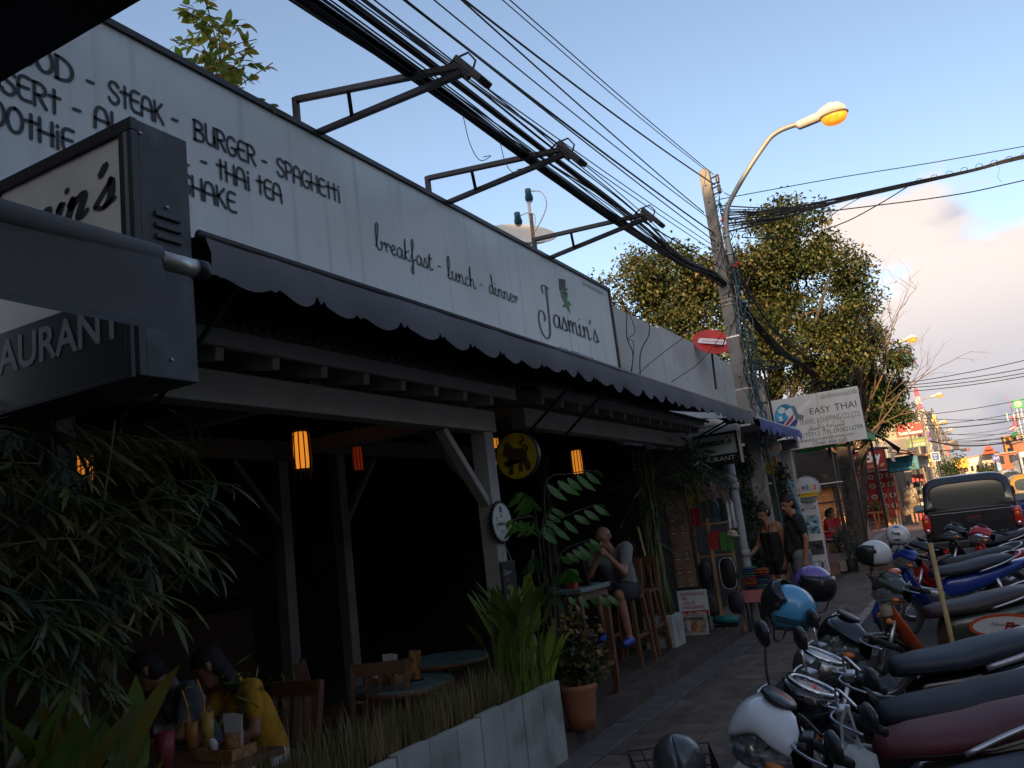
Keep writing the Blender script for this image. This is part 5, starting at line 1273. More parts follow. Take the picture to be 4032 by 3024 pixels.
# lattice of crossed slats
lt = thing('lattice_screen', 'wooden lattice screen glowing orange in the low sun', 'screen', (-4.2, 33, 0.3))
M_lat = mat('lattice_wood', (0.55, 0.24, 0.07), 0.7, var=0.2, scale=5)
lx0, lx1, lz0, lz1, ly = -5.15, -3.75, 0.35, 2.3, 33.0
for s in (-1, 1):
 c = -3.2
 while c < 3.4:
  # line z = s*(x - xm) + zm + c
  pts = []
  for x in (lx0, lx1):
   z = s * (x - (lx0 + lx1) / 2) + 1.3 + c
   pts.append((x, z))
  (xa, za), (xb, zb) = pts
  def clip(xa, za, xb, zb):
   t0, t1 = 0.0, 1.0
   for lo, hi in ((lz0, lz1),):
    dz = zb - za
    for bnd, sg_ in ((lo, 1), (hi, -1)):
     den = sg_ * dz; num = sg_ * (bnd - za)
     if abs(den) < 1e-9:
      if num > 0: return None
     elif den > 0: t0 = max(t0, num / den)
     else: t1 = min(t1, num / den)
   return (t0, t1) if t0 < t1 - 0.03 else None
  r = clip(xa, za, xb, zb)
  if r:
   a = (xa + (xb - xa) * r[0], ly + (0.012 if s > 0 else 0), za + (zb - za) * r[0]); b = (xa + (xb - xa) * r[1], ly + (0.012 if s > 0 else 0), za + (zb - za) * r[1])
   MB().bar(a, b, 0.045, 0.010, (0, 1, 0)).build('slat', M_lat, lt)
  c += 0.125
MB().bx(-4.45, -4.38, 32.9, 33.1, 0.3, 2.4).build('post', M_black, lt); MB().bx(-5.2, -3.7, 32.93, 32.98, 1.55, 1.60).build('rail', M_black, lt)
MB().bx(-6, -4.3, 33.6, 33.7, 0.3, 2.2).build('inner_wall', mat('warm_wall', (0.10, 0.05, 0.02), 0.8), lt)
MB().bx(-10, -3.72, 33.8, 33.9, 0.3, 3.9).build('shade_backing', mat('shed_wall', (0, 0, 0)), lt); MB().bx(-6.5, -3.65, 32.7, 32.75, 2.1, 3.6).build('shade_board', mat('shed_wall', (0, 0, 0)), lt)  # added dark sheets stand for the shade behind and above the lattice

t = board('massage_shop_sign', 'dark red massage shop sign with fat pale lettering', -3.55, -2.50, 2.55, 3.22, 33.0, mat('lucky_red', (0.30, 0.018, 0.014), 0.5, var=0.2, scale=2), M_black, 0.1, 0.04)
bt(t, 'Lucky', -3.66 + 0.12, 2.82, 0.48, 33.0, M_wink, 0.92, bold=0.02); bt(t, 'Thai Massage', -3.50, 2.62, 0.19, 33.0, mat('gold_ink', (0.5, 0.28, 0.12), 0.5), 0.72)
poly_part(t, [(-2.72, 2.64), (-2.60, 2.72), (-2.53, 2.70), (-2.58, 2.64), (-2.66, 2.60)], 32.99, mat('gold_ink', (0, 0, 0)))
t = board('food_menu_banner', 'red banner printed with round dishes behind the wooden posts', -3.95, -2.58, 0.75, 2.52, 36.2, mat('banner_red', (0.33, 0.02, 0.02), 0.55, var=0.15, scale=2), None, 0.03)
k = 0
for z in (2.33, 1.98, 1.55, 1.15):
 for x in (-3.72, -3.38, -3.04, -2.72):
  poly_part(t, disc_pts(x, z, 0.12, 0.10, 16), 36.194, mat('plate', (0.5, 0.45, 0.38), 0.5), 'plate')
  poly_part(t, disc_pts(x, z, 0.075, 0.06, 10), 36.190, mat('dish%d' % (k % 3), ((0.20, 0.14, 0.05), (0.10, 0.13, 0.04), (0.25, 0.10, 0.04))[k % 3], 0.6), 'food')
  k += 1
for x in (-3.55, -3.2, -2.88): MB().bx(x - 0.008, x + 0.008, 36.188, 36.192, 0.75, 1.75).build('grid_line', mat('grid_pink', (0.45, 0.2, 0.18), 0.5), t)
for x in (-3.9, -2.62): MB().bx(x - 0.03, x + 0.03, 36.24, 36.3, 0.3, 2.6).build('post', M_black, t)
t = board('turquoise_sign', 'turquoise shop sign with black Thai lettering and a figure two', -2.58, -1.56, 2.41, 2.90, 35.0, mat('turq', (0.03, 0.24, 0.33), 0.5, var=0.35, scale=2), M_blk, 0.08, 0.04)
bt(t, 'เซฟเว่น', -2.10, 2.70, 0.20, 35.0, M_blk, 0.42); bt(t, 'นวดเพื่อสุขภาพ', -2.48, 2.52, 0.16, 35.0, M_blk, 0.60); bt(t, '2', -1.80, 2.48, 0.24, 35.0, M_blk, 0.13, bold=0.01)
MB().bar((-2.62, 35.04, 2.9), (-2.62, 35.04, 0.3), 0.06, 0.06).build('post', M_black, t)
t = thing('cloth_banner', 'narrow printed cloth hanging from the shop eave', 'banner', (-2.27, 33, 2.7))
mb = MB(); mb.loft([[(-2.34 + 0.01 * i, 33, 3.27 - 0.09 * i), (-2.20 + 0.004 * i, 33.02 + 0.02 * math.sin(i), 3.25 - 0.09 * i)] for i in range(7)], close=False)
mb.loft([[(-2.34 + 0.01 * i, 33.01, 3.27 - 0.09 * i), (-2.20 + 0.004 * i, 33.03 + 0.02 * math.sin(i), 3.25 - 0.09 * i)] for i in range(7)], close=False); mb.build('cloth', mat('print_cloth', (0.5, 0.42, 0.33), 0.8, var=0.35, scale=12), t)
rf = thing('shop_eaves', 'crooked tin eaves over the massage shop row', 'roof', (-2.2, 35, 3.1))
for i, (x0, x1, y, z0, z1) in enumerate(((-3.9, -2.3, 34.0, 3.45, 3.28), (-2.5, -1.62, 34.4, 3.32, 3.02), (-2.6, -1.45, 37.0, 3.25, 2.95), (-2.4, -1.3, 40.0, 3.3, 3.0))):
 mb = MB(); mb.loft([[(x0, y - 0.8, z0), (x1, y - 0.8, z1), (x1, y - 0.8, z1 - 0.05), (x0, y - 0.8, z0 - 0.05)], [(x0, y + 1.6, z0 + .05), (x1, y + 1.6, z1 + .05), (x1, y + 1.6, z1), (x0, y + 1.6, z0)]]); mb.build('tin_sheet', (M_tin, mat('rust_tin', (0.16, 0.07, 0.04), 0.8, var=0.4, scale=5))[i % 2], rf)
MB().bx(-2.3, -1.6, 33.7, 33.75, 2.95, 3.0).build('eave_beam', mat('rust_wood', (0.22, 0.09, 0.05), 0.8), rf)
M_tan = mat('tan_wood', (0.34, 0.20, 0.10), 0.75, var=0.25, scale=5)
for i, (x, y, lx, zt, w, m, lab) in enumerate(((-3.28, 31.0, -3.40, 2.35, 0.055, M_tan, 'weathered timber post beside the tree trunk'), (-3.02, 36.0, -3.15, 2.65, 0.05, M_tan, 'sloping timber post before the red banner'), (-2.92, 38.0, -2.93, 2.4, 0.035, mat('teal_paint', (0.10, 0.28, 0.24), 0.6, var=0.2), 'thin turquoise painted post'), (-2.68, 38.6, -2.72, 2.5, 0.06, M_tan, 'thick timber post right of the turquoise one'))):
 o = MB().bar((x, y, gz(y) + 0.11), (lx, y, zt), w * 2, w * 2).build('shop_post', m, bevel=0.006); tag(o, lab, 'post')
MB().bx(-3.3, -2.7, 36.4, 36.45, gz(36) + .13, 1.0).build('low_board', M_tan); tag(bpy.data.objects['low_board'], 'low wooden board at the foot of the banner', 'board')
# stools in the sun
def wood_stool(x, y, h, label, w=0.17, m=None, group='wooden stools before the massage shop'):
 t = thing('wooden_stool', label, 'stool', (x, y, gz(y) + 0.12), group=group)
 z = gz(y) + 0.12; m = m or mat('orange_wood', (0.42, 0.16, 0.06), 0.6, var=0.2, scale=6)
 MB().bx(x - w, x + w, y - w, y + w, z + h - 0.04, z + h).build('seat', m, t, bevel=0.008)
 for sx in (-1, 1):
  for sy in (-1, 1): MB().bar((x + sx * (w + .02), y + sy * (w + .02), z), (x + sx * (w - .04), y + sy * (w - .04), z + h - 0.04), 0.04, 0.04).build('leg', m, t)
 for sy in (-1, 1): MB().bar((x - w, y + sy * w, z + h * 0.4), (x + w, y + sy * w, z + h * 0.4), 0.03, 0.03).build('stretcher', m, t)
wood_stool(-3.55, 35.0, 0.62, 'orange wooden stool nearest the tree trunk'); wood_stool(-3.15, 35.4, 0.60, 'orange wooden stool right beside the pot plant')
shrub('potted_herb', 'small bright potted herb on the stall counter', [((-3.35, 35.6, 1.25), (0.16, 0.14, 0.12))], 220, 0.08, 0.05, 'herb', [(0.12, 0.16, 0.03), (0.2, 0.2, 0.03)], 51, 'plant', base=(-3.35, 35.6, 1.05))
MB().lathe([(0.07, 0), (0.1, 0.16), (0.08, 0.16)], 12, Matrix.Translation((-3.35, 35.6, 1.0))).build('herb_pot', mat('black_plastic', (0.02, .02, .02))); tag(bpy.data.objects['herb_pot'], 'dark pot holding the bright herb', 'pot')
t = thing('stall_counter', 'low wooden counter behind the orange stools', 'counter', (-3.3, 35.7, .35)); MB().bx(-3.8, -2.9, 35.5, 35.8, 0.95, 1.0).build('top', M_tan, t); 
for x in (-3.75, -2.95): MB().bx(x - .03, x + .03, 35.6, 35.7, .3, .949).build('leg', M_tan, t)
shrub('fern', 'green fern tuft at the foot of the timber post', [((-3.05, 32, 0.5), (0.2, 0.2, 0.15))], 160, 0.16, 0.03, 'herb', [], 52, 'plant', base=(-3.05, 32, 0.3)) if False else None

t = board('kebab_restaurant_sign', 'red restaurant sign with white crescent and star above the tree', -2.36, -1.33, 3.97, 4.48, 40.0, M_red, M_blk, 0.1, 0.03)
bt(t, 'Turkish Restaurant', -2.30, 4.02, 0.17, 40.0, M_wink, 0.94, bold=0.008)
mb = MB(); ou = disc_pts(-1.86, 4.29, 0.12, None, 24, 40, 320); inn = disc_pts(-1.83, 4.29, 0.092, None, 24, 48, 312)
mb.loft([[(a, 39.992, b) for a, b in ou], [(a, 39.992, b) for a, b in inn]], close=False); mb.build('crescent', M_wink, t)
poly_part(t, [(-1.72 + (0.05 if i % 2 == 0 else 0.02) * math.cos(PI / 2 + i * PI / 5), 4.29 + (0.05 if i % 2 == 0 else 0.02) * math.sin(PI / 2 + i * PI / 5)) for i in range(10)], 39.992, M_wink, 'star')
bt(t, 'ร้านอาหาร ตุรกี', -1.60, 4.42, 0.06, 40.0, M_wink, 0.22)
MB().bar((-1.85, 40.05, 3.93), (-1.85, 40.05, 0.3), 0.05, 0.05).build('post', M_black, t)
t = board('coffee_sign', 'green coffee sign with pale capital lettering', -2.30, -1.44, 3.60, 4.03, 44.0, mat('coffee_green', (0.10, 0.16, 0.06), 0.5, var=0.2, scale=3), None, 0.08)
bt(t, 'กาแฟสด', -2.10, 3.83, 0.15, 44.0, mat('lime', (0.45, 0.5, 0.12), .5), 0.58); bt(t, 'COFFEE', -2.15, 3.64, 0.19, 44.0, M_wink, 0.66)
MB().bar((-1.9, 44.05, 3.6), (-1.9, 44.05, 0.3), 0.06, 0.06).build('post', M_black, t)
t = board('white_shop_sign', 'plain white shop sign with small dark words', -1.80, -1.40, 2.56, 3.10, 41.0, M_wht, M_blk, 0.06, 0.02)
bt(t, 'E', -1.55, 2.92, 0.16, 41.0, M_dkink); bt(t, 'Drinks', -1.72, 2.70, 0.10, 41.0, M_dkink, 0.26)
MB().bar((-1.6, 41.04, 2.53), (-1.6, 41.04, .2), 0.06, 0.06).build('post', M_black, t)
t = board('blue_box_sign', 'small blue sign with white border beyond the white shop sign', -1.50, -1.16, 3.03, 3.44, 50.0, mat('box_blue', (0.03, 0.09, 0.30), 0.5), M_wink, 0.1, 0.03)
bt(t, 'ยูโร', -1.42, 3.28, 0.12, 50.0, M_wink); bt(t, 'ถึง', -1.40, 3.12, 0.10, 50.0, M_wink)
MB().bar((-1.3, 50.05, 3.0), (-1.3, 50.05, .3), 0.06, 0.06).build('post', M_black, t)
t = board('orange_box_sign', 'orange framed picture sign left of the small blue sign', -1.72, -1.53, 2.75, 3.38, 49.0, mat('box_dark', (0.06, 0.05, 0.04), 0.5), mat('box_orange', (0.6, 0.33, 0.03), 0.5), 0.1, 0.03)
MB().bx(-1.70, -1.56, 48.985, 48.99, 2.98, 3.12).build('label_plate', mat('lime', (0, 0, 0)), t); MB().bar((-1.62, 49.05, 2.72), (-1.62, 49.05, .3), 0.05, 0.05).build('post', M_black, t)
# shop interiors behind the signs
row = thing('shop_row', 'dark shop row behind the signs on the near pavement', 'shops', (-4, 60, .3))
MB().bx(-9, -2.75, 38.9, 46, 0.2, 3.1).build('shop_wall', mat('shop_dark', (0.06, 0.05, 0.05), 0.8, var=0.4, scale=1), row)
MB().bx(-9, -2.4, 46.1, 58, 0.3, 4.2).build('shop_wall', mat('shop_grey', (0.22, 0.20, 0.18), 0.8, var=0.3, scale=1), row)
MB().bx(-12, -2.3, 58.1, 76, 0.4, 6.5).build('shop_wall', mat('shop_cream', (0.34, 0.29, 0.22), 0.8, var=0.2, scale=.6), row)
MB().bx(-12, -2.1, 76.1, 110, 0.5, 8.0).build('shop_wall', mat('shop_white', (0.42, 0.40, 0.37), 0.8, var=0.2, scale=.5), row)
for y in (47, 50, 53, 56):
 MB().bx(-2.39, -2.36, y, y + 1.8, 0.6, 2.7).build('shop_window', mat('dark_glass', (0, 0, 0)), row)
for y in (60, 66, 72): MB().bx(-2.29, -2.26, y, y + 3, 3.6, 5.2).build('shop_window', mat('dark_glass', (0, 0, 0)), row)
t = thing('drink_fridge', 'bright drinks fridge beside the walking man', 'fridge', (-1.75, 42, .3))
MB().bx(-2.25, -1.75, 42, 42.5, 0.3, 2.3).build('body', mat('fridge', (0.35, 0.04, 0.04), 0.4, var=0.3, scale=6), t, bevel=0.02); MB().bx(-2.2, -1.8, 41.98, 41.995, 0.6, 2.0).build('door', mat('dark_glass', (0, 0, 0)), t)
for z in (0.9, 1.25, 1.6): MB().bx(-2.18, -1.82, 41.97, 41.978, z, z + 0.16).build('bottle_row', mat('row%d' % int(z * 100), (0.3, 0.35, 0.3), 0.4, var=0.9, scale=18), t)

# ---- far end of the street
ybm = mat('yellow_wall', (0.62, 0.44, 0.16), 0.8, var=0.12, scale=0.5)
yb = thing('yellow_building', 'sunlit yellow corner building under the red and white mast', 'building', (-4.5, 145, 1))
MB().bx(-7.5, -2.6, 140, 158, 1, 12.3).build('wall', ybm, yb)
for z in (3.6, 5.6, 7.6, 9.6, 11.2):
 MB().bx(-7.55, -2.5, 139.85, 139.98, z, z + 0.25).build('ledge', mat('ledge', (0.55, 0.40, 0.18), 0.8), yb)
 for x in (-7.2, -6.3, -5.4, -4.5, -3.6):
  MB().bx(x, x + 0.55, 139.93, 139.99, z + 0.5, z + 1.5).build('window', mat('dark_glass', (0, 0, 0)), yb)
def lattice_tower(label, cx, cy, z0, z1, w0, w1, bands=True):
 t = thing('radio_mast', label, 'mast', (cx, cy, z0), group='red and white radio masts')
 n = 10; mr = mat('mast_red', (0.5, 0.06, 0.04), 0.6); mw = mat('mast_white', (0.65, 0.62, 0.6), 0.6)
 for i in range(n):
  a, b = i / n, (i + 1) / n; za, zb_ = z0 + (z1 - z0) * a, z0 + (z1 - z0) * b; wa, wb = w0 + (w1 - w0) * a, w0 + (w1 - w0) * b
  mb = MB()
  ca = [(cx - wa, cy - wa, za), (cx + wa, cy - wa, za), (cx + wa, cy + wa, za), (cx - wa, cy + wa, za)]
  cb_ = [(cx - wb, cy - wb, zb_), (cx + wb, cy - wb, zb_), (cx + wb, cy + wb, zb_), (cx - wb, cy + wb, zb_)]
  for j in range(4):
   mb.cyl(ca[j], cb_[j], 0.06, n=4); mb.cyl(ca[j], cb_[(j + 1) % 4], 0.035, n=4); mb.cyl(ca[(j + 1) % 4], cb_[j], 0.035, n=4); mb.cyl(cb_[j], cb_[(j + 1) % 4], 0.035, n=4)
  mb.build('mast_section', (mr, mw)[(i // 2) % 2], t)
 return t
t = lattice_tower('tall red and white lattice mast over the yellow building', -5.2, 162, 12.0, 18.8, 0.5, 0.25)
MB().cyl((-5.2, 162, 18.8), (-5.2, 162, 20.2), 0.03, n=5).build('aerial', mat('mast_red', (0, 0, 0)), t)
MB().ell((-4.7, 161, 14.2), 0.35, 10, 8).build('drum_dish', mat('mast_white', (0, 0, 0)), t)
t = lattice_tower('shorter red and white mast beside the bank sign', 7.9, 152, 2.0, 11.0, 0.35, 0.22)
MB().cyl((7.9, 152, 11.0), (7.55, 152, 14.5), 0.04, n=5).build('aerial', mat('mast_red', (0, 0, 0)), t)
for a in (-0.9, 0.9, 0): MB().bx(7.9 + a - .08, 7.9 + a + .08, 151.5, 151.6, 10.3, 11.6).build('panel_antenna', mat('mast_white', (0, 0, 0)), t)
MB().bx(6.95, 8.85, 151.6, 151.7, 10.9, 11.0).build('antenna_frame', mat('mast_red', (0, 0, 0)), t)
t = thing('bank_sign', 'green square bank sign with a round white emblem on twin poles', 'sign', (8.8, 150, 1.3))
MB().bx(8.0, 9.35, 150, 150.3, 12.0, 13.35).build('panel', mat('bank_green', (0.03, 0.32, 0.06), 0.5), t, bevel=0.05)
poly_part(t, disc_pts(8.675, 12.68, 0.45), 149.98, M_wink); poly_part(t, disc_pts(8.675, 12.68, 0.36), 149.97, mat('bank_pale', (0.62, 0.62, 0.4), .5)); poly_part(t, [(8.4, 12.6), (8.6, 12.75), (8.85, 12.85), (8.75, 12.5), (8.6, 12.45)], 149.96, mat('bank_green', (0, 0, 0)))
for x in (8.4, 8.95): MB().cyl((x, 150.15, 1.3), (x, 150.15, 12.0), 0.07, n=8).build('pole', mat('mast_white', (0, 0, 0)), t)
for i, (x0, x1, y, z, c1, lab) in enumerate(((6.9, 7.7, 150, 9.0, (0.3, 0.05, 0.1), 'striped flag hanging by the far mast'), (7.0, 7.8, 150, 8.0, (0.02, 0.22, 0.08), 'green flag hanging under the striped flag'))):
 mb = MB(); mb.loft([[(x0 + (x1 - x0) * k / 6, y + 0.12 * math.sin(k * 1.4), z + 0.35 + 0.05 * k), (x0 + (x1 - x0) * k / 6, y + 0.12 * math.sin(k * 1.4), z - 0.3 + 0.05 * k)] for k in range(7)], close=False)
 t = thing('flag', lab, 'flag', (x1, y, z)); mb.build('cloth', mat('flag%d' % i, c1, 0.7), t, smooth=True)
 if i == 0:
  mb = MB(); mb.loft([[(x0 + (x1 - x0) * k / 6, y - 0.01 + 0.12 * math.sin(k * 1.4), z + 0.14 + 0.05 * k), (x0 + (x1 - x0) * k / 6, y - 0.01 + 0.12 * math.sin(k * 1.4), z - 0.08 + 0.05 * k)] for k in range(7)], close=False); mb.build('stripe', mat('flagw', (0.6, 0.6, 0.65), .7), t, smooth=True)
 MB().cyl((x1 + 0.02, y, 1.4), (x1 + 0.02, y, z + 0.8), 0.03, n=5).build('staff', M_galv, t)
# right hand far shops
far = [((3.4, 5.7, 122, 1.2, 4.7), (0.33, 0.11, 0.06), 'brick red shop front at the far right of the road'), ((5.7, 9.5, 126, 1.2, 6.0), (0.30, 0.12, 0.07), 'taller rust coloured shop at the far right'), ((6.0, 12, 156, 1.3, 8.2), (0.50, 0.22, 0.06), 'sunlit orange corner building below the bank sign'),
  ((-2.2, 0.4, 176, 1.4, 5.2), (0.45, 0.40, 0.32), 'pale building closing the end of the road'), ((0.4, 3.2, 178, 1.4, 6.3), (0.62, 0.55, 0.45), 'whitish building beside the small temple roof'), ((2.6, 5.4, 170, 1.4, 6.2), (0.55, 0.48, 0.40), 'cream building under the small tiled temple roof'), ((-3.5, -2.2, 112, .8, 6.2), (0.5, 0.42, 0.3), 'narrow cream building by the second pole')]
for (x0, x1, y, z0, z1), c, lab in far:
 t = thing('far_building', lab, 'building', ((x0 + x1) / 2, y, z0))
 MB().bx(x0, x1, y, y + 8, z0, z1).build('wall', mat('farwall%.2f%.2f' % (c[0], x0), c, 0.85, var=0.2, scale=0.6), t)
 n = max(2, int((x1 - x0) / 0.9)); s = int((z1 - z0) / 1.7)
 for i in range(n):
  for j in range(s):
   xx = x0 + (x1 - x0) * (i + 0.25) / n
   MB().bx(xx, xx + (x1 - x0) / n * 0.5, y - 0.05, y - 0.01, z0 + 0.6 + j * 1.7, z0 + 1.6 + j * 1.7).build('window', mat('dark_glass', (0, 0, 0)), t)
 MB().bx(x0 - 0.1, x1 + 0.1, y - 0.2, y + 8.1, z1 + 0.004, z1 + 0.2).build('roof', mat('farroof', (0.3, 0.22, 0.18), 0.8), t)
t = thing('temple_roof', 'small tiered red tiled roof in the distance', 'roof', (3.9, 168, 6.2))
for (w, z0, z1) in ((1.3, 6.2, 6.9), (0.8, 6.9, 7.6)):
 mb = MB(); mb.loft([[(3.9 - w, 167, z0), (3.9 + w, 167, z0), (3.9 + w, 169, z0), (3.9 - w, 169, z0)], [(3.9 - w * 0.35, 167.8, z1), (3.9 + w * 0.35, 167.8, z1), (3.9 + w * 0.35, 168.2, z1), (3.9 - w * 0.35, 168.2, z1)]]); mb.build('roof_tier', mat('temple_red', (0.42, 0.10, 0.06), 0.7), t)
MB().cyl((3.9, 168, 7.6), (3.9, 168, 8.3), 0.06, 0.01, 6).build('finial', mat('mast_white', (0, 0, 0)), t)
# far hoardings
for x0, x1, z0, z1, y, c, lab, tx in ((-0.95, 0.15, 3.1, 4.05, 90, (0.60, 0.33, 0.02), 'yellow shop hoarding in the distance', 'ร้าน +'), (-0.8, 0.1, 2.75, 3.05, 90.5, (0.45, 0.12, 0.06), 'orange strip hoarding under the yellow one', ''), (2.72, 3.45, 3.7, 4.4, 110, (0.04, 0.06, 0.30), 'deep blue hoarding with white Thai word', 'เสือที่'), (5.3, 7.05, 4.8, 5.3, 130, (0.03, 0.28, 0.38), 'long turquoise banner at the far right', ''), (3.0, 3.4, 2.6, 3.5, 109, (0.15, 0.3, 0.5), 'small pale blue sign under the deep blue hoarding', ''),
  (-2.15, -1.62, 4.6, 5.2, 60, (0.14, 0.08, 0.35), 'violet banner behind the coffee sign', ''), (-1.05, -0.6, 3.95, 4.12, 70.3, (0.05, 0.2, 0.5), 'small blue street name plate by the signals', ''), (-1.3, -0.95, 4.2, 5.1, 82, (0.6, 0.1, 0.05), 'upright red and white sign by the far poles', '')):
 t = board('far_hoarding', lab, x0, x1, z0, z1, y, mat('hoard%.2f' % x0, c, 0.5, var=0.15, scale=3), None, 0.1)
 if tx: bt(t, tx, x0 + 0.12, z0 + (z1 - z0) * 0.35, (z1 - z0) * 0.55, y, M_wink if c[2] > .2 else M_red, (x1 - x0) * 0.75)
 MB().cyl(((x0 + x1) / 2, y + 0.06, z0), ((x0 + x1) / 2, y + 0.06, gz(y) - 0.1), 0.05, n=6).build('post', M_galv, t)
# signals
t = thing('traffic_signal', 'traffic signal with red lamp lit on an overhead arm', 'traffic light', (-1.7, 70, .4))
MB().cyl((-1.75, 70, 0.4), (-1.75, 70, 4.3), 0.07, n=8).build('pole', M_black, t); MB().cyl((-1.75, 70, 4.25), (0.45, 70, 4.1), 0.045, n=8).build('arm', M_black, t)
MB().bx(-0.62, -0.2, 69.9, 70.1, 4.2, 4.75).build('backboard', M_blk, t)
h = MB().bx(-0.15, 0.42, 69.85, 70.1, 3.97, 4.17).build('signal_head', M_blk, t, bevel=0.02)
MB().ell((0.33, 69.83, 4.07), (0.07, 0.02, 0.07), 10, 6).build('red_lamp', mat('sig_red', (0.8, 0.05, 0.02), .4, emit=(1, 0.06, 0.03), estr=1.2), h)
for x in (0.13, -0.06): MB().ell((x, 69.83, 4.07), (0.06, 0.02, 0.06), 10, 6).build('dark_lamp', mat('sig_off', (0.03, 0.03, 0.02), .4), h)
# further poles and lamps
def far_pole(x, y, h, label, lampside=True, lz=None):
 t = thing('far_utility_pole', label, 'pole', (x, y, gz(y)), group='utility poles down the street')
 MB().cyl((x, y, gz(y) - 0.1), (x, y, h), 0.13, 0.09, 8).build('shaft', M_conc, t)
 for k in range(3): MB().bx(x - 0.75, x + 0.75, y - 0.05, y + 0.05, h - 0.25 - k * 0.75, h - 0.15 - k * 0.75).build('cross_arm', M_black, t)
 for k in range(3):
  for q in (-0.65, -0.25, 0.25, 0.65): MB().cyl((x + q, y, h - 0.15 - k * .75), (x + q, y, h + 0.03 - k * .75), 0.035, n=5).build('insulator', mat('insulator', (0, 0, 0)), t)
far_pole(-1.9, 60, 6.6, 'second utility pole, before the yellow building'); far_pole(-1.6, 90, 7.6, 'third utility pole along the near kerb'); far_pole(-1.6, 120, 8.3, 'fourth utility pole far along the near kerb')
def far_lamp(x0, y, z, L, label, s=1.0):
 t = thing('street_lamp', label, 'street lamp', (x0, y, gz(y)), group='lit street lamps')
 MB().tube(spline([(x0, y, gz(y)), (x0, y, z - 0.9), (x0 + 0.12, y, z - 0.4), (x0 + 0.5, y, z - 0.1), (x0 + L, y, z)], 4), 0.045, 8).build('arm', mat('lamp_arm', (0, 0, 0)), t, smooth=True)
 lamp_head(t, (x0 + L - 0.05, y, z), (1, 0, 0.05), s)
far_lamp(-2.9, 40, 8.07, 1.35, 'lit street lamp showing among the bare twigs'); far_lamp(-2.2, 62, 7.55, 1.0, 'lit street lamp beside the tall mast'); far_lamp(-1.75, 80, 6.98, 0.35, 'lit street lamp right of the yellow building', 0.9); far_lamp(-1.45, 100, 7.38, 0.30, 'lit street lamp fourth along the road', 0.9); far_lamp(-1.7, 120, 7.1, 0.30, 'lit street lamp farthest along the road', 0.9)
# far wires
fw = thing('far_wires', 'sagging wires crossing the road in the distance', 'wires', (0, 60, 6))
rng = random.Random(5)
for (a, b, sag) in (((-3, 45, 6.85), (7, 47, 7.5), .25), ((-3, 45, 6.8), (7, 47, 7.0), .3), ((-3, 45, 6.7), (7, 47, 6.8), .35), ((-3, 46, 6.6), (7, 47, 6.6), .3), ((-2, 60, 6.3), (8, 62, 6.9), .3), ((-2, 60, 6.1), (8, 66, 5.5), .4), ((-2, 60, 5.6), (8, 70, 6.6), .3), ((-2, 60, 5.4), (9, 64, 6.0), .5), ((-1.6, 90, 7.2), (9, 92, 7.6), .5), ((-1.6, 90, 6.6), (9, 98, 6.2), .5), ((-1.6, 90, 5.9), (9, 92, 6.8), .5), ((-1.6, 90, 5.6), (9, 92, 5.5), .5), ((-1.6, 120, 8), (10, 120, 8.5), .6), ((-1.6, 120, 7.2), (10, 124, 7.5), .6), ((-1.6, 120, 6.6), (10, 120, 6.4), .6), ((-1.5, 70, 5.0), (8, 75, 4.9), .4), ((-1.5, 70, 4.8), (8, 78, 5.6), .5)):
 pts = [Vector(a).lerp(Vector(b), t) - Vector((0, 0, sag * 4 * t * (1 - t))) for t in [i / 10 for i in range(11)]]
 MB().tube(pts, 0.016 + a[1] * 0.00006, 4).build('wire', M_cable, fw)
for k in range(9):
 o = rng.uniform(-.3, .3); z = rng.uniform(-.6, .2)
 MB().tube(spline([(-2.95 + o * .3, 40, 6.2 + z), (-2.4 + o, 50, 5.6 + z), (-1.9 + o, 60, 6.3 + z), (-1.7 + o, 75, 6.0 + z), (-1.6 + o, 90, 7 + z), (-1.6 + o, 105, 6.7 + z), (-1.6 + o, 120, 7.8 + z)], 4), 0.016, 4).build('wire', M_cable, fw)
MB().tube(spline([(-1.8, 60, 4.6), (0, 64, 4.15), (3, 70, 4.2), (8, 80, 5.2)], 5), 0.05, 5).build('thick_cable', M_cable, fw)

# ================================================================== motorbikes
def sring(c, u, v, a, b, n=16, p=2.4):
 c, u, v = Vector(c), Vector(u), Vector(v); r = []
 for i in range(n):
  t = 2 * PI * i / n; cs, sn = math.cos(t), math.sin(t)
  r.append(c + u * (a * math.copysign(abs(cs) ** (2 / p), cs)) + v * (b * math.copysign(abs(sn) ** (2 / p), sn)))
 return r
UY, UZ, UX = Vector((0, 1, 0)), Vector((0, 0, 1)), Vector((1, 0, 0))
def xloft(mb, secs, n=16, p=2.4):
 """sections along x: (x, zc, halfwidth, halfheight)"""
 return mb.loft([sring((s[0], s[4] if len(s) > 4 else 0, s[1]), UY, UZ, s[2], s[3], n, p) for s in secs])
M_rub = mat('tyre_rubber', (0.018, 0.018, 0.019), 0.85, bump=0.002, bscale=120)
M_chr = mat('chrome', (0.62, 0.62, 0.64), 0.12, metal=1.0)
M_chrd = mat('dull_chrome', (0.40, 0.40, 0.42), 0.3, metal=0.9, var=0.1, scale=20)
M_bpl = mat('black_plastic_bike', (0.016, 0.016, 0.018), 0.42)
M_bgl = mat('gloss_black', (0.010, 0.010, 0.012), 0.15, coat=0.6)
M_eng = mat('engine_metal', (0.10, 0.10, 0.105), 0.5, metal=0.6, var=0.3, scale=25)
M_mirr = mat('mirror_glass', (0.7, 0.72, 0.75), 0.03, metal=1.0)
M_lens = mat('headlight_lens', (0.62, 0.65, 0.70), 0.10, metal=0.85, var=0.45, scale=38)
M_redl = mat('red_lens', (0.40, 0.015, 0.012), 0.2, coat=0.5)
M_oral = mat('orange_lens', (0.6, 0.17, 0.02), 0.2, coat=0.5)
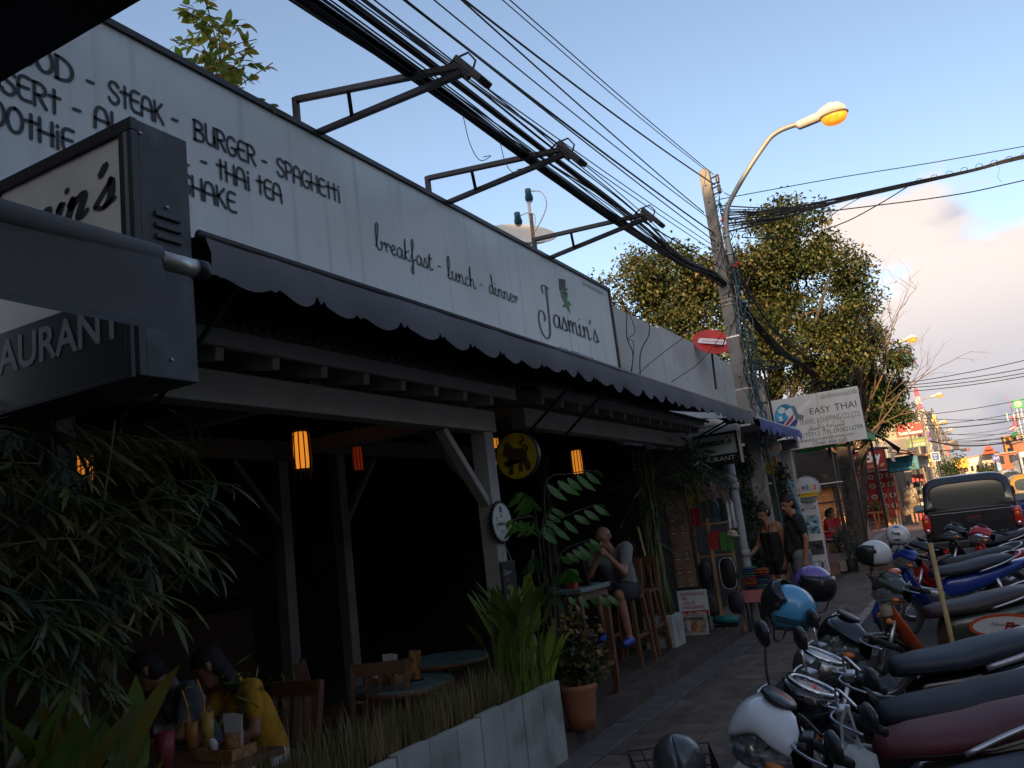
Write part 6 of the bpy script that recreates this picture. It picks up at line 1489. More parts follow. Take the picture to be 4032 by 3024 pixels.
def paint(name, c): return mat('paint_' + name, c, 0.28, coat=0.7, var=0.04, scale=5)
def wheel(t, c, R=0.285, w=0.045, alloy=False):
 W = thing_part_empty = None
 M0 = Matrix.Translation(c) @ Matrix.Rotation(RAD(90), 4, 'X')
 mb = MB(); k = 10
 prof = [(R - w * 0.95 + w * math.cos(a) * 0.95, w * 0.95 * math.sin(a)) for a in [2 * PI * i / k for i in range(k + 1)]]
 mb.lathe(prof, 36, M0, cap=False); wh = mb.build('wheel', M_rub, t, smooth=True)
 mb = MB(); r = R - w * 1.75
 mb.lathe([(r, -0.028), (r + 0.012, -0.03), (r + 0.004, 0), (r + 0.012, 0.03), (r, 0.028), (r - 0.006, 0.0), (r, -0.028)], 36, M0, cap=False); mb.build('rim', M_chrd, wh, smooth=True)
 mb = MB()
 if alloy:
  for i in range(5):
   a = 2 * PI * i / 5
   mb.bar(M0 @ Vector((0.03 * math.cos(a), 0.03 * math.sin(a), 0)), M0 @ Vector((r * math.cos(a + .25), r * math.sin(a + .25), 0)), 0.03, 0.02)
 else:
  for i in range(28):
   a = 2 * PI * i / 28; s = 0.02 if i % 2 else -0.02
   mb.cyl(M0 @ Vector((0.03 * math.cos(a), 0.03 * math.sin(a), s)), M0 @ Vector((r * math.cos(a + .3), r * math.sin(a + .3), 0)), 0.0022, n=4)
 mb.build('spokes', M_eng if alloy else M_chrd, wh)
 MB().cyl(Vector(c) - UY * 0.055, Vector(c) + UY * 0.055, 0.04, n=14).build('hub', M_eng, wh, smooth=True)
 return wh
def moped(label, H, yaw, lean, S, group='motorbikes parked along the road'):
 hx, hy = math.cos(yaw), math.sin(yaw); lx, ly = -hy, hx
 sl_ = 0.98 * math.sin(lean)
 ox = H[0] - 0.42 * hx - sl_ * lx; oy = H[1] - 0.42 * hy - sl_ * ly
 t = thing('motorbike', label, 'motorbike', (ox, oy, -0.1 + gz(oy)), yaw, group, local=True)
 t.rotation_euler = (-lean, 0, yaw)
 P, P2, seatm = S['paint'], S.get('paint2', S['paint']), S['seat']
 st = S.get('style', 'wave')
 wheel(t, (0.62, 0, 0.28), alloy=S.get('alloy', False)); wheel(t, (-0.60, 0, 0.28), 0.285, 0.05, S.get('alloy', False))
 # fork and front fender
 for s in (-1, 1):
  MB().tube([(0.62, s * 0.075, 0.28), (0.475, s * 0.075, 0.70)], [0.02, 0.024], 10).build('fork_leg', M_chrd, t, smooth=True)
 mb = MB()
 rows = []
 for a in [RAD(x) for x in (-8, 15, 40, 65, 90, 115, 140, 160)]:
  rr = 0.315
  cx, cz = 0.62 + rr * math.cos(a), 0.28 + rr * math.sin(a)
  rows.append([(cx - 0.035 * math.cos(a), -0.062, cz - 0.035 * math.sin(a)), (cx - 0.008 * math.cos(a), -0.05, cz - 0.008 * math.sin(a)), (cx, 0, cz), (cx - 0.008 * math.cos(a), 0.05, cz - 0.008 * math.sin(a)), (cx - 0.035 * math.cos(a), 0.062, cz - 0.035 * math.sin(a))])
 mb.loft(rows, close=False); f = mb.build('front_fender', S.get('fender', P), t, smooth=True)
 sd = f.modifiers.new('solid', 'SOLIDIFY'); sd.thickness = 0.006
 MB().cyl((0.62, -0.085, 0.28), (0.62, -0.077, 0.28), 0.10, n=24).build('brake_disc', M_chrd, t)
 # leg shield and steering column
 mb = MB(); rows = []
 for (x, z, w, bl) in ((0.50, 0.86, 0.075, .02), (0.50, 0.78, 0.12, .05), (0.47, 0.66, 0.17, .08), (0.41, 0.52, 0.185, .09), (0.33, 0.40, 0.175, .07), (0.24, 0.30, 0.12, .04)):
  rows.append([(x - bl, -w, z), (x - bl * 0.3, -w * 0.62, z + 0.01), (x + 0.02, 0, z + 0.012), (x - bl * 0.3, w * 0.62, z + 0.01), (x - bl, w, z)])
 mb.loft(rows, close=False); o = mb.build('leg_shield', P2, t, smooth=True)
 sd = o.modifiers.new('solid', 'SOLIDIFY'); sd.thickness = 0.025
 sb = o.modifiers.new('sub', 'SUBSURF'); sb.levels = 1; sb.render_levels = 1
 mb = MB(); xloft(mb, [(0.55, 0.62, 0.03, 0.03), (0.54, 0.66, 0.075, 0.08), (0.50, 0.72, 0.09, 0.13), (0.44, 0.74, 0.07, 0.12)], 14); mb.build('front_cowl', P, t, smooth=True)
 for s in (-1, 1):
  if st != 'wave': MB().ell((0.53, s * 0.10, 0.70), (0.03, 0.035, 0.03), 10, 8).build('indicator', M_oral, t, smooth=True)
 MB().tube([(0.50, 0, 0.70), (0.44, 0, 0.95)], 0.035, 10).build('steering_head', M_bpl, t, smooth=True)
 # handlebar
 MB().tube(spline([(0.30, 0.36, 0.985), (0.36, 0.24, 0.995), (0.42, 0.10, 0.985), (0.43, 0, 0.975), (0.42, -0.10, 0.985), (0.36, -0.24, 0.995), (0.30, -0.36, 0.985)], 4), 0.012, 8).build('handlebar', M_chr if st == 'round' else M_bpl, t, smooth=True)
 for s in (-1, 1):
  MB().tube([(0.352, s * 0.255, 0.994), (0.30, s * 0.36, 0.985), (0.285, s * 0.385, 0.983)], [0.018, 0.0185, 0.017], 10).build('grip', M_rub, t, smooth=True)
  MB().ell((0.285, s * 0.389, 0.983), (0.016, 0.010, 0.02), 10, 6).build('bar_end', M_bpl, t, smooth=True)
  MB().box((0.372, s * 0.215, 0.998), (0.05, 0.065, 0.045), Matrix.Rotation(s * -0.4, 3, 'Z')).build('switch_box', M_chrd if st == 'round' else M_bpl, t, bevel=0.008)
  MB().tube(spline([(0.40, s * 0.20, 1.0), (0.43, s * 0.25, 0.995), (0.40, s * 0.33, 0.985), (0.36, s * 0.385, 0.98)], 4), 0.006, 6).build('brake_lever', M_chrd, t, smooth=True)
  if S.get('mirror', True) and not (S.get('mirror') == 'left' and s < 0):
   sm = MB().tube(spline([(0.385, s * 0.20, 1.01), (0.39, s * 0.22, 1.09), ((0.37, s * 0.27, 1.14 + S.get('mh', 0)) if s < 0 else (0.34, 0.30, 1.04))], 4), 0.006, 6).build('mirror_stem', M_chr if st == 'round' else M_bpl, t, smooth=True)
   mc = Vector((0.365, s * 0.30, 1.17 + S.get('mh', 0)))
   if s > 0: mc += Vector((-0.05, 0.04, -0.15 - S.get('mh', 0)))
   mo = MB().loft([sring(mc + UX * dx, UY, UZ, 0.068 * k_, 0.05 * k_, 18, 2.6) for dx, k_ in ((-0.008, .93), (0.0, 1.0), (0.018, 0.85), (0.028, 0.4))]).build('mirror', M_bpl, t, smooth=True)
   MB().loft([sring(mc + UX * dx, UY, UZ, 0.062, 0.044, 18, 2.6) for dx in (-0.0095, -0.009)]).build('glass', M_mirr, mo)
 for s in (-1, 1):
  MB().tube(spline([(0.40, s * 0.2, 1.0), (0.50, s * 0.16, 0.96), (0.53, s * 0.06, 0.84), (0.5, s * .04, 0.7)], 4), 0.004, 5).build('control_cable', M_bpl, t)
 if st == 'round':
  mb = MB(); Mx = Matrix.Translation((0.44, 0, 0.985)) @ Matrix.Rotation(RAD(-24), 4, 'Y')
  mb.lathe([(0.03, -0.13), (0.09, -0.11), (0.122, -0.05), (0.126, 0.0), (0.118, 0.03), (0.105, 0.042)], 28, Mx); nac = mb.build('headset_shell', S['shell'], t, smooth=True)
  mb = MB(); mb.lathe([(0.104, 0.043), (0.108, 0.056), (0.086, 0.059), (0.080, 0.046), (0.104, 0.043)], 28, Mx, cap=False); mb.build('bezel', M_chr, nac, smooth=True)
  MB().lathe([(0.081, 0.046), (0.0, 0.047)], 24, Mx, cap=False).build('dial', S.get('dial', mat('dial_dark', (0.02, 0.02, 0.025), 0.3)), nac)
  for i in range(9):
   a = RAD(-130 + i * 32); MB().bar(Mx @ Vector((-0.062 * math.cos(a), 0.062 * math.sin(a), 0.048)), Mx @ Vector((-0.073 * math.cos(a), 0.073 * math.sin(a), 0.048)), 0.004, 0.001).build('dial_mark', M_wink, nac)
  MB().bar(Mx @ Vector((0.02, -0.01, 0.049)), Mx @ Vector((-0.035, 0.03, 0.049)), 0.006, 0.001).build('needle', S.get('needle', mat('needle_red', (0.7, 0.05, 0.02), .5)), nac)
  if S.get('needle2'): MB().bar(Mx @ Vector((0.0, 0.03, 0.049)), Mx @ Vector((-0.02, -0.03, 0.049)), 0.012, 0.001).build('warning_mark', mat('needle_red', (0.7, .05, .02)), nac)
  mb = MB(); Mh = Matrix.Translation((0.53, 0, 0.93)) @ Matrix.Rotation(RAD(82), 4, 'Y'); mb.lathe([(0.06, -0.06), (0.082, -0.01), (0.085, 0.0), (0.075, 0.02), (0.03, 0.035), (0.0, 0.038)], 24, Mh); hl = mb.build('headlight', M_lens, t, smooth=True)
  MB().lathe([(0.082, -0.012), (0.094, -0.004), (0.09, 0.008), (0.08, 0.004)], 24, Mh, cap=False).build('headlight_ring', M_chr, hl, smooth=True)
 else:
  mb = MB()
  YC = (-.24, -.17, -.10, -.04, 0, .04, .10, .17, .24); mir = lambda r: list(r) + list(r[-2::-1])
  def grid(rows, ky=1.0): return [[(x, y * ky, z) for y, x, z in zip(YC, mir(xs), mir(zs))] for xs, zs in rows]
  mb.loft(grid([((.36, .37, .375, .39, .395), (.965, 1.0, 1.03, 1.04, 1.045)), ((.355, .365, .375, .385, .39), (.99, 1.03, 1.06, 1.07, 1.072)), ((.40, .43, .46, .48, .485), (.995, 1.035, 1.062, 1.075, 1.078)), ((.43, .48, .52, .55, .555), (.985, 1.015, 1.04, 1.05, 1.055)), ((.45, .51, .535, .60, .622), (.955, .97, 1.01, .975, .955)), ((.43, .49, .52, .585, .605), (.945, .96, 1.0, .965, .945))]), close=False)
  nac = mb.build('headset_shell', S['shell'], t, True, sub=2)
  mb = MB(); mb.loft(grid([((.42, .48, .52, .56, .57), (.965, .985, 1.005, 1.0, .995)), ((.44, .53, .575, .605, .61), (.93, .935, .94, .94, .94)), ((.42, .51, .565, .60, .61), (.89, .875, .865, .86, .86)), ((.38, .46, .5, .52, .53), (.87, .85, .835, .83, .83))], .92), close=False); hl = mb.build('headlight', M_lens, t, True, sub=2)
  mb = MB(); mb.loft(grid([((.355, .36, .37, .38, .385), (.96, .99, 1.02, 1.03, 1.03)), ((.37, .38, .38, .38, .38), (.90, .88, .87, .86, .86)), ((.38, .45, .48, .5, .51), (.87, .85, .835, .83, .83))], .92), close=False); mb.build('headset_underside', M_bpl, nac, True)
  for s in (-1, 1):
   MB().ell((0.475, s * 0.165, 0.895), (0.04, 0.04, 0.022), 12, 8).build('indicator', M_oral, t, smooth=True)
   mb = MB(); mb.loft([sring((0.40, s * 0.19, 0.965), UX, UZ, 0.04, 0.035, 10), sring((0.39, s * 0.245, 0.98), UX, UZ, 0.025, 0.025, 10)]); mb.build('headset_wing', M_bpl, nac, smooth=True)
  for k in range(4): mb = MB(); mb.ell((.585 - .03 * k, (-.06, .05, -.1, .1)[k], .90), (.012, .03, .02), 8, 6); mb.build('reflector', M_chr, hl, smooth=True)
  # dash: clear cover over dial facing the rider
  Mx = Matrix.Translation((0.405, 0, 1.062)) @ Matrix.Rotation(RAD(-28), 4, 'Y')
  MB().lathe([(0.082, 0.0), (0.08, 0.012), (0.07, 0.02), (0.0, 0.022)], 24, Mx @ Matrix.Diagonal((0.8, 1.15, 1, 1))).build('dash', mat('dash_cover', (0.03, 0.034, 0.045), 0.3), nac, smooth=True)
  MB().bar(Mx @ Vector((0.01, -0.02, 0.0235)), Mx @ Vector((-0.03, 0.03, 0.0235)), 0.005, 0.001).build('needle', mat('needle_red', (0.7, .05, .02)), nac)
 # spine, floor, side panels
 if st == 'scooter':
  mb = MB(); mb.bx(-0.12, 0.36, -0.13, 0.13, 0.24, 0.29); mb.build('floor_board', M_bpl, t, bevel=0.015)
  mb = MB(); xloft(mb, [(0.10, 0.44, 0.06, 0.10), (0.05, 0.50, 0.13, 0.17), (-0.15, 0.53, 0.165, 0.18), (-0.45, 0.58, 0.17, 0.16), (-0.75, 0.66, 0.14, 0.10), (-0.92, 0.72, 0.07, 0.05)], 18, 2.6); body = mb.build('side_panel', P, t, smooth=True)
 else:
  mb = MB(); xloft(mb, [(0.42, 0.62, 0.05, 0.06), (0.30, 0.52, 0.06, 0.07), (0.15, 0.47, 0.065, 0.08), (0.0, 0.49, 0.08, 0.11), (-0.1, 0.52, 0.09, 0.12)], 12); mb.build('spine_cover', S.get('spine', M_bpl), t, smooth=True)
  mb = MB(); xloft(mb, [(0.12, 0.52, 0.05, 0.08), (0.02, 0.55, 0.105, 0.12), (-0.2, 0.58, 0.125, 0.12), (-0.5, 0.64, 0.12, 0.09), (-0.78, 0.72, 0.085, 0.055), (-0.95, 0.78, 0.04, 0.03)], 16, 2.6); body = mb.build('side_panel', P, t, smooth=True)
 # seat
 sh_ = S.get('seat_h', 0.0)
 mb = MB(); xloft(mb, [(0.20, 0.70 + sh_, 0.05, 0.035), (0.16, 0.715 + sh_, 0.09, 0.05), (0.02, 0.725 + sh_, 0.125, 0.055), (-0.2, 0.735 + sh_, 0.145, 0.058), (-0.32, 0.755 + sh_, 0.14, 0.062), (-0.55, 0.785 + sh_, 0.125, 0.06), (-0.70, 0.80 + sh_, 0.10, 0.05), (-0.75, 0.80 + sh_, 0.05, 0.03)], 18, 2.8)
 seat = mb.build('seat', seatm, t, smooth=True)
 for s in (-1, 1): MB().tube([(x, s * (w + .002), z + sh_) for x, w, z in ((.15, .088, .705), (.02, .124, .712), (-.2, .145, .72), (-.32, .141, .738), (-.55, .126, .768), (-.70, .10, .785))], .0035, 5).build('piping', M_rub, seat)
 if S.get('seat2'):
  mb = MB()
  for s in (-1, 1):
   mb.loft([[(x, s * (w + 0.004), z0 + sh_), (x, s * (w + 0.006), (z0 + z1) / 2 + sh_), (x, s * (w - 0.002), z1 + sh_)] for x, w, z0, z1 in ((-0.10, 0.128, 0.715, 0.722), (-0.2, 0.142, 0.71, 0.735), (-0.35, 0.14, 0.72, 0.755), (-0.55, 0.124, 0.75, 0.79), (-0.68, 0.105, 0.775, 0.80))], close=False)
  mb.build('seat_side', S['seat2'], seat, smooth=True)
 # tail, plate, grab rail, engine, exhaust, shocks, stand
 MB().loft([sring((-0.88, 0, 0.74), UY, UZ, 0.085, 0.045, 14, 3), sring((-0.93, 0, 0.745), UY, UZ, 0.075, 0.036, 14, 3), sring((-0.95, 0, 0.745), UY, UZ, 0.04, 0.02, 14, 3)]).build('tail_light', M_redl, t, smooth=True)
 MB().bar((-0.80, 0, 0.62), (-0.98, 0, 0.42), 0.14, 0.012, (1, 0, 0)).build('rear_fender', M_bpl, t)
 pl_ = MB().box((-0.975, 0, 0.50), (0.008, 0.17, 0.15), Matrix.Rotation(RAD(25), 3, 'Y')).build('number_plate', mat('plate_white', (0.6, 0.6, 0.58), 0.5), t)
 gm = S.get('rail', M_chrd)
 for s in (-1, 1):
  MB().tube(spline([(-0.30, s * 0.14, 0.72), (-0.55, s * 0.165, 0.79), (-0.78, s * 0.12, 0.86), (-0.86, 0, 0.875)], 5), S.get('rail_r', 0.012), 8).build('grab_rail', gm, t, smooth=True)
  MB().tube([(-0.60, s * 0.12, 0.28), (-0.50, s * 0.12, 0.62)], 0.024, 10).build('rear_shock', M_chrd, t, smooth=True)
  mb = MB(); mb.tube([(-0.585 + 0.03 * math.cos(a * 1.0) + 0.08 * a / 40, s * 0.12 + 0.03 * math.sin(a), 0.34 + 0.2 * a / 40) for a in [i * 0.8 for i in range(48)]], 0.005, 5); mb.build('shock_spring', mat('spring', (0.35, 0.35, 0.36), .4, metal=.7), t)
  MB().tube([(-0.02, s * 0.12, 0.27), (0.0, s * 0.24, 0.27)], 0.016, 8).build('foot_peg', M_rub, t)
 if st != 'scooter':
  mb = MB(); mb.ell((0.02, 0, 0.30), (0.17, 0.11, 0.11), 16, 10); mb.cyl((0.12, 0, 0.32), (0.30, 0, 0.36), 0.07, 0.06, 14); mb.cyl((-0.02, -0.13, 0.30), (-0.02, 0.13, 0.30), 0.085, n=18); mb.build('engine', M_eng, t, smooth=True)
 else:
  mb = MB(); xloft(mb, [(-0.12, 0.27, 0.06, 0.06), (-0.3, 0.28, 0.10, 0.08), (-0.62, 0.28, 0.09, 0.08), (-0.72, 0.29, 0.04, 0.04)], 14); mb.build('engine', M_eng, t, smooth=True)
 MB().tube(spline([(0.14, -0.08, 0.26), (0.0, -0.13, 0.18), (-0.3, -0.15, 0.20), (-0.45, -0.15, 0.26)], 4), 0.018, 8).build('exhaust_pipe', M_chrd, t, smooth=True)
 MB().tube([(-0.40, -0.155, 0.25), (-0.45, -0.155, 0.27), (-0.88, -0.16, 0.38), (-0.90, -0.16, 0.385)], [0.025, 0.05, 0.05, 0.03], 14).build('muffler', S.get('muffler', M_chrd), t, smooth=True)
 MB().tube([(-0.02, 0.10, 0.22), (0.02, 0.20, 0.02 + 0.2 * math.sin(lean) * 0.2)], 0.011, 8).build('side_stand', M_bpl, t)
 MB().tube([(-0.1, 0, 0.36), (-0.60, 0.09, 0.28)], 0.022, 8).build('swing_arm', M_bpl, t)
 # lettering on the side facing the viewer (left) and on the headset
 if S.get('side_text'):
  s, x0, z0, sz, wd, m = S['side_text']
  mb = MB(); text_mb(mb, s, sz, frame_m((x0, S.get('side_y', 0.172), z0), (-1, 0, -0.18), (0, 0.25, 1)), width=wd); mb.build('lettering', m, body)
 if S.get('nose_text'):
  s, m = S['nose_text']
  # along the near shoulder of the headset
  mb = MB(); text_mb(mb, s, 0.034, frame_m((0.56, 0.128, 0.965) if st != 'round' else (0.47, 0.107, 0.965), (-1, 0.15 if st != 'round' else 0.3, 0.25), (0, 0.1, 1)), width=0.12); mb.build('lettering', m, nac)
 if S.get('basket'):
  bk = S['basket']; mb = MB(); x0, x1, z0, z1, w = bk
  for z in [z0 + (z1 - z0) * i / 5 for i in range(6)]:
   e = 0.75 + 0.25 * (z - z0) / (z1 - z0)
   mb.tube([(x0, -w * e, z), (x1 * e + x0 * (1 - e), -w * e, z), (x1 * e + x0 * (1 - e), w * e, z), (x0, w * e, z), (x0, -w * e, z)], 0.004, 4)
  for i in range(9):
   y = -w + 2 * w * i / 8; mb.tube([(x0, y * .75, z0), (x0, y, z1)], 0.003, 4); mb.tube([(x0 + (x1 - x0) * .75, y * .75, z0), (x1, y, z1)], 0.003, 4); mb.tube([(x0, y * .75, z0), (x0 + (x1 - x0) * .75, y * .75, z0)], 0.003, 4)
  for i in range(7):
   x = x0 + (x1 - x0) * i / 6
   for s in (-1, 1): mb.tube([(x0 + (x - x0) * .75, s * w * .75, z0), (x, s * w, z1)], 0.003, 4)
  mb.build('front_basket', M_bpl, t)
  MB().bar((x0, 0, z0 + .02), (0.5, 0, 0.7), 0.05, 0.02).build('basket_bracket', M_bpl, t)
 return t
YAW = RAD(204.5)
M_seatb = mat('seat_black', (0.016, 0.017, 0.022), 0.6, bump=0.001, bscale=250)
M_seatn = mat('seat_navy', (0.024, 0.028, 0.042), 0.5, bump=0.001, bscale=250)
M_seatm = mat('seat_maroon', (0.085, 0.016, 0.020), 0.55, bump=0.001, bscale=250, var=0.1)
M_seatbr = mat('seat_brown', (0.040, 0.028, 0.030), 0.5, bump=0.001, bscale=250)
M_cream = mat('seat_cream', (0.30, 0.27, 0.22), 0.6)
M_shc = mat('shell_chrome', (0.34, 0.34, 0.33), 0.22, metal=0.9, var=0.1, scale=12)
moped('white motorbike with wire front basket, nearest in the row', (-0.79, 3.32), YAW, RAD(9.5), dict(paint=paint('white', (0.60, 0.61, 0.63)), shell=paint('white', (0, 0, 0)), seat=M_seatn, seat_h=-0.09, basket=(0.66, 0.98, 0.66, 0.86, 0.17), fender=paint('white', (0, 0, 0)), mh=0.05))
moped('motorbike with round chrome dial and maroon seat', (-0.72, 3.72), YAW, RAD(9.5), dict(style='round', paint=paint('greybeige', (0.20, 0.19, 0.17)), shell=M_bgl, seat=M_seatm, seat_h=0.04, seat2=M_cream, needle2=True, nose_text=('HONDA', M_chr), mh=-0.04))
moped('motorbike with silver round headset and plain black seat', (-0.78, 4.42), YAW, RAD(9.5), dict(style='round', paint=M_bgl, shell=M_shc, seat=M_seatb, dial=mat('dial_pale', (0.30, 0.36, 0.38), 0.3), needle=M_wink, mh=-0.05, nose_text=('HONDA', M_chr)))
moped('black motorbike with navy seat and silver grab rail under the purple helmet', (-0.81, 5.53), YAW, RAD(9.5), dict(paint=M_bgl, shell=M_bgl, seat=M_seatn, seat_h=0.02, rail=mat('silver_rail', (0.42, 0.42, 0.44), 0.35, metal=0.6), rail_r=0.02, nose_text=('HONDA', M_wink), mirror=False, alloy=True))
P_ol = paint('olive', (0.035, 0.040, 0.028)); P_or = paint('orange', (0.50, 0.075, 0.018))
fino = moped('olive green retro scooter with orange leg shield', (-0.74, 8.05), YAW, RAD(8), dict(style='scooter', paint=P_ol, paint2=P_or, shell=P_ol, seat=M_seatbr, fender=P_ol, side_text=('Fashion Vintage', -0.26, 0.60, 0.045, 0.22, M_dkink), side_y=0.186, mirror=False))
mb = MB(); mb.add([(-0.36 + 0.25 * math.cos(a), 0.1765, 0.585 + 0.075 * math.sin(a) - 0.12 * 0.25 * math.cos(a) * -1 * 0.5) for a in [2 * PI * i / 24 for i in range(24)]], [tuple(range(24))]); mb.build('badge', mat('badge_white', (0.55, 0.55, 0.52), .4), [c for c in fino.children if c.name.startswith('side_panel')][0])
mb = MB(); ring_o = [(-0.36 + 0.28 * math.cos(a), 0.174, 0.585 + 0.10 * math.sin(a) + 0.015 * math.cos(a)) for a in [2 * PI * i / 24 for i in range(24)]]; mb.add(ring_o, [tuple(range(24))]); mb.build('badge_ring', P_or, [c for c in fino.children if c.name.startswith('side_panel')][0])
mb = MB(); text_mb(mb, 'Fino', 0.09, frame_m((-0.36, 0.180, 0.55), (-1, 0, -0.1), (0, 0.1, 1)), width=0.19, shear=0.25, bold=0.004); mb.build('lettering', M_red, [c for c in fino.children if c.name.startswith('side_panel')][0])
MB().ell((0.44, 0, 1.02), (0.10, 0.13, 0.08), 16, 10).build('headset_shell', P_ol, fino, smooth=True)
MB().lathe([(0.06, 0), (0.065, 0.03), (0.05, 0.045), (0.0, 0.05)], 18, Matrix.Translation((0.40, -0.02, 1.06))).build('orange_cap', P_or, fino, smooth=True)
MB().ell((0.50, 0, 0.80), (0.06, 0.10, 0.12), 14, 10).build('cream_panel', mat('cream_paint', (0.55, 0.50, 0.40), 0.35, coat=.4), fino, smooth=True)
P_bl = paint('blue', (0.012, 0.035, 0.24))
moped('blue motorbike with swept blue tail and black seat', (-0.80, 11.15), YAW, RAD(8), dict(paint=P_bl, shell=P_bl, seat=M_seatn, seat_h=0.02, spine=M_chrd, mirror=False, basket=(0.64, 0.88, 0.60, 0.78, 0.14)))
P_rd = paint('red', (0.32, 0.012, 0.018))
moped('dark red motorbike with black seat behind the blue one', (-0.72, 12.5), YAW, RAD(8), dict(paint=P_rd, shell=M_bgl, seat=M_seatb, mirror=False))
moped('red and black sporty motorbike by the pickup tailgate', (0.02, 14.2), YAW + RAD(4), RAD(8), dict(paint=P_rd, paint2=P_rd, shell=P_rd, seat=M_seatb, mirror=False, side_text=('YAMAHA', 0.0, 0.58, 0.05, 0.24, M_wink), side_y=0.13, alloy=True))
moped('black motorbike at the curb end before the pickup', (-0.35, 15.6), YAW, RAD(8), dict(paint=M_bgl, shell=M_bgl, seat=M_seatb, mirror=False))

# ---- helmets
def helmet(label, c, yaw, pitch, roll, shell, visor=None, vis_up=0.0, s=1.0, stripe=None, decal=None):
 t = thing('helmet', label, 'helmet', c, 0, 'helmets left on the motorbikes', local=True)
 t.rotation_euler = (roll, pitch, yaw); t.scale = (s, s, s)
 # open-face shell: x forward
 rows = []
 for i in range(13):
  el = RAD(-52 + i * (142 / 12)); row = []
  for j in range(33):
   az = RAD(-180 + j * 360 / 32)
   k = math.cos(el); r = 1.0
   x, y, z = 0.142 * k * math.cos(az), 0.118 * k * math.sin(az), 0.125 * math.sin(el)
   if el < 0: x *= 1 + 0.10 * math.sin(-el); y *= 1.0 + 0.05 * math.sin(-el)
   row.append((x, y, z))
  rows.append(row)
 mb = MB(); n = 33; vs = [p for r in rows for p in r]; fs = []
 for i in range(12):
  for j in range(32):
   el = -52 + (i + .5) * (142 / 12); az = -180 + (j + .5) * 360 / 32
   if abs(az) < 62 and el < 26: continue
   fs.append((i * n + j, i * n + j + 1, (i + 1) * n + j + 1, (i + 1) * n + j))
 mb.add(vs, fs); o = mb.build('shell', shell, t, smooth=True)
 sd = o.modifiers.new('solid', 'SOLIDIFY'); sd.thickness = 0.012; sd.offset = -1
 mb = MB(); mb.ell((0, 0, 0.0), (0.118, 0.10, 0.108), 16, 12); mb.build('lining', mat('helmet_lining', (0.03, 0.03, 0.032), 0.9), t, smooth=True)
 mb = MB(); mb.tube([(0.142 * 1.08 * 0.616 * math.cos(RAD(a)), 0.118 * 1.04 * 0.616 * math.sin(RAD(a)), -0.099) for a in range(65, 296, 15)], 0.007, 6); mb.build('edge_trim', M_bpl, t)
 if visor is not None:
  Rv = Matrix.Rotation(-vis_up, 3, 'Y'); rows = []
  for i in range(7):
   el = RAD(30 - i * 13); rows.append([Rv @ Vector((0.158 * math.cos(el) * math.cos(RAD(az)), 0.128 * math.cos(el) ** .6 * math.sin(RAD(az)), 0.13 * math.sin(el))) for az in range(-84, 85, 12)])
  mb = MB(); mb.loft(rows, close=False); v = mb.build('visor', visor, t, smooth=True); v.modifiers.new('solid', 'SOLIDIFY').thickness = 0.003
  for s_ in (-1, 1): MB().ell((0.01, s_ * 0.123, 0.02), (0.02, 0.008, 0.02), 10, 6).build('visor_pivot', M_bpl, t, smooth=True)
 if stripe is not None:
  for k in range(3):
   mb = MB(); z = -0.035 - k * 0.012
   kk = math.sqrt(1 - (z / 0.125) ** 2) * 1.0
   mb.tube([(0.1445 * kk * math.cos(RAD(a)) * (1.03), 0.1205 * kk * math.sin(RAD(a)) * 1.02, z + 0.02 * math.cos(RAD(a))) for a in range(75, 200, 10)], 0.0022, 5); mb.build('stripe', stripe, t)
 if decal:
  for (txt, az, el, sz, m) in decal:
   a, e = RAD(az), RAD(el); nrm = Vector((math.cos(e) * math.cos(a) / 0.142, math.cos(e) * math.sin(a) / 0.118, math.sin(e) / 0.125)).normalized()
   p = Vector((0.142 * math.cos(e) * math.cos(a), 0.118 * math.cos(e) * math.sin(a), 0.125 * math.sin(e))) * 1.05
   xd = UZ.cross(nrm).normalized()
   if txt == 'heart':
    pts = [(0.034 * 16 * math.sin(q) ** 3 / 16, 0.034 * (13 * math.cos(q) - 5 * math.cos(2 * q) - 2 * math.cos(3 * q) - math.cos(4 * q)) / 16, 0) for q in [2 * PI * i / 24 for i in range(24)]]
    mb = MB(); mb.add(pts, [tuple(range(24))], frame_m(p, xd, nrm.cross(xd))); mb.build('heart_sticker', m, t)
   else:
    mb = MB(); text_mb(mb, txt, sz, frame_m(p, xd, nrm.cross(xd)) @ Matrix.Translation((-sz * 0.28 * len(txt), -sz * .3, 0)), bold=0.002); mb.build('sticker', m, t)
 MB().tube(spline([(0.04, 0.10, -0.08), (0.06, 0.06, -0.15), (0.06, 0, -0.17), (0.06, -0.06, -0.15), (0.04, -0.10, -0.08)], 4), 0.005, 5).build('chin_strap', M_bpl, t)
 return t
M_vis = mat('visor_smoke', (0.02, 0.02, 0.025), 0.08, spec=0.6, alpha=0.82)
helmet('sky blue helmet with raised dark visor on the handlebar', (-0.985, 4.82, 1.10), RAD(168), RAD(-6), RAD(4), paint('skyblue', (0.07, 0.30, 0.50)), M_vis, RAD(55), 1.03, M_bpl)
helmet('purple helmet with smoked visor pulled down', (-1.03, 5.95, 1.115), RAD(-40), RAD(12), RAD(-6), paint('purple', (0.14, 0.085, 0.33)), M_vis, RAD(6), 1.0, None)
helmet('white helmet with red heart sticker over the retro scooter', (-0.86, 8.22, 1.13), RAD(192), RAD(0), RAD(6), paint('helmwhite', (0.55, 0.57, 0.58)), mat('visor_dark', (0.02, .02, .022), .2), RAD(12), 1.0, None, (('heart', 75, 18, .03, mat('sticker_red', (0.5, 0.04, 0.05), .4)),))
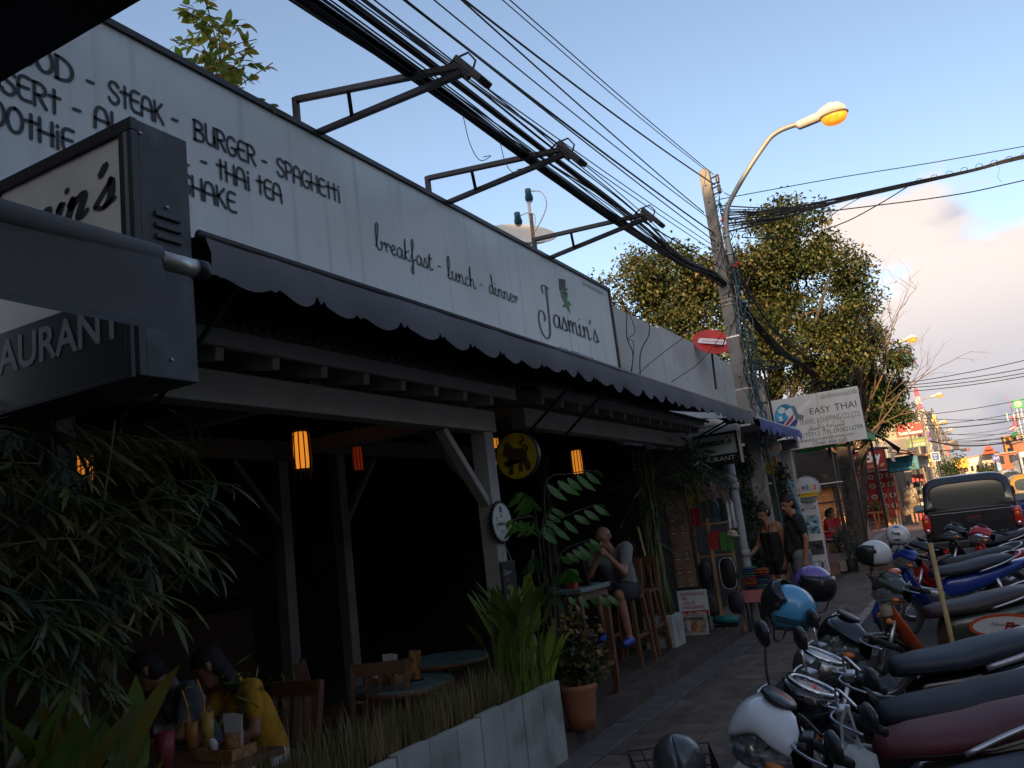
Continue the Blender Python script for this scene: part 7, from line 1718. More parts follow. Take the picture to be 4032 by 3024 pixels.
helmet('white helmet with black lettering over the blue motorbike', (-0.87, 11.02, 1.145), RAD(150), RAD(0), RAD(3), paint('helmwhite', (0, 0, 0)), None, 0, 1.05, None, (('Twig', 118, 10, .045, M_dkink), ('INDEX', 118, -22, .022, M_dkink), ('TWIG', 118, 46, .022, M_dkink)))
helmet('dark helmet lying in the wire front basket', (-1.15, 3.20, 0.75), RAD(110), RAD(0), RAD(-8), mat('helm_black', (0.05, 0.052, 0.055), 0.3, coat=.4), None, 0, 0.85)

# ---- carrier bag on the bike, bamboo stick by the scooter
t = thing('carrier_bag', 'white plastic carrier bag hanging from the handlebar', 'bag', (-0.57, 3.36, 0.3))
rng = random.Random(2); rows = []
for i, (z, a, b) in enumerate(((0.76, 0.025, 0.02), (0.72, 0.07, 0.04), (0.62, 0.09, 0.06), (0.52, 0.10, 0.075), (0.42, 0.105, 0.08), (0.35, 0.09, 0.07), (0.32, 0.05, 0.04))):
 rows.append([Vector((-0.56 + a * math.cos(q) * (1 + 0.16 * math.sin(5 * q + i * 1.7)), 3.42 + b * math.sin(q) * (1 + 0.16 * math.cos(6 * q + i)), z + 0.012 * math.sin(3 * q + i))) for q in [2 * PI * k / 20 for k in range(20)]])
mb = MB(); mb.loft(rows); mb.build('sack', mat('thin_plastic', (0.55, 0.58, 0.58), 0.35, tl=0.4), t, smooth=True)
for s in (-1, 1): MB().tube(spline([(-0.56 + s * 0.03, 3.42, 0.75), (-0.56 + s * 0.02, 3.42, 0.84), (-0.55, 3.42, 0.90)], 4), 0.006, 5).build('handle', mat('thin_plastic', (.6, .6, .6)), t)
mb = MB()
for k in range(3):
 a = 2 * PI * k / 3 + .3; mb.bar((-0.53 + 0.016 * math.cos(a), 3.332, 0.45 + 0.016 * math.sin(a)), (-0.53 + 0.016 * math.cos(a + 1.4), 3.332, 0.45 + 0.016 * math.sin(a + 1.4)), 0.008, 0.002)
mb.build('recycle_mark', mat('print_green', (0.03, 0.25, 0.1), .5), t)
o = MB().tube([(-0.33, 7.3, -0.1), (-0.345, 7.35, 0.55), (-0.36, 7.4, 1.23)], 0.019, 10).build('bamboo_stick', mat('stick', (0.42, 0.29, 0.13), 0.6, var=0.2, scale=9), smooth=True)
tag(o, 'yellow bamboo stick standing upright beside the retro scooter', 'stick')

# ================================================================== pickup, taxi, far cars
P_tr = mat('truck_paint', (0.018, 0.019, 0.022), 0.25, coat=0.8)
def car_glass(): return mat('car_glass', (0.03, 0.04, 0.036), 0.06, spec=0.6, ior=1.5)
tk = thing('pickup_truck', 'black pickup truck parked with its tailgate to the viewer', 'pickup', (-0.11, 21.5, 0), 0)
TX, TY, TZ = -0.11, 19.0, gz(19) - 0.1
def tr(x, y, z): return Vector((TX + x, TY + y, TZ + z))
def ysec(y, zc, hw, hh, n=20, p=5): return sring(tr(0, y, zc), UX, UZ, hw, hh, n, p)
mb = MB(); mb.loft([ysec(0.0, 0.83, 0.80, 0.30), ysec(0.05, 0.83, 0.86, 0.33), ysec(1.5, 0.83, 0.88, 0.34), ysec(3.2, 0.83, 0.88, 0.34), ysec(4.6, 0.80, 0.86, 0.30), ysec(5.0, 0.76, 0.74, 0.24)]); mb.build('body', P_tr, tk, smooth=True)
mb = MB(); mb.loft([ysec(0.92, 1.12, 0.86, 0.12, 24, 5), ysec(1.05, 1.42, 0.82, 0.38, 24, 5), ysec(1.40, 1.47, 0.77, 0.38, 24, 5), ysec(2.8, 1.47, 0.75, 0.37, 24, 5), ysec(3.5, 1.25, 0.74, 0.2, 24, 4), ysec(3.9, 1.10, 0.78, 0.08, 24, 4)]); mb.build('cab', P_tr, tk, smooth=True)
mb = MB(); mb.loft([sring(tr(0, 0.985, 1.42), UX, Vector((0, 0.2, 1)), 0.70, 0.27, 28, 4), sring(tr(0, 0.955, 1.42), UX, Vector((0, 0.2, 1)), 0.69, 0.26, 28, 4)]); mb.build('rear_window', car_glass(), tk, smooth=False)
mb = MB(); mb.loft([sring(tr(0, 1.0, 1.42), UX, Vector((0, 0.2, 1)), 0.74, 0.30, 28, 4), sring(tr(0, 0.965, 1.42), UX, Vector((0, 0.2, 1)), 0.72, 0.285, 28, 4)]); mb.build('window_seal', M_rub, tk)
MB().bx(TX - 0.72, TX + 0.72, TY - 0.035, TY + 0.02, TZ + 0.62, TZ + 1.13).build('tailgate', P_tr, tk, bevel=0.03)
MB().bx(TX - 0.74, TX + 0.74, TY - 0.045, TY + 0.05, TZ + 1.132, TZ + 1.165).build('tailgate_cap', M_bpl, tk, bevel=0.01)
h = MB().loft([sring(tr(0.05, -0.036, 0.95), UX, UZ, 0.155, 0.085, 20, 3), sring(tr(0.05, -0.05, 0.95), UX, UZ, 0.145, 0.075, 20, 3)]).build('tailgate_handle', M_bpl, tk)
MB().bx(TX - 0.05, TX + 0.15, TY - 0.056, TY - 0.051, TZ + 0.90, TZ + 0.94).build('handle_slot', M_blk, h)
mb = MB(); text_mb(mb, 'MITSUBISHI', 0.035, frame_m(tr(-0.06, -0.053, 0.985), UX, UZ), width=0.22); mb.build('lettering', M_redl, h)
for a in (90, 210, 330):   # three-lozenge emblem
 d = Vector((math.cos(RAD(a)), 0, math.sin(RAD(a)))); q = Vector((-d.z, 0, d.x)); c = tr(0.05, -0.04, 0.77)
 mb = MB(); mb.add([c, c + d * 0.045 + q * 0.026, c + d * 0.09, c + d * 0.045 - q * 0.026], [(0, 1, 2, 3)]); mb.build('emblem', M_chr, tk)
for s, x, w in (('TRITON', -0.62, 0.20), ('DI-D', 0.46, 0.13)):
 mb = MB(); text_mb(mb, s, 0.05, frame_m(tr(x, -0.038, 0.67), UX, UZ), width=w); mb.build('lettering', M_chrd, tk)
for s in (-1, 1):
 l = MB().loft([sring(tr(s * 0.80, -0.01, 0.93), UX, UZ, 0.082, 0.20, 18, 3), sring(tr(s * 0.80, -0.045, 0.93), UX, UZ, 0.072, 0.185, 18, 3), sring(tr(s * 0.80, -0.06, 0.93), UX, UZ, 0.04, 0.13, 18, 3)]).build('tail_light', mat('tail_red', (0.42, 0.02, 0.012), 0.15, coat=.8), tk, smooth=True)
 MB().ell(tr(s * 0.80, -0.052, 0.80), (0.04, 0.02, 0.045), 12, 8).build('reverse_lens', M_lens, l, smooth=True); MB().ell(tr(s * 0.80, -0.055, 0.985), (0.045, 0.02, 0.04), 12, 8).build('amber_lens', M_oral, l, smooth=True)
 MB().bx(TX + s * 0.78 - 0.06, TX + s * 0.78 + 0.06, TY - 0.11, TY - 0.10, TZ + 0.50, TZ + 0.57).build('reflector', mat('reflector_glow', (0.6, 0.05, 0.03), .3, emit=(1, 0.06, 0.03), estr=0.5), tk)  # bumper reflector, given a glow of its own
 mc = tr(s * 1.02, 2.7, 1.20); mo = MB().loft([sring(mc + UY * 0.04, UX, UZ, 0.06, 0.06, 14), sring(mc, UX, UZ, 0.12, 0.085, 14, 3), sring(mc - UY * 0.06, UX, UZ, 0.125, 0.09, 14, 3)]).build('wing_mirror', M_bpl, tk, smooth=True)
 MB().loft([sring(mc - UY * 0.062, UX, UZ, 0.115, 0.08, 14, 3), sring(mc - UY * 0.0625, UX, UZ, 0.05, 0.04, 14, 3)]).build('glass', M_mirr, mo)
 for y in (0.95, 3.95):
  M0 = Matrix.Translation(tr(s * 0.78, y, 0.37)) @ Matrix.Rotation(RAD(90), 4, 'Y')
  w_ = MB().lathe([(0.2, -0.12), (0.35, -0.115), (0.37, -0.06), (0.37, 0.06), (0.35, 0.115), (0.2, 0.12)], 28, M0).build('wheel', M_rub, tk, smooth=True)
  MB().lathe([(0.19, 0.122), (0.05, 0.10), (0.0, 0.10)], 20, M0, cap=False).build('rim', M_chrd, w_)
 MB().bx(TX + s * 0.55 - 0.11, TX + s * 0.55 + 0.11, TY + 0.3, TY + 0.33, TZ + 0.12, TZ + 0.45).build('mud_flap', M_rub, tk)
MB().bx(TX - 0.84, TX + 0.84, TY - 0.16, TY - 0.02, TZ + 0.42, TZ + 0.58).build('bumper', M_bpl, tk, bevel=0.03)
pl_ = MB().bx(TX - 0.05, TX + 0.30, TY - 0.178, TY - 0.165, TZ + 0.44, TZ + 0.57).build('number_plate', mat('plate_white', (.6, .6, .58)), tk)
for s in (-1, 1): MB().cyl(tr(s * 0.55, -0.165, 0.40), tr(s * 0.55, -0.15, 0.40), 0.055, n=16).build('round_reflector', M_redl, tk)

def hatch(label, X0, Y0, paint_lo, paint_up, w=0.86, h=1.72, L=4.3, name='car', group='cars on the road', detail=True):
 t = thing(name, label, 'car', (X0, Y0, gz(Y0) - 0.1), 0, group, local=True)
 def ys(y, zc, hw, hh, p=5): return sring((0, y, zc), UX, UZ, hw, hh, 20, p)
 mb = MB(); mb.loft([ys(0, 0.62, w * .88, .28), ys(.08, .62, w * .97, .34), ys(1.2, .62, w, .36), ys(3.2, .62, w, .36), ys(L - .15, .58, w * .95, .28), ys(L, .55, w * .8, .2)]); mb.build('body', paint_lo, t, smooth=True)
 k = h - 1.0
 mb = MB(); mb.loft([ys(.10, .98, w * .92, .10), ys(.22, .95 + k * .25, w * .88, k * .25 + .1), ys(.45, .95 + k * .45, w * .80, k * .5), ys(2.2, .95 + k * .45, w * .80, k * .52), ys(2.9, .95 + k * .25, w * .84, k * .3), ys(3.3, .98, w * .88, .08)]); mb.build('cabin', paint_up, t, smooth=True)
 mb = MB(); mb.loft([sring((0, .20, 1.0 + k * .42), UX, Vector((0, .35, 1)), w * .70, k * .27, 20, 4), sring((0, .17, 1.0 + k * .42), UX, Vector((0, .35, 1)), w * .69, k * .26, 20, 4)]); mb.build('rear_window', car_glass(), t)
 for s in (-1, 1):
  MB().bx(s * w * .83 - .012, s * w * .83 + .012, .55, 2.6, 1.02, 1.02 + k * .55).build('side_window', car_glass(), t)
  l = MB().loft([sring((s * w * .85, -.0, .85), UX, UZ, .09, .15, 14, 3), sring((s * w * .83, -.04, .85), UX, UZ, .07, .12, 14, 3)]).build('tail_light', mat('tail_red', (0, 0, 0)), t, smooth=True)
  for y in (.8, L - .9):
   M0 = Matrix.Translation((s * (w - .1), y, .31)) @ Matrix.Rotation(RAD(90), 4, 'Y'); MB().lathe([(.18, -.1), (.3, -.09), (.31, 0), (.3, .09), (.18, .1)], 20, M0).build('wheel', M_rub, t, smooth=True)
  MB().loft([sring((s * (w + .12), 2.7, 1.05), UX, UZ, .1, .07, 12), sring((s * (w + .12), 2.6, 1.05), UX, UZ, .1, .07, 12)]).build('wing_mirror', paint_lo, t)
 MB().bx(-w * .9, w * .9, -.09, .02, .36, .55).build('bumper', paint_lo, t, bevel=.03)
 MB().bx(-.2, .2, -.02, -.012, .70, .82).build('number_plate', mat('plate_yellow', (.55, .42, .15), .5), t)
 return t
tx = hatch('yellow and blue taxi seen from behind beyond the pickup', 1.80, 30.5, paint('taxiblue', (0.015, 0.03, 0.16)), paint('taxiyellow', (0.42, 0.25, 0.03)), name='taxi')
for s in (-1, 1): MB().tube([(s * .62, .6, 1.76), (s * .62, 2.2, 1.76)], .02, 6).build('roof_rail', M_galv, tx)
hatch('grey car on the road just ahead of the taxi', 1.55, 44, paint('cargrey', (.10, .11, .12)), paint('cargrey', (0, 0, 0)), h=1.5)
hatch('dark blue car farther ahead in the traffic', 1.4, 60, paint('carblue', (.02, .04, .1)), paint('carblue', (0, 0, 0)), h=1.5)
hatch('white van like car in the far traffic', 2.9, 74, paint('carwhite', (.5, .5, .5)), paint('carwhite', (0, 0, 0)), h=1.9)
hatch('black car deep in the far traffic', 1.2, 88, paint('carblack', (.02, .02, .02)), paint('carblack', (0, 0, 0)), h=1.5)
hatch('silver car deep in the far traffic', 3.2, 100, paint('carsilver', (.3, .3, .31)), paint('carsilver', (0, 0, 0)), h=1.5)
bus = thing('bus', 'pale bus with blue stripe at the edge of the road', 'bus', (4.2, 60, gz(60) - .1))
MB().bx(2.9, 5.3, 60, 69, .75, 3.15).build('body', mat('bus_white', (.45, .48, .55), .4), bus, bevel=.12); MB().bx(3.05, 5.15, 59.97, 59.99, 1.9, 2.8).build('rear_window', car_glass(), bus); MB().bx(2.86, 2.89, 60.4, 68.6, 1.9, 2.7).build('side_window', car_glass(), bus); MB().bx(2.88, 5.32, 59.98, 60.4, 1.2, 1.5).build('stripe', mat('bus_blue', (.04, .1, .4), .4), bus)
for y in (61.5, 67.5):
 for x in (3.05, 5.15):
  M0 = Matrix.Translation((x, y, .82)) @ Matrix.Rotation(RAD(90), 4, 'Y'); MB().lathe([(.2, -.13), (.45, -.12), (.45, .12), (.2, .13)], 18, M0).build('wheel', M_rub, bus)

# ================================================================== planter and cafe plants
M_plk = mat('planter_slab', (0.33, 0.33, 0.305), 0.8, var=0.12, scale=3, bump=0.003, bscale=60, grime=(0.17, 0.165, 0.15), gscale=3.6, gamount=0.75, rnd=0.12, streak=0.35)
pt = thing('planter', 'long planter of upright pale concrete slabs before the deck', 'planter', (-3.1, 4, 0))
js = [1.2, 1.5, 1.8, 2.1, 2.4, 2.7, 3.0, 3.3, 3.58, 3.88, 4.19, 4.49, 4.77, 5.06, 5.33, 5.63, 5.93]
for a, b in zip(js[:-1], js[1:]):
 MB().bx(-3.04, -2.98 + RR.uniform(-.004, .004), a + 0.004, b - 0.004, -0.02, 0.565 + RR.uniform(-.008, .008)).build('slab', M_plk, pt, bevel=0.005)
MB().bx(-3.34, -3.05, 5.88, 5.93, 0.1, 0.56).build('slab', M_plk, pt, bevel=0.005); MB().bx(-3.36, -3.30, 1.2, 5.87, 0.1, 0.55).build('back_slab', M_plk, pt)
MB().bx(-3.298, -3.042, 1.2, 5.87, 0.1, 0.50).build('soil', mat('soil', (0.1, .07, .05)), pt)
rng = random.Random(77)
mb = MB()
for k in range(3600):
 y = rng.uniform(1.3, 5.85); x = rng.uniform(-3.28, -3.05); a = rng.uniform(0, 2 * PI); L = rng.uniform(0.13, 0.30) * (1.25 if rng.random() < .12 else 1) * (0.55 if y > 5.3 else 1)
 mb.cm = rng.choices((0, 1, 2), (4, 3, 3))[0]
 mb.leaf((x, y, 0.5), (math.cos(a) * .55, math.sin(a) * .55, 1), (math.cos(a), math.sin(a), .2), L, 0.006, rng.uniform(.1, .7), 4)
tag(mb.build('planter_grass', leafmats('grs', [(0.13, 0.14, 0.04), (0.22, 0.18, 0.075), (0.27, 0.19, 0.10)], .3)), 'dry tufted grass filling the long planter', 'grass', kind='stuff')
def bamboo(label, culms, sprays, seed, key, cols, L=0.15, W=0.02, lat=0.30):
 rng = random.Random(seed); t = thing('bamboo', label, 'bamboo', culms[0][0]); st = MB(); lf = MB()
 for a, b, r in culms:
  a, b = Vector(a), Vector(b); n = max(4, int((b - a).length / .28))
  pts = [a.lerp(b, i / n) + Vector((rng.uniform(-.01, .01), rng.uniform(-.01, .01), 0)) for i in range(n + 1)]
  st.tube(pts, [r * (1 - .4 * i / n) for i in range(n + 1)], 7)
  for p in pts[1:-1]: st.ell(p, r * 1.15, 7, 4)
 for c, ext, n in sprays:
  for _ in range(n):
   p = Vector(c) + Vector((rng.gauss(0, ext[0]), rng.gauss(0, ext[1]), rng.gauss(0, ext[2])))
   a = rng.uniform(0, 2 * PI); d = Vector((math.cos(a), math.sin(a), rng.uniform(-.7, .2))).normalized()
   tw = [p + d * lat * q / 4 + Vector((0, 0, -.05 * q * q / 16)) for q in range(5)]
   st.tube(tw, .0025, 4); lf.cm = rng.choices(range(len(cols)), None)[0] if cols else 0
   for q in range(9):
    b = tw[min(4, 1 + q // 2)]; s = -1 if q % 2 else 1
    side = d.cross(Vector((0, 0, 1))).normalized()
    dv = d * rng.uniform(.5, 1) + side * s * rng.uniform(.3, .9) + Vector((0, 0, rng.uniform(-.7, .0)))
    k = rng.uniform(.6, 1.2); lf.leaf(b, dv, (rng.gauss(0, .5), rng.gauss(0, .5), 1), L * k, W * k, .22, 4)
 st.build('culms', mat('bamboo_stem', (0.10, 0.11, 0.04), .5, var=.3, scale=5), t, smooth=True); lf.build('foliage', leafmats(key, cols, .2, .45), t)
BAM = [(0.045, 0.070, 0.022), (0.085, 0.105, 0.030), (0.030, 0.048, 0.020), (0.12, 0.10, 0.035)]
cl = [((-3.2 + rng.uniform(-.12, .1), y, .5), (-3.25 + rng.uniform(-.25, .3), y + rng.uniform(-.2, .4), rng.uniform(2.2, 2.7)), rng.uniform(.008, .014)) for y in [1.35 + .075 * i for i in range(13)]]
bamboo('big clump of feathery bamboo under the light box sign', cl, [((-3.3, 1.85, 1.9), (.16, .25, .22), 110), ((-3.3, 2.15, 1.95), (.16, .2, .2), 100), ((-3.25, 2.4, 1.9), (.12, .13, .16), 50), ((-3.3, 1.7, 1.55), (.14, .2, .14), 70), ((-3.3, 2.1, 1.6), (.12, .15, .1), 45), ((-3.45, 2.4, 2.2), (.2, .2, .14), 30), ((-3.3, 2.75, 2.0), (.05, .06, .08), 6)], 6, 'bam', BAM, .155, .019)
def bigleaves(name, label, base, n, sx, sy, z0, h, L, W, key, cols, seed, lean=.35, cat='plant'):
 rng = random.Random(seed); t = thing(name, label, cat, base); stm = MB()
 ms = leafmats(key, cols, .25, .35)
 for k in range(n):
  b = Vector(base) + Vector((rng.uniform(-sx, sx), rng.uniform(-sy, sy), 0)); a = rng.uniform(0, 2 * PI); q = rng.uniform(.05, lean)
  d = Vector((math.cos(a) * q, math.sin(a) * q, 1)).normalized(); hh = rng.uniform(.35, 1) * h; tp = b + d * hh
  stm.tube([b, b.lerp(tp, .5), tp], [.006, .005, .004], 5)
  s = rng.uniform(.7, 1.15); lf = MB()
  d2 = (d + Vector((math.cos(a) * .35, math.sin(a) * .35, 0))).normalized()
  lf.leaf(tp, d2, (-math.cos(a), -math.sin(a), .35), L * s, W * s, rng.uniform(.0, .3), 7); o = lf.build('leaf', rng.choice(ms), t, smooth=True)
 stm.build('stalks', ms[0], t)
GAL = [(0.16, 0.22, 0.03), (0.22, 0.27, 0.04), (0.10, 0.15, 0.03)]
bigleaves('galangal_plant', 'tall upright broad-leaved plant beside the white corner post', (-3.10, 5.62, .5), 62, .08, .27, .5, .60, .38, .078, 'gal', GAL, 3)
bigleaves('galangal_plant', 'lower tuft of broad leaves at the planter end', (-3.05, 5.84, .5), 16, .05, .08, .5, .24, .30, .05, 'gal', GAL, 4, .7)
bigleaves('broad_leaf_plant', 'big broad-leaved plant filling the lower corner under the bamboo', (-3.02, 2.0, .5), 40, .06, .34, .5, .50, .46, .10, 'brd', [(0.08, 0.14, 0.022), (0.14, 0.19, 0.03), (0.2, 0.17, 0.035)], 5, .45)
def pinnate(label, base, fronds, seed):
 rng = random.Random(seed); t = thing('pinnate_shrub', label, 'shrub', base); st = MB(); ms = leafmats('pin', [(0.045, 0.13, 0.022), (0.08, 0.19, 0.03), (0.03, 0.06, 0.025)], .3, .3)
 for (a, b, n, L) in fronds:
  a, b = Vector(a), Vector(b); pts = spline([base, Vector(base).lerp(a, .6) + Vector((0, 0, .1)), a, a.lerp(b, .5) + Vector((0, 0, .03)), b], 4); st.tube(pts, [.009 * (1 - .7 * i / (len(pts) - 1)) for i in range(len(pts))], 6)
  d = (b - a).normalized(); side = d.cross(Vector((0, 0, 1))).normalized(); m = rng.choice(ms)
  for i in range(n):
   p = a.lerp(b, (i + .5) / n); s = -1 if i % 2 else 1; lf = MB()
   lf.leaf(p, d * .35 + side * s * .55 + Vector((0, 0, -.75 + rng.uniform(-.2, .2))), side * -s + Vector((0, 0, .5)), L * rng.uniform(.8, 1.15), L * .36, .15, 6); lf.build('leaf', m, t, smooth=True)
  lf = MB(); lf.leaf(b, d + Vector((0, 0, -.3)), (0, 0, 1), L, L * .33, .2, 6); lf.build('leaf', m, t, smooth=True)
 st.build('stem', M_bark, t, smooth=True)
pinnate('shrub with drooping paired leaves under the round yellow sign', (-3.3, 6.55, .12), [((-3.15, 6.25, 1.66), (-3.0, 7.15, 1.86), 11, .17), ((-3.15, 6.55, 1.44), (-3.0, 6.95, 1.56), 11, .15), ((-3.1, 6.35, 2.05), (-3.05, 7.3, 2.18), 10, .20), ((-3.2, 6.3, 1.75), (-3.02, 5.55, 1.78), 8, .16), ((-3.2, 6.2, 1.5), (-3.0, 5.75, 1.45), 9, .16), ((-3.2, 6.5, 1.3), (-2.95, 6.3, 1.35), 8, .16), ((-3.3, 6.6, 1.7), (-3.3, 6.9, 1.9), 8, .15), ((-3.2, 6.7, 1.1), (-2.95, 7.1, 1.05), 9, .14), ((-3.25, 6.4, 1.2), (-3.0, 6.1, 1.15), 8, .15), ((-3.3, 6.5, 1.9), (-3.2, 6.1, 2.0), 7, .16)], 8)
pot = thing('terracotta_pot', 'terracotta pot at the deck edge', 'pot', (-3.02, 6.32, .12))
MB().lathe([(.10, 0), (.12, .1), (.14, .26), (.155, .30), (.16, .32), (.15, .34), (.13, .34), (.12, .30)], 22, Matrix.Translation((-3.02, 6.32, .12))).build('body', mat('terracotta', (.30, .11, .055), .8, var=.15, scale=6), pot, smooth=True)
shrub('round_leaf_shrub', 'round-leaved dark shrub growing in the terracotta pot', [((-3.02, 6.32, .66), (.15, .16, .18)), ((-3.0, 6.34, .86), (.12, .13, .13)), ((-2.98, 6.40, .56), (.14, .14, .12))], 900, .05, .046, 'rnd', [(.05, .07, .025), (.09, .10, .03), (.035, .05, .02), (.25, .14, .04)], 61, base=(-3.02, 6.32, .42))
pots = thing('square_planter', 'square pale stone planter at the bamboo foot', 'planter', (-3.62, 10.3, .12)); MB().bx(-3.83, -3.45, 10.1, 10.5, .12, .50).build('body', M_plk, pots, bevel=.01)
cl = [((-3.62 + rng.uniform(-.14, .14), 10.3 + rng.uniform(-.15, .15), .45), (-3.65 + rng.uniform(-.25, .15), 10.4 + rng.uniform(-.2, .4), rng.uniform(2.3, 2.75)), rng.uniform(.011, .017)) for _ in range(22)]
bamboo('dark bamboo screen behind the seated man at the bar table', cl, [((-3.5, 10.4, 2.25), (.22, .3, .22), 60), ((-3.3, 10.9, 2.35), (.15, .3, .16), 45), ((-3.7, 10.3, 1.8), (.15, .25, .2), 16), ((-3.2, 11.3, 2.3), (.1, .15, .16), 22)], 16, 'bam2', [(.03, .05, .02), (.05, .075, .028)], .16, .018)
o = MB().tube([(-3.62, 10.15, .5), (-3.72, 10.1, 1.6)], .017, 8).build('bamboo_pole', mat('stick', (.42, .29, .13)), smooth=True); tag(o, 'dry yellow bamboo pole leaning by the square planter', 'pole')

# ================================================================== cafe furniture
M_teak = mat('teak', (0.13, 0.058, 0.028), .55, var=.25, scale=5, rnd=.12, wave=(7, 3, 'Z', .35))
M_teal = mat('teal_top', (.10, .16, .15), .5, var=.3, scale=8)
def lantern(label, c, s=1.0, e=.38, ec=(1, .31, .03)):
 t = thing('lantern', label, 'lantern', c, group='lit cane lanterns'); c = Vector(c)
 MB().lathe([(.055 * s, -.14 * s), (.06 * s, 0), (.055 * s, .14 * s)], 16, Matrix.Translation(c), cap=False).build('paper', mat('lantern_paper%.1f' % e, (.25, .10, .02), .8, emit=ec, estr=e, var=.3, scale=14), t, smooth=True)
 for i in range(12):
  a = 2 * PI * i / 12; MB().tube([c + Vector((math.cos(a) * r * s, math.sin(a) * r * s, z * s)) for r, z in ((.058, .20), (.075, .1), (.078, -.1), (.062, -.24))], .005 * s, 5).build('cane', M_blk, t)
 for z in (.15, -.15): MB().tube([c + Vector((.074 * s * math.cos(a), .074 * s * math.sin(a), z * s)) for a in [2 * PI * q / 16 for q in range(17)]], .006 * s, 5).build('hoop', M_blk, t)
 MB().cyl(c + Vector((0, 0, .2 * s)), c + Vector((0, 0, .36 * s)), .004, n=5).build('cord', M_blk, t); MB().lathe([(.05, 0), (.05, .03)], 12, Matrix.Translation(c + Vector((0, 0, .36 * s)))).build('ceiling_rose', M_blk, t)
lantern('lit cane lantern hanging under the near pavilion', (-4.45, 4.94, 2.50)); lantern('lit cane lantern half hidden by the round yellow sign', (-4.02, 7.2, 2.50), .9, .25); lantern('lit cane lantern behind the paired leaves', (-3.92, 8.95, 2.42), .95, .3); lantern('dim red lantern deep under the roof', (-5.15, 6.5, 2.58), .8, .04, (1, .08, .02)); lantern('lantern glinting through the bamboo', (-5.7, 4.0, 2.56), .9, .2)
ys_ = thing('round_yellow_sign', 'round yellow sign with a dark lion by the corner post', 'sign', (-3.18, 6.1, 2.3))
Mx = Matrix.Translation((-3.20, 6.1, 2.305)) @ Matrix.Rotation(RAD(90), 4, 'X'); MB().lathe([(.195, -.05), (.20, -.045), (.20, .0), (.192, .004)], 36, Mx).build('rim', M_blk, ys_)
MB().lathe([(.188, .0045), (.0, .0046)], 36, Mx, cap=False).build('face', mat('lion_yellow', (.42, .30, .012), .35, var=.15, scale=9), ys_)
M_lion = mat('lion_brown', (.07, .035, .008), .5)
lion = [(-.12, .06), (-.10, .11), (-.07, .13), (-.045, .10), (-.02, .07), (.03, .06), (.075, .065), (.10, .03), (.095, -.03), (.12, -.08), (.115, -.13), (.075, -.13), (.065, -.085), (.05, -.06), (.045, -.13), (.0, -.13), (.015, -.06), (-.035, -.05), (-.045, -.14), (-.095, -.14), (-.08, -.09), (-.075, -.04), (-.12, -.03), (-.125, -.06), (-.10, -.08), (-.09, -.06), (-.085, 0), (-.13, .02)]
mb = MB(); mb.add([(-3.20 + x, 6.0935, 2.30 + z) for x, z in lion], [tuple(range(len(lion)))]); mb.build('lion_emblem', M_lion, ys_)
mb = MB(); stroke(mb, [(.085, .03), (.11, .06), (.06, .085), (.04, .11), (.08, .12), (.07, .16)], .018, frame_m((-3.20, 6.093, 2.30), (1, 0, 0), (0, 0, 1))); mb.build('lion_tail', M_lion, ys_)
MB().bar((-3.41, 6.13, 2.33), (-3.38, 5.87, 2.33), .03, .06).build('bracket', M_blk, ys_); MB().bar((-3.41, 6.13, 2.35), (-3.39, 6.13, 2.35), .03, .1).build('bracket', M_blk, ys_)
cs = thing('bottle_cap_sign', 'round bottle-cap sign with the cafe name on the corner post', 'sign', (-3.25, 5.78, 1.78)); Mx = Matrix.Translation((-3.262, 5.80, 1.78)) @ Matrix.Rotation(RAD(90), 4, 'Y')
mb = MB(); n = 72
mb.loft([[Mx @ Vector(((.158 + .01 * math.cos(q * n / 3 * 2 * PI / n)) * math.cos(2 * PI * q / n), (.158 + .01 * math.cos(q * n / 3 * 2 * PI / n)) * math.sin(2 * PI * q / n), z)) for q in range(n)] for z in (0, .022)]); mb.build('rim', M_blk, cs)
MB().lathe([(.145, .024), (0, .025)], 36, Mx, cap=False).build('face', mat('cap_face', (.42, .45, .43), .4), cs)
def cf(y, z): return frame_m((-3.234, y, z), (0, 1, 0), (0, 0, 1))
mb = MB(); write(mb, HAND, "Jasmin's", .022, .004, cf(5.70, 1.755)); text_mb(mb, 'Cafe', .03, cf(5.76, 1.70)); mb.build('lettering', M_ink, cs)
mb = MB(); mb.add([(-3.235, 5.79 + a, 1.83 + b) for a, b in ((0, .02), (.02, -.01), (-.02, -.01))], [(0, 1, 2)]); mb.build('star', M_green, cs); MB().bx(-3.2365, -3.2355, 5.775, 5.805, 1.855, 1.90).build('hat', M_ink, cs)
cbd = thing('chalk_board', 'small black chalk board with opening times on the corner post', 'sign', (-3.25, 5.8, 1.1)); MB().bx(-3.262, -3.245, 5.72, 5.94, 1.08, 1.48).build('slate', M_blk, cbd, bevel=.003); MB().tube([(-3.25, 5.76, 1.48), (-3.25, 5.82, 1.60), (-3.25, 5.9, 1.48)], .004, 5).build('string', M_galv, cbd)
mb = MB()
for s, y, z, h in (('Open', 5.74, 1.38, .055), ('n', 5.79, 1.33, .05), ('time', 5.77, 1.27, .055), ('8.30 -', 5.75, 1.19, .055), ('22.00', 5.75, 1.11, .055)): text_mb(mb, s, h, frame_m((-3.243, y, z), (0, 1, 0), (0, 0, 1)), shear=.2)
mb.build('lettering', mat('chalk', (.4, .4, .4), .9), cbd)
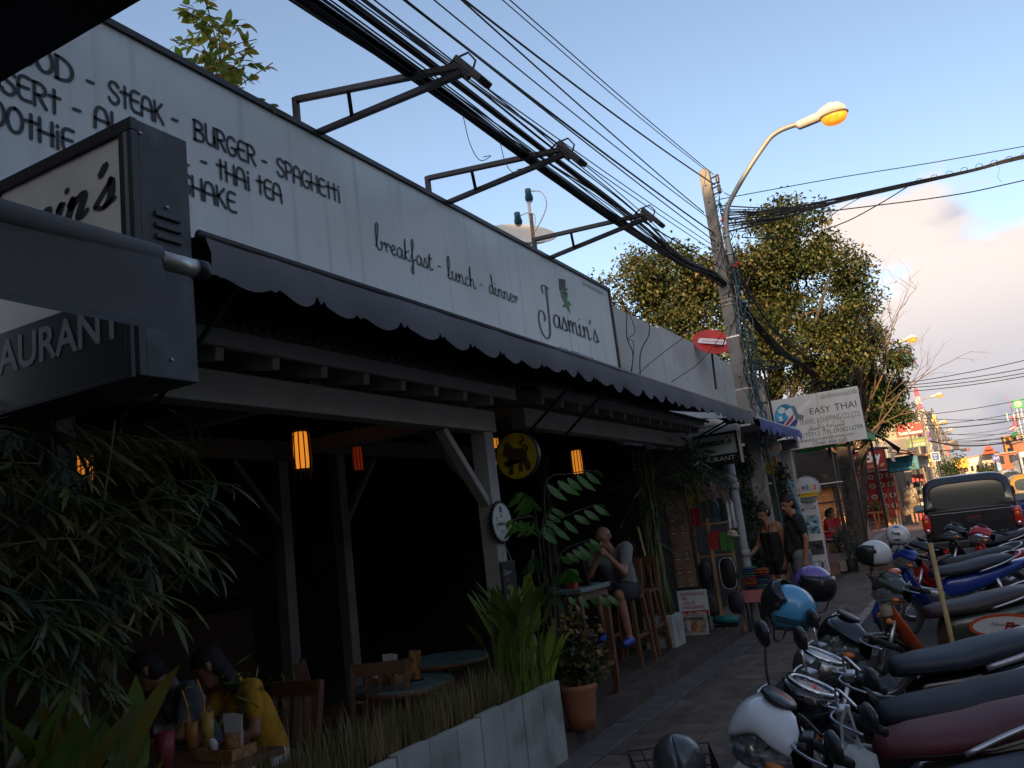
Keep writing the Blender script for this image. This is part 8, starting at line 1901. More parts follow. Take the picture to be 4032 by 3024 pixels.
def chair(label, x, y, rz, h=.45, b=.85, w=.21, m=None, group='teak chairs on the deck', z=.12, name='chair', cat='chair'):
 t = thing(name, label, cat, (x, y, z), rz, group, local=True); m = m or M_teak
 MB().bx(-w, w, -w, w, h - .035, h).build('seat', m, t, bevel=.006)
 for sx in (-1, 1):
  MB().bar((sx * (w - .02), -w + .02, h - .036), (sx * (w + .01), -w - .02, 0), .045, .045).build('leg', m, t, bevel=.004); MB().bar((sx * (w - .02), w - .02, h + .001), (sx * (w - .02), w + .06, b), .045, .035).build('back_post', m, t, bevel=.004); MB().bar((sx * (w - .02), w - .02, h - .036), (sx * (w + .01), w + .05, 0), .045, .045).build('leg', m, t, bevel=.004)
  MB().bar((sx * (w - .01), -w, h * .42), (sx * (w - .01), w + .02, h * .42), .025, .035).build('stretcher', m, t)
 MB().bx(-w + .02, w - .02, w + .03, w + .055, b - .09, b).build('top_rail', m, t, bevel=.004)
 for q in (-.09, 0, .09): MB().bar((q, w + .0, h + .03), (q, w + .045, b - .09), .06, .014).build('back_slat', m, t)
 for sy in (-1, 1): MB().bar((-w, sy * w, h * .3), (w, sy * w, h * .3), .025, .035).build('stretcher', m, t)
 return t
chair('tall teak bar stool carrying the man in the grey shirt', -3.66, 9.12, 0, .74, 1.12, .19, name='bar_stool', cat='stool', group='teak bar stools'); chair('empty teak bar stool behind the seated man', -3.72, 9.85, 0, .74, 1.12, .19, name='bar_stool', cat='stool', group='teak bar stools')
bt_ = thing('bar_table', 'narrow teak bar table with a laptop on it', 'table', (-3.65, 7.4, .12)); MB().bx(-4.15, -3.2, 7.0, 7.72, 1.09, 1.13).build('top', M_teal, bt_, bevel=.005); MB().bx(-4.12, -3.23, 7.03, 7.69, 1.02, 1.088).build('apron', M_teak, bt_)
for x in (-4.1, -3.25):
 for y in (7.06, 7.66): MB().bx(x - .03, x + .03, y - .03, y + .03, .122, 1.019).build('leg', M_teak, bt_, bevel=.004)
 MB().bx(x - .02, x + .02, 7.1, 7.62, .38, .42).build('foot_rail', M_teak, bt_)
lp = thing('laptop', 'dark laptop open on the bar table', 'laptop', (-3.45, 7.5, 1.13)); MB().bx(-3.6, -3.28, 7.42, 7.64, 1.131, 1.145).build('base', M_blk, lp); MB().bar((-3.44, 7.41, 1.145), (-3.44, 7.33, 1.36), .32, .012, (0, 1, 0)).build('screen', M_blk, lp)
MB().bx(-3.42, -3.34, 7.20, 7.28, 1.131, 1.22).build('cup', M_red, None); tag(bpy.data.objects['cup'], 'small red and white carton on the bar table', 'carton')
def rtable(label, x, y, r, z, m2=M_teal):
 t = thing('round_table', label, 'table', (x, y, .12), group='round cafe tables'); MB().lathe([(r, z - .05), (r + .01, z - .03), (r, z - .012)], 36, Matrix.Translation((x, y, 0))).build('edge_band', M_teak, t, smooth=False)
 for k in range(7):
  a = -r + .012 + k * (2 * r - .02) / 7; b = a + (2 * r - .02) / 7 - .008
  pts = [(q, math.sqrt(max(0, r * r - q * q)) - .004) for q in [a + (b - a) * i / 4 for i in range(5)]]; poly = pts + [(q, -w) for q, w in pts[::-1]]
  MB().prism([(p[0], p[1]) for p in poly], .012, Matrix.Translation((x, y, z - .0115))).build('top_slat', m2, t)
 MB().lathe([(.03, .16), (.03, z - .051)], 12, Matrix.Translation((x, y, 0))).build('column', M_blk, t)
 for a in range(4): MB().bar((x, y, .16), (x + .3 * math.cos(a * PI / 2 + .6), y + .3 * math.sin(a * PI / 2 + .6), .135), .04, .03).build('foot', M_blk, t)
rtable('round slatted table behind the planter grass', -3.83, 5.14, .36, .72); rtable('second round slatted table close behind the first', -4.05, 6.02, .36, .75)
M_wick = mat('wicker', (.26, .13, .05), .75, var=.35, scale=60, bump=.003, bscale=120)
def tray(label, x, y, z, side, extra):
 t = thing('condiment_tray', label, 'tray', (x, y, z)); MB().bx(x - .13, x + .13, y - .08, y + .08, z + .002, z + .012).build('base', M_wick, t)
 for a in ((-.13, .13, -.08, -.072), (-.13, .13, .072, .08), (-.13, -.122, -.0715, .0715), (.122, .13, -.0715, .0715)): MB().bx(x + a[0], x + a[1], y + a[2], y + a[3], z + .013, z + .055).build('rim', M_wick, t)
 n = thing('napkin_cup', label.replace('wicker tray', 'wicker napkin cup standing in the tray'), 'holder', (x + .05, y + .0, z)); MB().lathe([(.045, .014), (.05, .12), (.047, .12)], 16, Matrix.Translation((x + .06, y, z))).build('cup', M_wick, n, smooth=True)
 for q in (-.02, .0, .02): MB().bar((x + .06 + q, y, z + .06), (x + .07 + q * 1.6, y - .01, z + .21), .07, .004, (0, 1, 0)).build('napkin', mat('paper', (.6, .6, .58), .9), n)
 for q in (0, 1):
  s = MB().lathe([(.018, .013), (.016, .05), (.02, .07), (.014, .085), (.0, .09)], 12, Matrix.Translation((x - .06 - q * .045, y - .02 + q * .03, z))).build('shaker', mat('china', (.62, .62, .6), .25), smooth=True); tag(s, label.replace('wicker tray', ('salt shaker in the wicker tray', 'pepper shaker in the wicker tray')[q]), 'shaker')
 return t
tray('wicker tray on the round slatted table', -3.98, 5.12, .72, 1, 0); tray('wicker tray on the couple\'s table', -3.52, 3.20, .74, 1, 0)
mc = thing('menu_card', 'small upright menu card on the round slatted table', 'menu', (-3.75, 5.16, .72)); MB().bar((-3.78, 5.2, .725), (-3.77, 5.23, .93), .10, .008, (0, 1, 0)).build('card', mat('card_art', (.33, .17, .05), .5, var=.6, scale=22), mc); MB().bx(-3.84, -3.72, 5.18, 5.24, .721, .735).build('stand', M_blk, mc)
ct = thing('square_table', 'low dark square table of the seated couple', 'table', (-3.8, 3.2, .12)); MB().bx(-4.4, -3.34, 2.85, 3.42, .70, .74).build('top', M_teak, ct, bevel=.004)
for x in (-4.3, -3.42):
 for y in (2.92, 3.35): MB().bx(x - .025, x + .025, y - .025, y + .025, .122, .699).build('leg', M_teak, ct)
def glass(label, x, y, r, h, c, name='smoothie_glass', straw=True):
 t = thing(name, label, 'glass', (x, y, .74)); MB().lathe([(r * .75, .001), (r, h)], 18, Matrix.Translation((x, y, .741))).build('drink', mat('drink%.2f' % c[1], c, .3, var=.15, scale=30), t, smooth=True)
 MB().lathe([(r * .78, -.0), (r * 1.05, h + .03)], 18, Matrix.Translation((x, y, .7412)), cap=False).build('glass_wall', mat('clear_glass', (.9, .9, .9), .05, trans=.9, alpha=.35), t, smooth=True)
 if straw: MB().tube([(x, y, .75), (x - .02, y, .74 + h + .08), (x - .06, y, .74 + h + .17)], .005, 6).build('straw', mat('straw', (.6, .2, .02), .4), t)
glass('tall glass of yellow smoothie before the woman', -3.78, 3.32, .036, .19, (.50, .30, .04)); glass('shorter glass of orange juice beside the smoothie', -3.95, 3.36, .036, .13, (.55, .20, .02)); glass('red lidded cup at the table edge', -3.72, 3.0, .05, .17, (.30, .012, .03), 'red_cup', False)
shrub('table_plant', 'tiny spiky plant on the couple\'s table', [((-3.55, 3.36, .95), (.05, .05, .05))], 60, .09, .012, 'gal', GAL, 71, 'plant', base=(-3.55, 3.36, .74))
for i, (x, y, r, lab) in enumerate(((-4.0, 3.98, 0, 'teak chair under the woman in yellow'), (-4.62, 4.02, 0, 'teak chair under the man in the grey T-shirt'), (-3.7, 4.6, .4, 'empty teak chair between the tables'), (-4.5, 5.2, 2.2, 'empty teak chair beyond the round table'))): chair(lab, x, y, r, .40, .80)

# ================================================================== souvenir stall
mbd = board('food_menu_board', 'tall brown menu board with two columns of food photographs', -3.73, -3.43, .72, 2.05, 11.32, mat('board_brown', (.24, .14, .095), .6, var=.2, scale=6), M_blk, .03, .012)
for r in range(7):
 for c in range(2):
  x = -3.665 + c * .135; z = 1.86 - r * .175
  MB().bx(x - .045, x + .045, 11.312, 11.318, z - .045, z + .045).build('photo', mat('photo%d' % ((r + c) % 3), ((.12, .10, .07), (.17, .14, .11), (.09, .07, .05))[(r + c) % 3], .5), mbd)
  poly_part(mbd, disc_pts(x, z, .034, None, 14), 11.310, mat('bowl', (.30, .27, .23), .5), 'bowl'); poly_part(mbd, disc_pts(x, z, .022, None, 8), 11.308, mat('food%d' % ((r * 2 + c) % 4), ((.35, .14, .04), (.25, .2, .05), (.3, .08, .04), (.2, .12, .06))[(r * 2 + c) % 4], .6), 'food')
  MB().bx(x - .025, x + .025, 11.312, 11.316, z - .068, z - .060).build('caption', M_wink if r != 3 else M_green, mbd)
for x in (-3.72, -3.44): MB().bx(x - .012, x + .012, 11.36, 11.38, .12, .72).build('foot', M_blk, mbd)
hs = board('hiring_sign', 'white sign with red Thai writing and a telephone number', -3.71, -3.31, .36, .69, 11.2, M_wht, None, .02)
for s, z, w in (('รับสมัครพนักงาน', .625, .33), ('- กุ๊ก', .57, .09), ('- บาร์เทนดี้', .505, .19), ('- พนักงานเสริฟหญิง', .45, .31)): bt(hs, s, -3.67, z, .062, 11.2, M_red, w)
MB().bx(-3.708, -3.312, 11.194, 11.199, .362, .425).build('band', M_red, hs); bt(hs, 'โทร. 081-4298409', -3.68, .375, .055, 11.194, M_wink, .34); MB().bar((-3.5, 11.215, .6), (-3.5, 11.33, .14), .03, .02).build('prop', M_tan, hs)
dp = board('drinks_sign', 'framed picture of fruit shakes on the ground below the red sign', -3.66, -3.38, .15, .345, 11.14, mat('shake_photo', (.30, .25, .22), .5, var=.6, scale=16), mat('rough_white', (.36, .35, .33), .8, var=.3, scale=12), .03, .035)
for x, c in ((-3.59, (.5, .45, .42)), (-3.52, (.45, .12, .08)), (-3.45, (.5, .33, .1))): poly_part(dp, [(x - .02, .17), (x + .02, .17), (x + .03, .29), (x - .03, .29)], 11.134, mat('shake%.2f' % c[1], c, .4), 'shake')
bt(dp, 'Fruit Shake  Smoothies', -3.64, .32, .025, 11.139, M_dkink, .24)
rk = thing('display_rack', 'wooden rack of sandals and bags at the stall', 'rack', (-3.3, 11.9, 0))
for x, y in ((-3.33, 11.85), (-3.62, 12.1), (-3.1, 12.1)): MB().bx(x - .018, x + .018, y - .018, y + .018, 0, 1.95).build('post', M_tan, rk)
for z in (1.06, 1.5, 1.92): MB().bx(-3.66, -3.05, 11.868, 11.89, z, z + .03).build('rail', M_tan, rk)
sole = [(-.036, -.12), (.036, -.12), (.04, -.04), (.034, .02), (.046, .08), (.03, .13), (-.01, .135), (-.042, .09), (-.034, .0), (-.04, -.06)]
for i, (x, z, c, lab) in enumerate(((-3.50, 1.64, (.32, .012, .02), 'bright red sandals, upper pair on the rack'), (-3.28, 1.72, (.05, .055, .06), 'charcoal sandals hanging highest on the rack'), (-3.54, 1.27, (.07, .075, .08), 'grey sandals, lower pair by the menu board'), (-3.24, 1.28, (.42, .02, .03), 'red sandals with green edge, lower pair'), (-3.10, 1.25, (.05, .2, .03), 'green sandals at the rack end'))):
 t = thing('sandals', lab, 'sandals', (x, 11.85, z), group='sandals on the rack'); m = mat('sandal%d' % i, c, .6)
 for s in (-1, 1):
  o = MB().prism(sole, .018, frame_m((x + s * .047, 11.845 + .012 * s, z), (1, 0, 0), (0, 0, 1))).build('sole', m, t); MB().tube([(x + s * .047 - .03, 11.842, z - .02), (x + s * .047, 11.82, z + .05), (x + s * .047 + .03, 11.842, z - .02)], .005, 5).build('thong', m, o)
for i, (x, z, w, h, c, lab) in enumerate(((-3.50, .80, .10, .20, (.012, .012, .014), 'black backpack hanging left on the rack'), (-3.16, .82, .12, .22, (.014, .014, .016), 'black backpack with white piping on the rack'), (-3.12, .42, .12, .16, (.02, .02, .03), 'dark bag at the bottom of the rack'), (-3.45, .40, .10, .15, (.05, .05, .055), 'grey bag low behind the hiring sign'))):
 t = thing('backpack', lab, 'backpack', (x, 11.95, z), group='bags at the stall'); MB().loft([sring((x, 11.99, z), UX, UZ, w * .9, h, 18, 3), sring((x, 11.90, z), UX, UZ, w, h * 1.02, 18, 3), sring((x, 11.86, z), UX, UZ, w * .75, h * .8, 18, 3)]).build('sack', mat('bagc%d' % i, c, .6), t, smooth=True)
 MB().tube(sring((x, 11.878, z), UX, UZ, w * .93, h * .97, 24, 3) , .004, 4).build('piping', M_wink if i == 1 else M_galv, t); MB().tube([(x - .03, 11.93, z + h), (x, 11.92, z + h + .08), (x + .03, 11.93, z + h)], .008, 6).build('strap', M_blk, t)
for i, (x, y, z, w, h, c, lab) in enumerate(((-3.08, 11.98, 2.33, .10, .16, (.02, .055, .06), 'dark teal shorts hanging under the small light box'), (-3.32, 12.15, 2.0, .12, .22, (.22, .12, .14), 'dusty pink shirt hanging at the stall back'), (-3.52, 12.1, 2.05, .10, .22, (.22, .19, .02), 'mustard shirt hanging beside the pink one'), (-3.03, 12.05, 1.62, .05, .20, (.42, .44, .46), 'white cloth hanging beside the drain pipe'), (-3.18, 12.1, 1.66, .08, .2, (.03, .07, .09), 'dark patterned bag hanging on the rack'))):
 t = thing('hanging_clothes', lab, 'clothes', (x, y, z), group='clothes hanging at the stall'); MB().loft([[(x + a * w * k, y + .02 * math.sin(a * 5 + k * 3), z + h * zz) for a in (-1, -.6, -.2, .2, .6, 1)] for k, zz in ((.5, 1), (.95, .75), (.85, .2), (.9, -.4), (1.0, -1))], close=False).build('cloth', mat('clo%d' % i, c, .85, var=.35, scale=11), t, smooth=True); MB().cyl((x, y, z + h), (x, y, z + h + .12), .004, n=4).build('hanger', M_galv, t)
hc = thing('patterned_cap', 'cream and teal patterned cap on the rack end', 'cap', (-3.02, 11.9, 1.32)); MB().ell((-3.03, 11.9, 1.34), (.085, .08, .06), 14, 8).build('crown', mat('cap_cream', (.40, .32, .22), .8, var=.4, scale=14), hc, smooth=True); MB().ell((-2.97, 11.87, 1.31), (.08, .07, .012), 12, 6).build('brim', mat('cap_teal', (.2, .32, .36), .7, var=.4, scale=20), hc, smooth=True); MB().bar((-3.03, 11.92, 1.3), (-3.1, 12.08, 1.3), .02, .02).build('peg', M_tan, hc)
pk = thing('folding_table', 'small table under a pink cloth holding folded trousers', 'table', (-2.83, 12.1, 0)); MB().bx(-3.02, -2.66, 11.95, 12.25, .52, .56).build('top', M_tan, pk); MB().bx(-3.03, -2.65, 11.938, 11.946, .40, .565).build('cloth', mat('pink_cloth', (.45, .15, .15), .8, var=.15, scale=6), pk)
for x in (-3.0, -2.68):
 for y in (11.97, 12.23): MB().bx(x - .012, x + .012, y - .012, y + .012, 0, .519).build('leg', M_blk, pk)
CC = ((.02, .015, .05), (.03, .12, .14), (.10, .02, .06), (.04, .16, .09), (.32, .07, .01), (.05, .03, .16), (.22, .06, .02), (.02, .10, .12), (.25, .03, .05))
for i in range(9):
 for q in range(2):
  x = -2.90 + q * .17 + rng.uniform(-.01, .01); z = .565 + i * .034
  if q and i > 7: continue
  o = MB().loft([sring((x + dx, 12.06, z + .016), UY, UZ, .10 * k, .0165 * k, 10, 3) for dx, k in ((-.085, .85), (-.075, 1), (.0, 1), (.075, 1), (.085, .85))]).build('folded_trousers', mat('cloth%d' % ((i * 2 + q) % 9), CC[(i * 2 + q) % 9], .85, var=.6, scale=28), smooth=True)
  tag(o, 'folded %s patterned trousers, %s from the bottom of the pile %s' % (('navy', 'teal', 'plum', 'green', 'orange', 'violet', 'rust', 'sea blue', 'crimson')[(i * 2 + q) % 9], ('first', 'second', 'third', 'fourth', 'fifth', 'sixth', 'seventh', 'eighth', 'ninth')[i], ('by the drain pipe', 'by the woman')[q]), 'trousers', 'folded trousers on the stall table')
rb = thing('teal_roll_cart', 'rolled teal cloth on a little wheeled stand', 'cart', (-3.25, 11.75, 0)); MB().cyl((-3.42, 11.75, .22), (-3.08, 11.70, .22), .055, n=16).build('roll', mat('roll_teal', (.02, .16, .18), .6), rb, smooth=True); MB().bx(-3.42, -3.1, 11.7, 11.76, .12, .16).build('frame', M_blk, rb)
for x in (-3.4, -3.12): MB().cyl((x, 11.69, .04), (x, 11.72, .04), .04, n=14).build('wheel', M_rub, rb)
pc = thing('plastic_chair', 'pink plastic chair on the raised walk', 'chair', (-3.3, 23, gz(23) + .12)); zz = gz(23) + .12; M_pk = mat('pink_plastic', (.62, .16, .22), .4)
MB().bx(-3.52, -3.08, 22.8, 23.2, zz + .40, zz + .43).build('seat', M_pk, pc, bevel=.012); MB().loft([[(-3.50 - .1 * k, y, zz + .42 + .42 * k) for y in (22.8, 22.9, 23.1, 23.2)] for k in (0, .5, 1)], close=False).build('backrest', M_pk, pc)
for x in (-3.5, -3.1):
 for y in (22.82, 23.18): MB().bar((x, y, zz + .40), (x + (.05 if x > -3.3 else -.05), y, zz), .05, .03).build('leg', M_pk, pc)
MB().bx(-3.55, -3.05, 22.77, 22.80, zz + .60, zz + .63).build('armrest', M_pk, pc)

# ================================================================== people
M_skin = mat('skin', (.34, .17, .105), .55, var=.08, scale=9); M_skin2 = mat('skin_tan', (.27, .125, .07), .55, var=.08, scale=9)
M_hair = mat('hair_black', (.012, .010, .010), .65, bump=.01, bscale=160); M_hairb = mat('hair_dark', (.022, .016, .013), .6)
DEF = dict(aL=(0, .09, .08), aR=(0, -.09, .08), kL=(.02, .09, .48), kR=(.02, -.09, .48), hL=(0, .085, .91), hR=(0, -.085, .91), pe=(0, 0, .98), ch=(0, 0, 1.26), nk=(0, 0, 1.46), hd=(.02, 0, 1.62), sL=(0, .175, 1.40), sR=(0, -.175, 1.40), eL=(-.03, .23, 1.12), eR=(-.03, -.23, 1.12), wL=(.04, .23, .88), wR=(.04, -.23, .88))
def person(label, pos, ang, H, mats, J=None, look=None, hair=M_hair, style='short', sleeve=.55, shorts=None, bulk=1.0, vox=.013, strap=False, shoe=True, belly=0.0):
 j = dict(DEF); j.update(J or {}); k = H / 1.75; f = Vector((math.cos(ang), math.sin(ang), 0)); l = Vector((-f.y, f.x, 0)); P0 = Vector(pos)
 W = {n: P0 + (f * v[0] + l * v[1] + UZ * v[2]) * k for n, v in j.items()}
 lf = f if look is None else Vector((math.cos(look[0]), math.sin(look[0]), 0)); ll = Vector((-lf.y, lf.x, 0)); tilt = look[1] if look else 0
 lu = (UZ * math.cos(tilt) + lf * math.sin(tilt)).normalized(); lf = ll.cross(lu) * -1 if ll.cross(lu).dot(lf) < 0 else ll.cross(lu)
 t = thing('person', label, 'person', pos); pr = []
 def cap(a, b, r0, r1, m): pr.append((Vector(a), Vector(b), r0 * k, r1 * k, m))
 b = bulk; sd = (W['sL'] - W['sR']).normalized(); hdv = W['hd']
 for s in (-1, 1): cap(W['pe'] + l * s * .065 * k, W['ch'] + sd * s * .07 * k, .098 * b, .105 * b, 1); cap(W['ch'] + sd * s * .07 * k, (W['sL'] if s > 0 else W['sR']) - sd * s * .05 * k, .098 * b, .065, 1)
 if belly: cap(W['pe'] + f * .05 * k, W['ch'] + f * .03 * k, .11 * b * belly, .10 * b, 1)
 cap(W['hL'], W['hR'], .105 * b, .105 * b, 2); cap(W['ch'], W['nk'], .06, .05, 0 if strap else 1); cap(W['nk'] - UZ * .02 * k, hdv - lu * .05 * k, .052, .05, 0)
 hp = lambda x, y, z: hdv + (lf * x + ll * y + lu * z) * k
 cap(hp(-.015, 0, .035), hp(.01, 0, .03), .088, .082, 0); cap(hp(.02, 0, -.02), hp(.045, 0, -.075), .066, .04, 0); cap(hp(.085, 0, .01), hp(.108, 0, -.025), .011, .014, 0); cap(hp(.08, -.02, -.055), hp(.08, .02, -.055), .011, .011, 0); cap(hp(.082, -.04, .03), hp(.082, .04, .03), .010, .010, 0)
 for s in (-1, 1): cap(hp(-.005, s * .083, -.015), hp(-.012, s * .09, .02), .012, .016, 0)
 for q in 'LR':
  s, e, w = W['s' + q], W['e' + q], W['w' + q]
  m = s.lerp(e, sleeve)
  if sleeve > 0: cap(s, m, .066 * b, .056 * b, 1); cap(m, e, .041, .037, 0)
  else: cap(s, e, .05, .038, 0)
  cap(e, w, .038, .025, 0); d = (w - e).normalized(); up = sd * (1 if q == 'L' else -1)
  side = d.cross(up).normalized() if abs(d.dot(up)) < .95 else f; pm = w + d * .07 * k; cap(w, pm, .026, .03, 0)
  for i in range(4): cap(pm + side * (i - 1.5) * .019 * k, pm + side * (i - 1.5) * .021 * k + d * (.062, .074, .07, .054)[i] * k - up * .02 * k, .0105, .008, 0)
  cap(w + side * -.02 * k + d * .02 * k, w + side * -.055 * k + d * .065 * k - up * .01 * k, .012, .009, 0)
  h, kn, a = W['h' + q], W['k' + q], W['a' + q]
  if shorts is None: cap(h, kn, .092 * b, .062 * b, 2); cap(kn, a, .06, .046, 2)
  else: m = h.lerp(kn, shorts); cap(h, m, .098 * b, .088 * b, 2); cap(m, kn, .072, .054, 0); cap(kn, kn.lerp(a, .35), .052, .055, 0); cap(kn.lerp(a, .35), a, .055, .036, 0)
  fd = (f if abs((a - kn).normalized().dot(UZ)) > .5 else f); cap(a - UZ * .035 * k - fd * .03 * k, a - UZ * .042 * k + fd * .17 * k, .048, .038, 3 if shoe else 0)
 mb = MB()
 for a, c, r0, r1, m in pr:
  d = c - a; L = d.length
  if L < 1e-4: mb.ell(a, r0, 10, 7); continue
  B = basis(d); rings = [[a + B @ Vector((r0 * math.cos(e) * math.cos(q), r0 * math.cos(e) * math.sin(q), r0 * math.sin(e))) for q in [2 * PI * i / 12 for i in range(12)]] for e in (-1.5, -1.0, -.5, 0)] + [[c + B @ Vector((r1 * math.cos(e) * math.cos(q), r1 * math.cos(e) * math.sin(q), r1 * math.sin(e))) for q in [2 * PI * i / 12 for i in range(12)]] for e in (0, .5, 1.0, 1.5)]
  mb.loft(rings)
 o = mb.build('body', mats, t); rm = o.modifiers.new('r', 'REMESH'); rm.mode = 'VOXEL'; rm.voxel_size = vox; sm = o.modifiers.new('s', 'SMOOTH'); sm.factor = .5; sm.iterations = 4
 dg = bpy.context.evaluated_depsgraph_get(); me = bpy.data.meshes.new_from_object(o.evaluated_get(dg)); o.modifiers.clear(); o.data = me
 me.materials.clear(); [me.materials.append(m) for m in mats]
 import numpy as np
 n = len(me.polygons); cs_ = np.empty(n * 3); me.polygons.foreach_get('center', cs_); cs_ = cs_.reshape(-1, 3); best = np.full(n, 1e9); bi = np.zeros(n, int)
 for a, c, r0, r1, m in pr:
  A = np.array(a); D = np.array(c) - A; q = np.clip(((cs_ - A) @ D) / max(1e-9, D @ D), 0, 1); ds = np.linalg.norm(cs_ - A - q[:, None] * D, axis=1) - (r0 + (r1 - r0) * q); u = ds < best; best[u] = ds[u]; bi[u] = m
 if strap:
  q = (cs_ - np.array(W['nk'])) @ np.array(UZ); bi[(bi == 1) & (q > -.13 * k)] = 0
 me.polygons.foreach_set('material_index', bi.astype('i').tolist()); me.polygons.foreach_set('use_smooth', [True] * n)
 if hair is not None:
  R3 = Matrix((lf, ll, lu)).transposed(); hb = MB(); hb.ell(hp(-.014, 0, .052), (.098 * k, .090 * k, .084 * k), 28, 18, R3); hb.ell(hp(-.04, 0, .0), (.07 * k, .085 * k, .085 * k), 14, 8, R3)
  if style == 'bun': hb.ell(hp(-.06, 0, .135), .04 * k, 10, 8)
  if style == 'long': hb.ell(hp(-.06, 0, -.08), (.055 * k, .08 * k, .15 * k), 14, 10, R3)
  hb.v = [tuple(c + rng.uniform(-.006, .006) * k for c in v) for v in hb.v]; hb.build('hair', hair, t, smooth=True)
 if strap:
  for s in (-1, 1): MB().tube([W['ch'] + f * .10 * k + l * s * .07 * k + UZ * .06 * k, W['nk'] + l * s * .085 * k + f * .04 * k - UZ * .015 * k, W['nk'] + l * s * .085 * k - f * .06 * k - UZ * .02 * k, W['ch'] - f * .11 * k + l * s * .07 * k + UZ * .06 * k], .006, 5).build('strap', mats[1], t)
 for s in (-1, 1): MB().ell(hp(.079, s * .033, .008), (.008 * k, .012 * k, .006 * k), 8, 6).build('eye', M_blk, t)
 return t, W
black = mat('cloth_black', (.016, .016, .018), .85, var=.3, scale=12, bump=.02, bscale=14); denim = mat('denim', (.03, .045, .085), .85); shoeb = mat('shoe_black', (.02, .02, .022), .6)
g12 = 0.0
person('man in a black T-shirt and grey shorts turning to the stall', (-2.28, 12.55, g12), RAD(205), 1.80, [M_skin, black, mat('grey_shorts', (.16, .17, .17), .85), shoeb], dict(hd=(.05, .01, 1.61), wR=(.10, -.2, .92), eL=(-.05, .25, 1.13), wL=(.0, .24, .86), aL=(.1, .1, .08), aR=(-.08, -.1, .08)), (RAD(222), .22), shorts=.75, bulk=1.32, belly=1.1)
person('woman in a black strap top and shorts reaching to the folded trousers', (-2.66, 12.72, g12), RAD(235), 1.72, [M_skin, black, black, shoeb], dict(ch=(.03, 0, 1.26), nk=(.05, 0, 1.45), hd=(.09, .0, 1.60), eR=(.06, -.26, 1.12), wR=(.30, -.28, .96), eL=(-.04, .22, 1.13), wL=(.0, .2, .9)), (RAD(228), .38), style='bun', sleeve=0, shorts=.35, strap=True, bulk=1.04)
SEAT = dict(hL=(0, .09, .80), hR=(0, -.09, .80), pe=(-.02, 0, .86), kL=(.42, .12, .84), kR=(.42, -.12, .82), aL=(.40, .12, .42), aR=(.36, -.1, .36))
def seat_shift(dz, **k):
 d = {n: (v[0], v[1], v[2] + dz) for n, v in dict(DEF, **SEAT).items()}; d.update(k); return d
b9 = person('man in a grey T-shirt and dark shorts sitting at the bar table', (-3.64, 9.10, .12), RAD(-90), 1.75, [M_skin, mat('grey_tee', (.20, .205, .20), .9, var=.15, scale=12, bump=.025, bscale=12), mat('dark_shorts', (.02, .02, .025), .9), mat('shoe_blue', (.015, .06, .28), .5, var=.4, scale=22)],
  dict(SEAT, ch=(.13, 0, 1.13), nk=(.25, 0, 1.31), hd=(.35, 0, 1.41), sL=(.21, .19, 1.27), sR=(.21, -.19, 1.27), eL=(.38, .21, 1.02), eR=(.40, -.19, 1.02), wL=(.46, .07, 1.22), wR=(.46, -.06, 1.20), aL=(.30, .13, .33), aR=(.36, -.1, .40), kL=(.44, .13, .80)), (RAD(-95), .45), hair=None, shorts=.8, bulk=1.25)
tg = b9[0]; hdw = b9[1]['hd']
for s in (-1, 1): MB().tube([hdw + Vector((s * .075, -.085, .03)), hdw + Vector((s * .092, 0, .03)), hdw + Vector((s * .085, .05, .02))], .004, 5).build('glasses_arm', M_blk, tg)
SIT = {n: (v[0], v[1], v[2]) for n, v in seat_shift(-.36, kL=(.42, .12, .46), kR=(.42, -.12, .46), aL=(.42, .12, .08), aR=(.42, -.12, .08)).items()}
person('woman in a mustard top leaning over her smoothie', (-3.98, 3.92, .12), RAD(-102), 1.66, [M_skin2, mat('mustard', (.42, .20, .012), .85, var=.2, scale=10, bump=.02, bscale=14), mat('white_skirt', (.5, .5, .5), .85), shoeb], dict(SIT, ch=(.10, 0, .78), nk=(.20, .0, .96), hd=(.33, -.04, 1.05), sL=(.17, .17, .90), sR=(.17, -.17, .90), eL=(.22, .25, .66), eR=(.3, -.22, .66), wL=(.36, .1, .60), wR=(.4, -.12, .62)), (RAD(-140), .5), style='long')
person('man in a pale T-shirt bending over the low table', (-4.58, 3.95, .12), RAD(-95), 1.72, [M_skin2, mat('pale_tee', (.15, .16, .19), .9), denim, shoeb], dict(SIT, ch=(.10, 0, .76), nk=(.20, 0, .92), hd=(.32, -.05, 1.0), sL=(.17, .18, .86), sR=(.17, -.18, .86), eL=(.3, .24, .62), eR=(.32, -.24, .62), wL=(.42, .06, .60), wR=(.42, -.1, .60)), (RAD(-135), .55))
z23 = gz(23) + .12; M_redt = mat('red_shirt', (.38, .015, .02), .85, var=.1, scale=12)
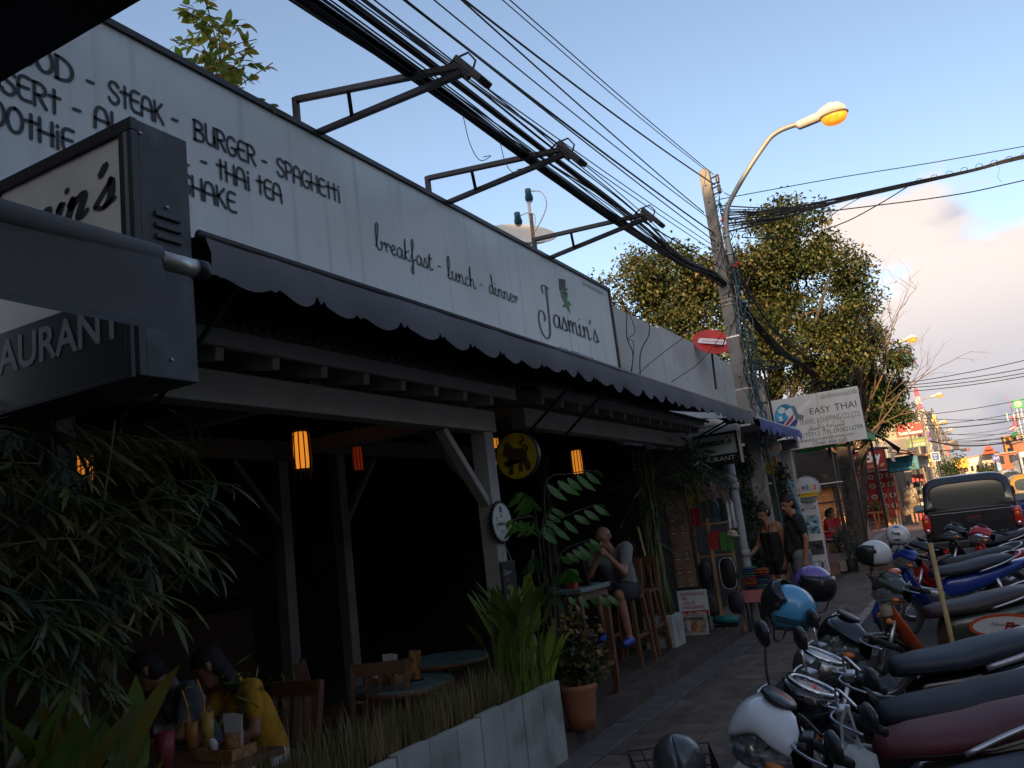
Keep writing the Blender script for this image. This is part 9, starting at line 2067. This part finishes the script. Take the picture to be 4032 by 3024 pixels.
person('woman in a red shirt and jeans sitting on the pink chair', (-3.36, 23.0, z23), RAD(-12), 1.60, [M_skin2, M_redt, denim, M_skin2], dict(SIT, ch=(-.02, 0, .80), nk=(.0, 0, 1.0), hd=(.06, 0, 1.13), sL=(.0, .17, .94), sR=(.0, -.17, .94), eR=(.10, -.22, .70), wR=(.32, -.12, .68), eL=(.1, .22, .7), wL=(.32, .1, .68)), (RAD(-10), .35), vox=.018, shoe=False)
person('second woman in red half hidden behind the pink chair', (-3.42, 24.2, z23), RAD(-60), 1.60, [M_skin2, M_redt, denim, shoeb], dict(SIT, wR=(.2, -.05, 1.0), eR=(.2, -.2, .8), hd=(.05, 0, 1.17), ch=(.0, 0, .82), nk=(.0, 0, 1.0), sL=(.0, .17, .94), sR=(.0, -.17, .94)), vox=.02, style='short')
MB().bx(-3.62, -3.22, 24.05, 24.45, z23, z23 + .44).build('crate_seat', M_tan); tag(bpy.data.objects['crate_seat'], 'wooden crate under the second woman in red', 'crate')
wk = person('man in a floral shirt walking away with a carrier bag', (-2.14, 37.0, gz(37) + .04), RAD(100), 1.72, [M_skin, mat('floral_shirt', (.26, .22, .17), .85, var=.75, scale=16), mat('khaki_shorts', (.22, .17, .11), .85), shoeb], dict(aL=(-.15, .09, .1), aR=(.18, -.09, .08), kR=(.12, -.09, .48), wL=(.02, .27, .86), wR=(.12, -.27, .92)), hair=mat('hair_grey', (.14, .09, .07), .7), shorts=.85, bulk=1.25, vox=.02, belly=1.2)
w = wk[1]['wL']; o = MB().loft([[w + Vector((a * math.cos(q), a * .6 * math.sin(q), z)) for q in [2 * PI * i / 12 for i in range(12)]] for z, a in ((-.07, .02), (-.18, .10), (-.32, .15), (-.42, .13), (-.46, .06))]).build('carrier_bag', mat('bag_tan', (.5, .40, .30), .5, tl=.3), smooth=True); tag(o, 'pale carrier bag in the walking man\'s hand', 'bag')
person('woman in dark clothes standing in the road beside the taxi', (.88, 29.0, gz(29) - .1), RAD(-95), 1.62, [M_skin2, black, black, shoeb], None, None, vox=.022, style='short')
person('distant man on the far pavement by the shops', (-2.2, 52, gz(52) + .0), RAD(80), 1.7, [M_skin2, mat('blue_tee', (.05, .1, .25), .9), denim, shoeb], None, None, vox=.03)
for o_ in LOCALS:
 if '_local' in o_: del o_['_local']
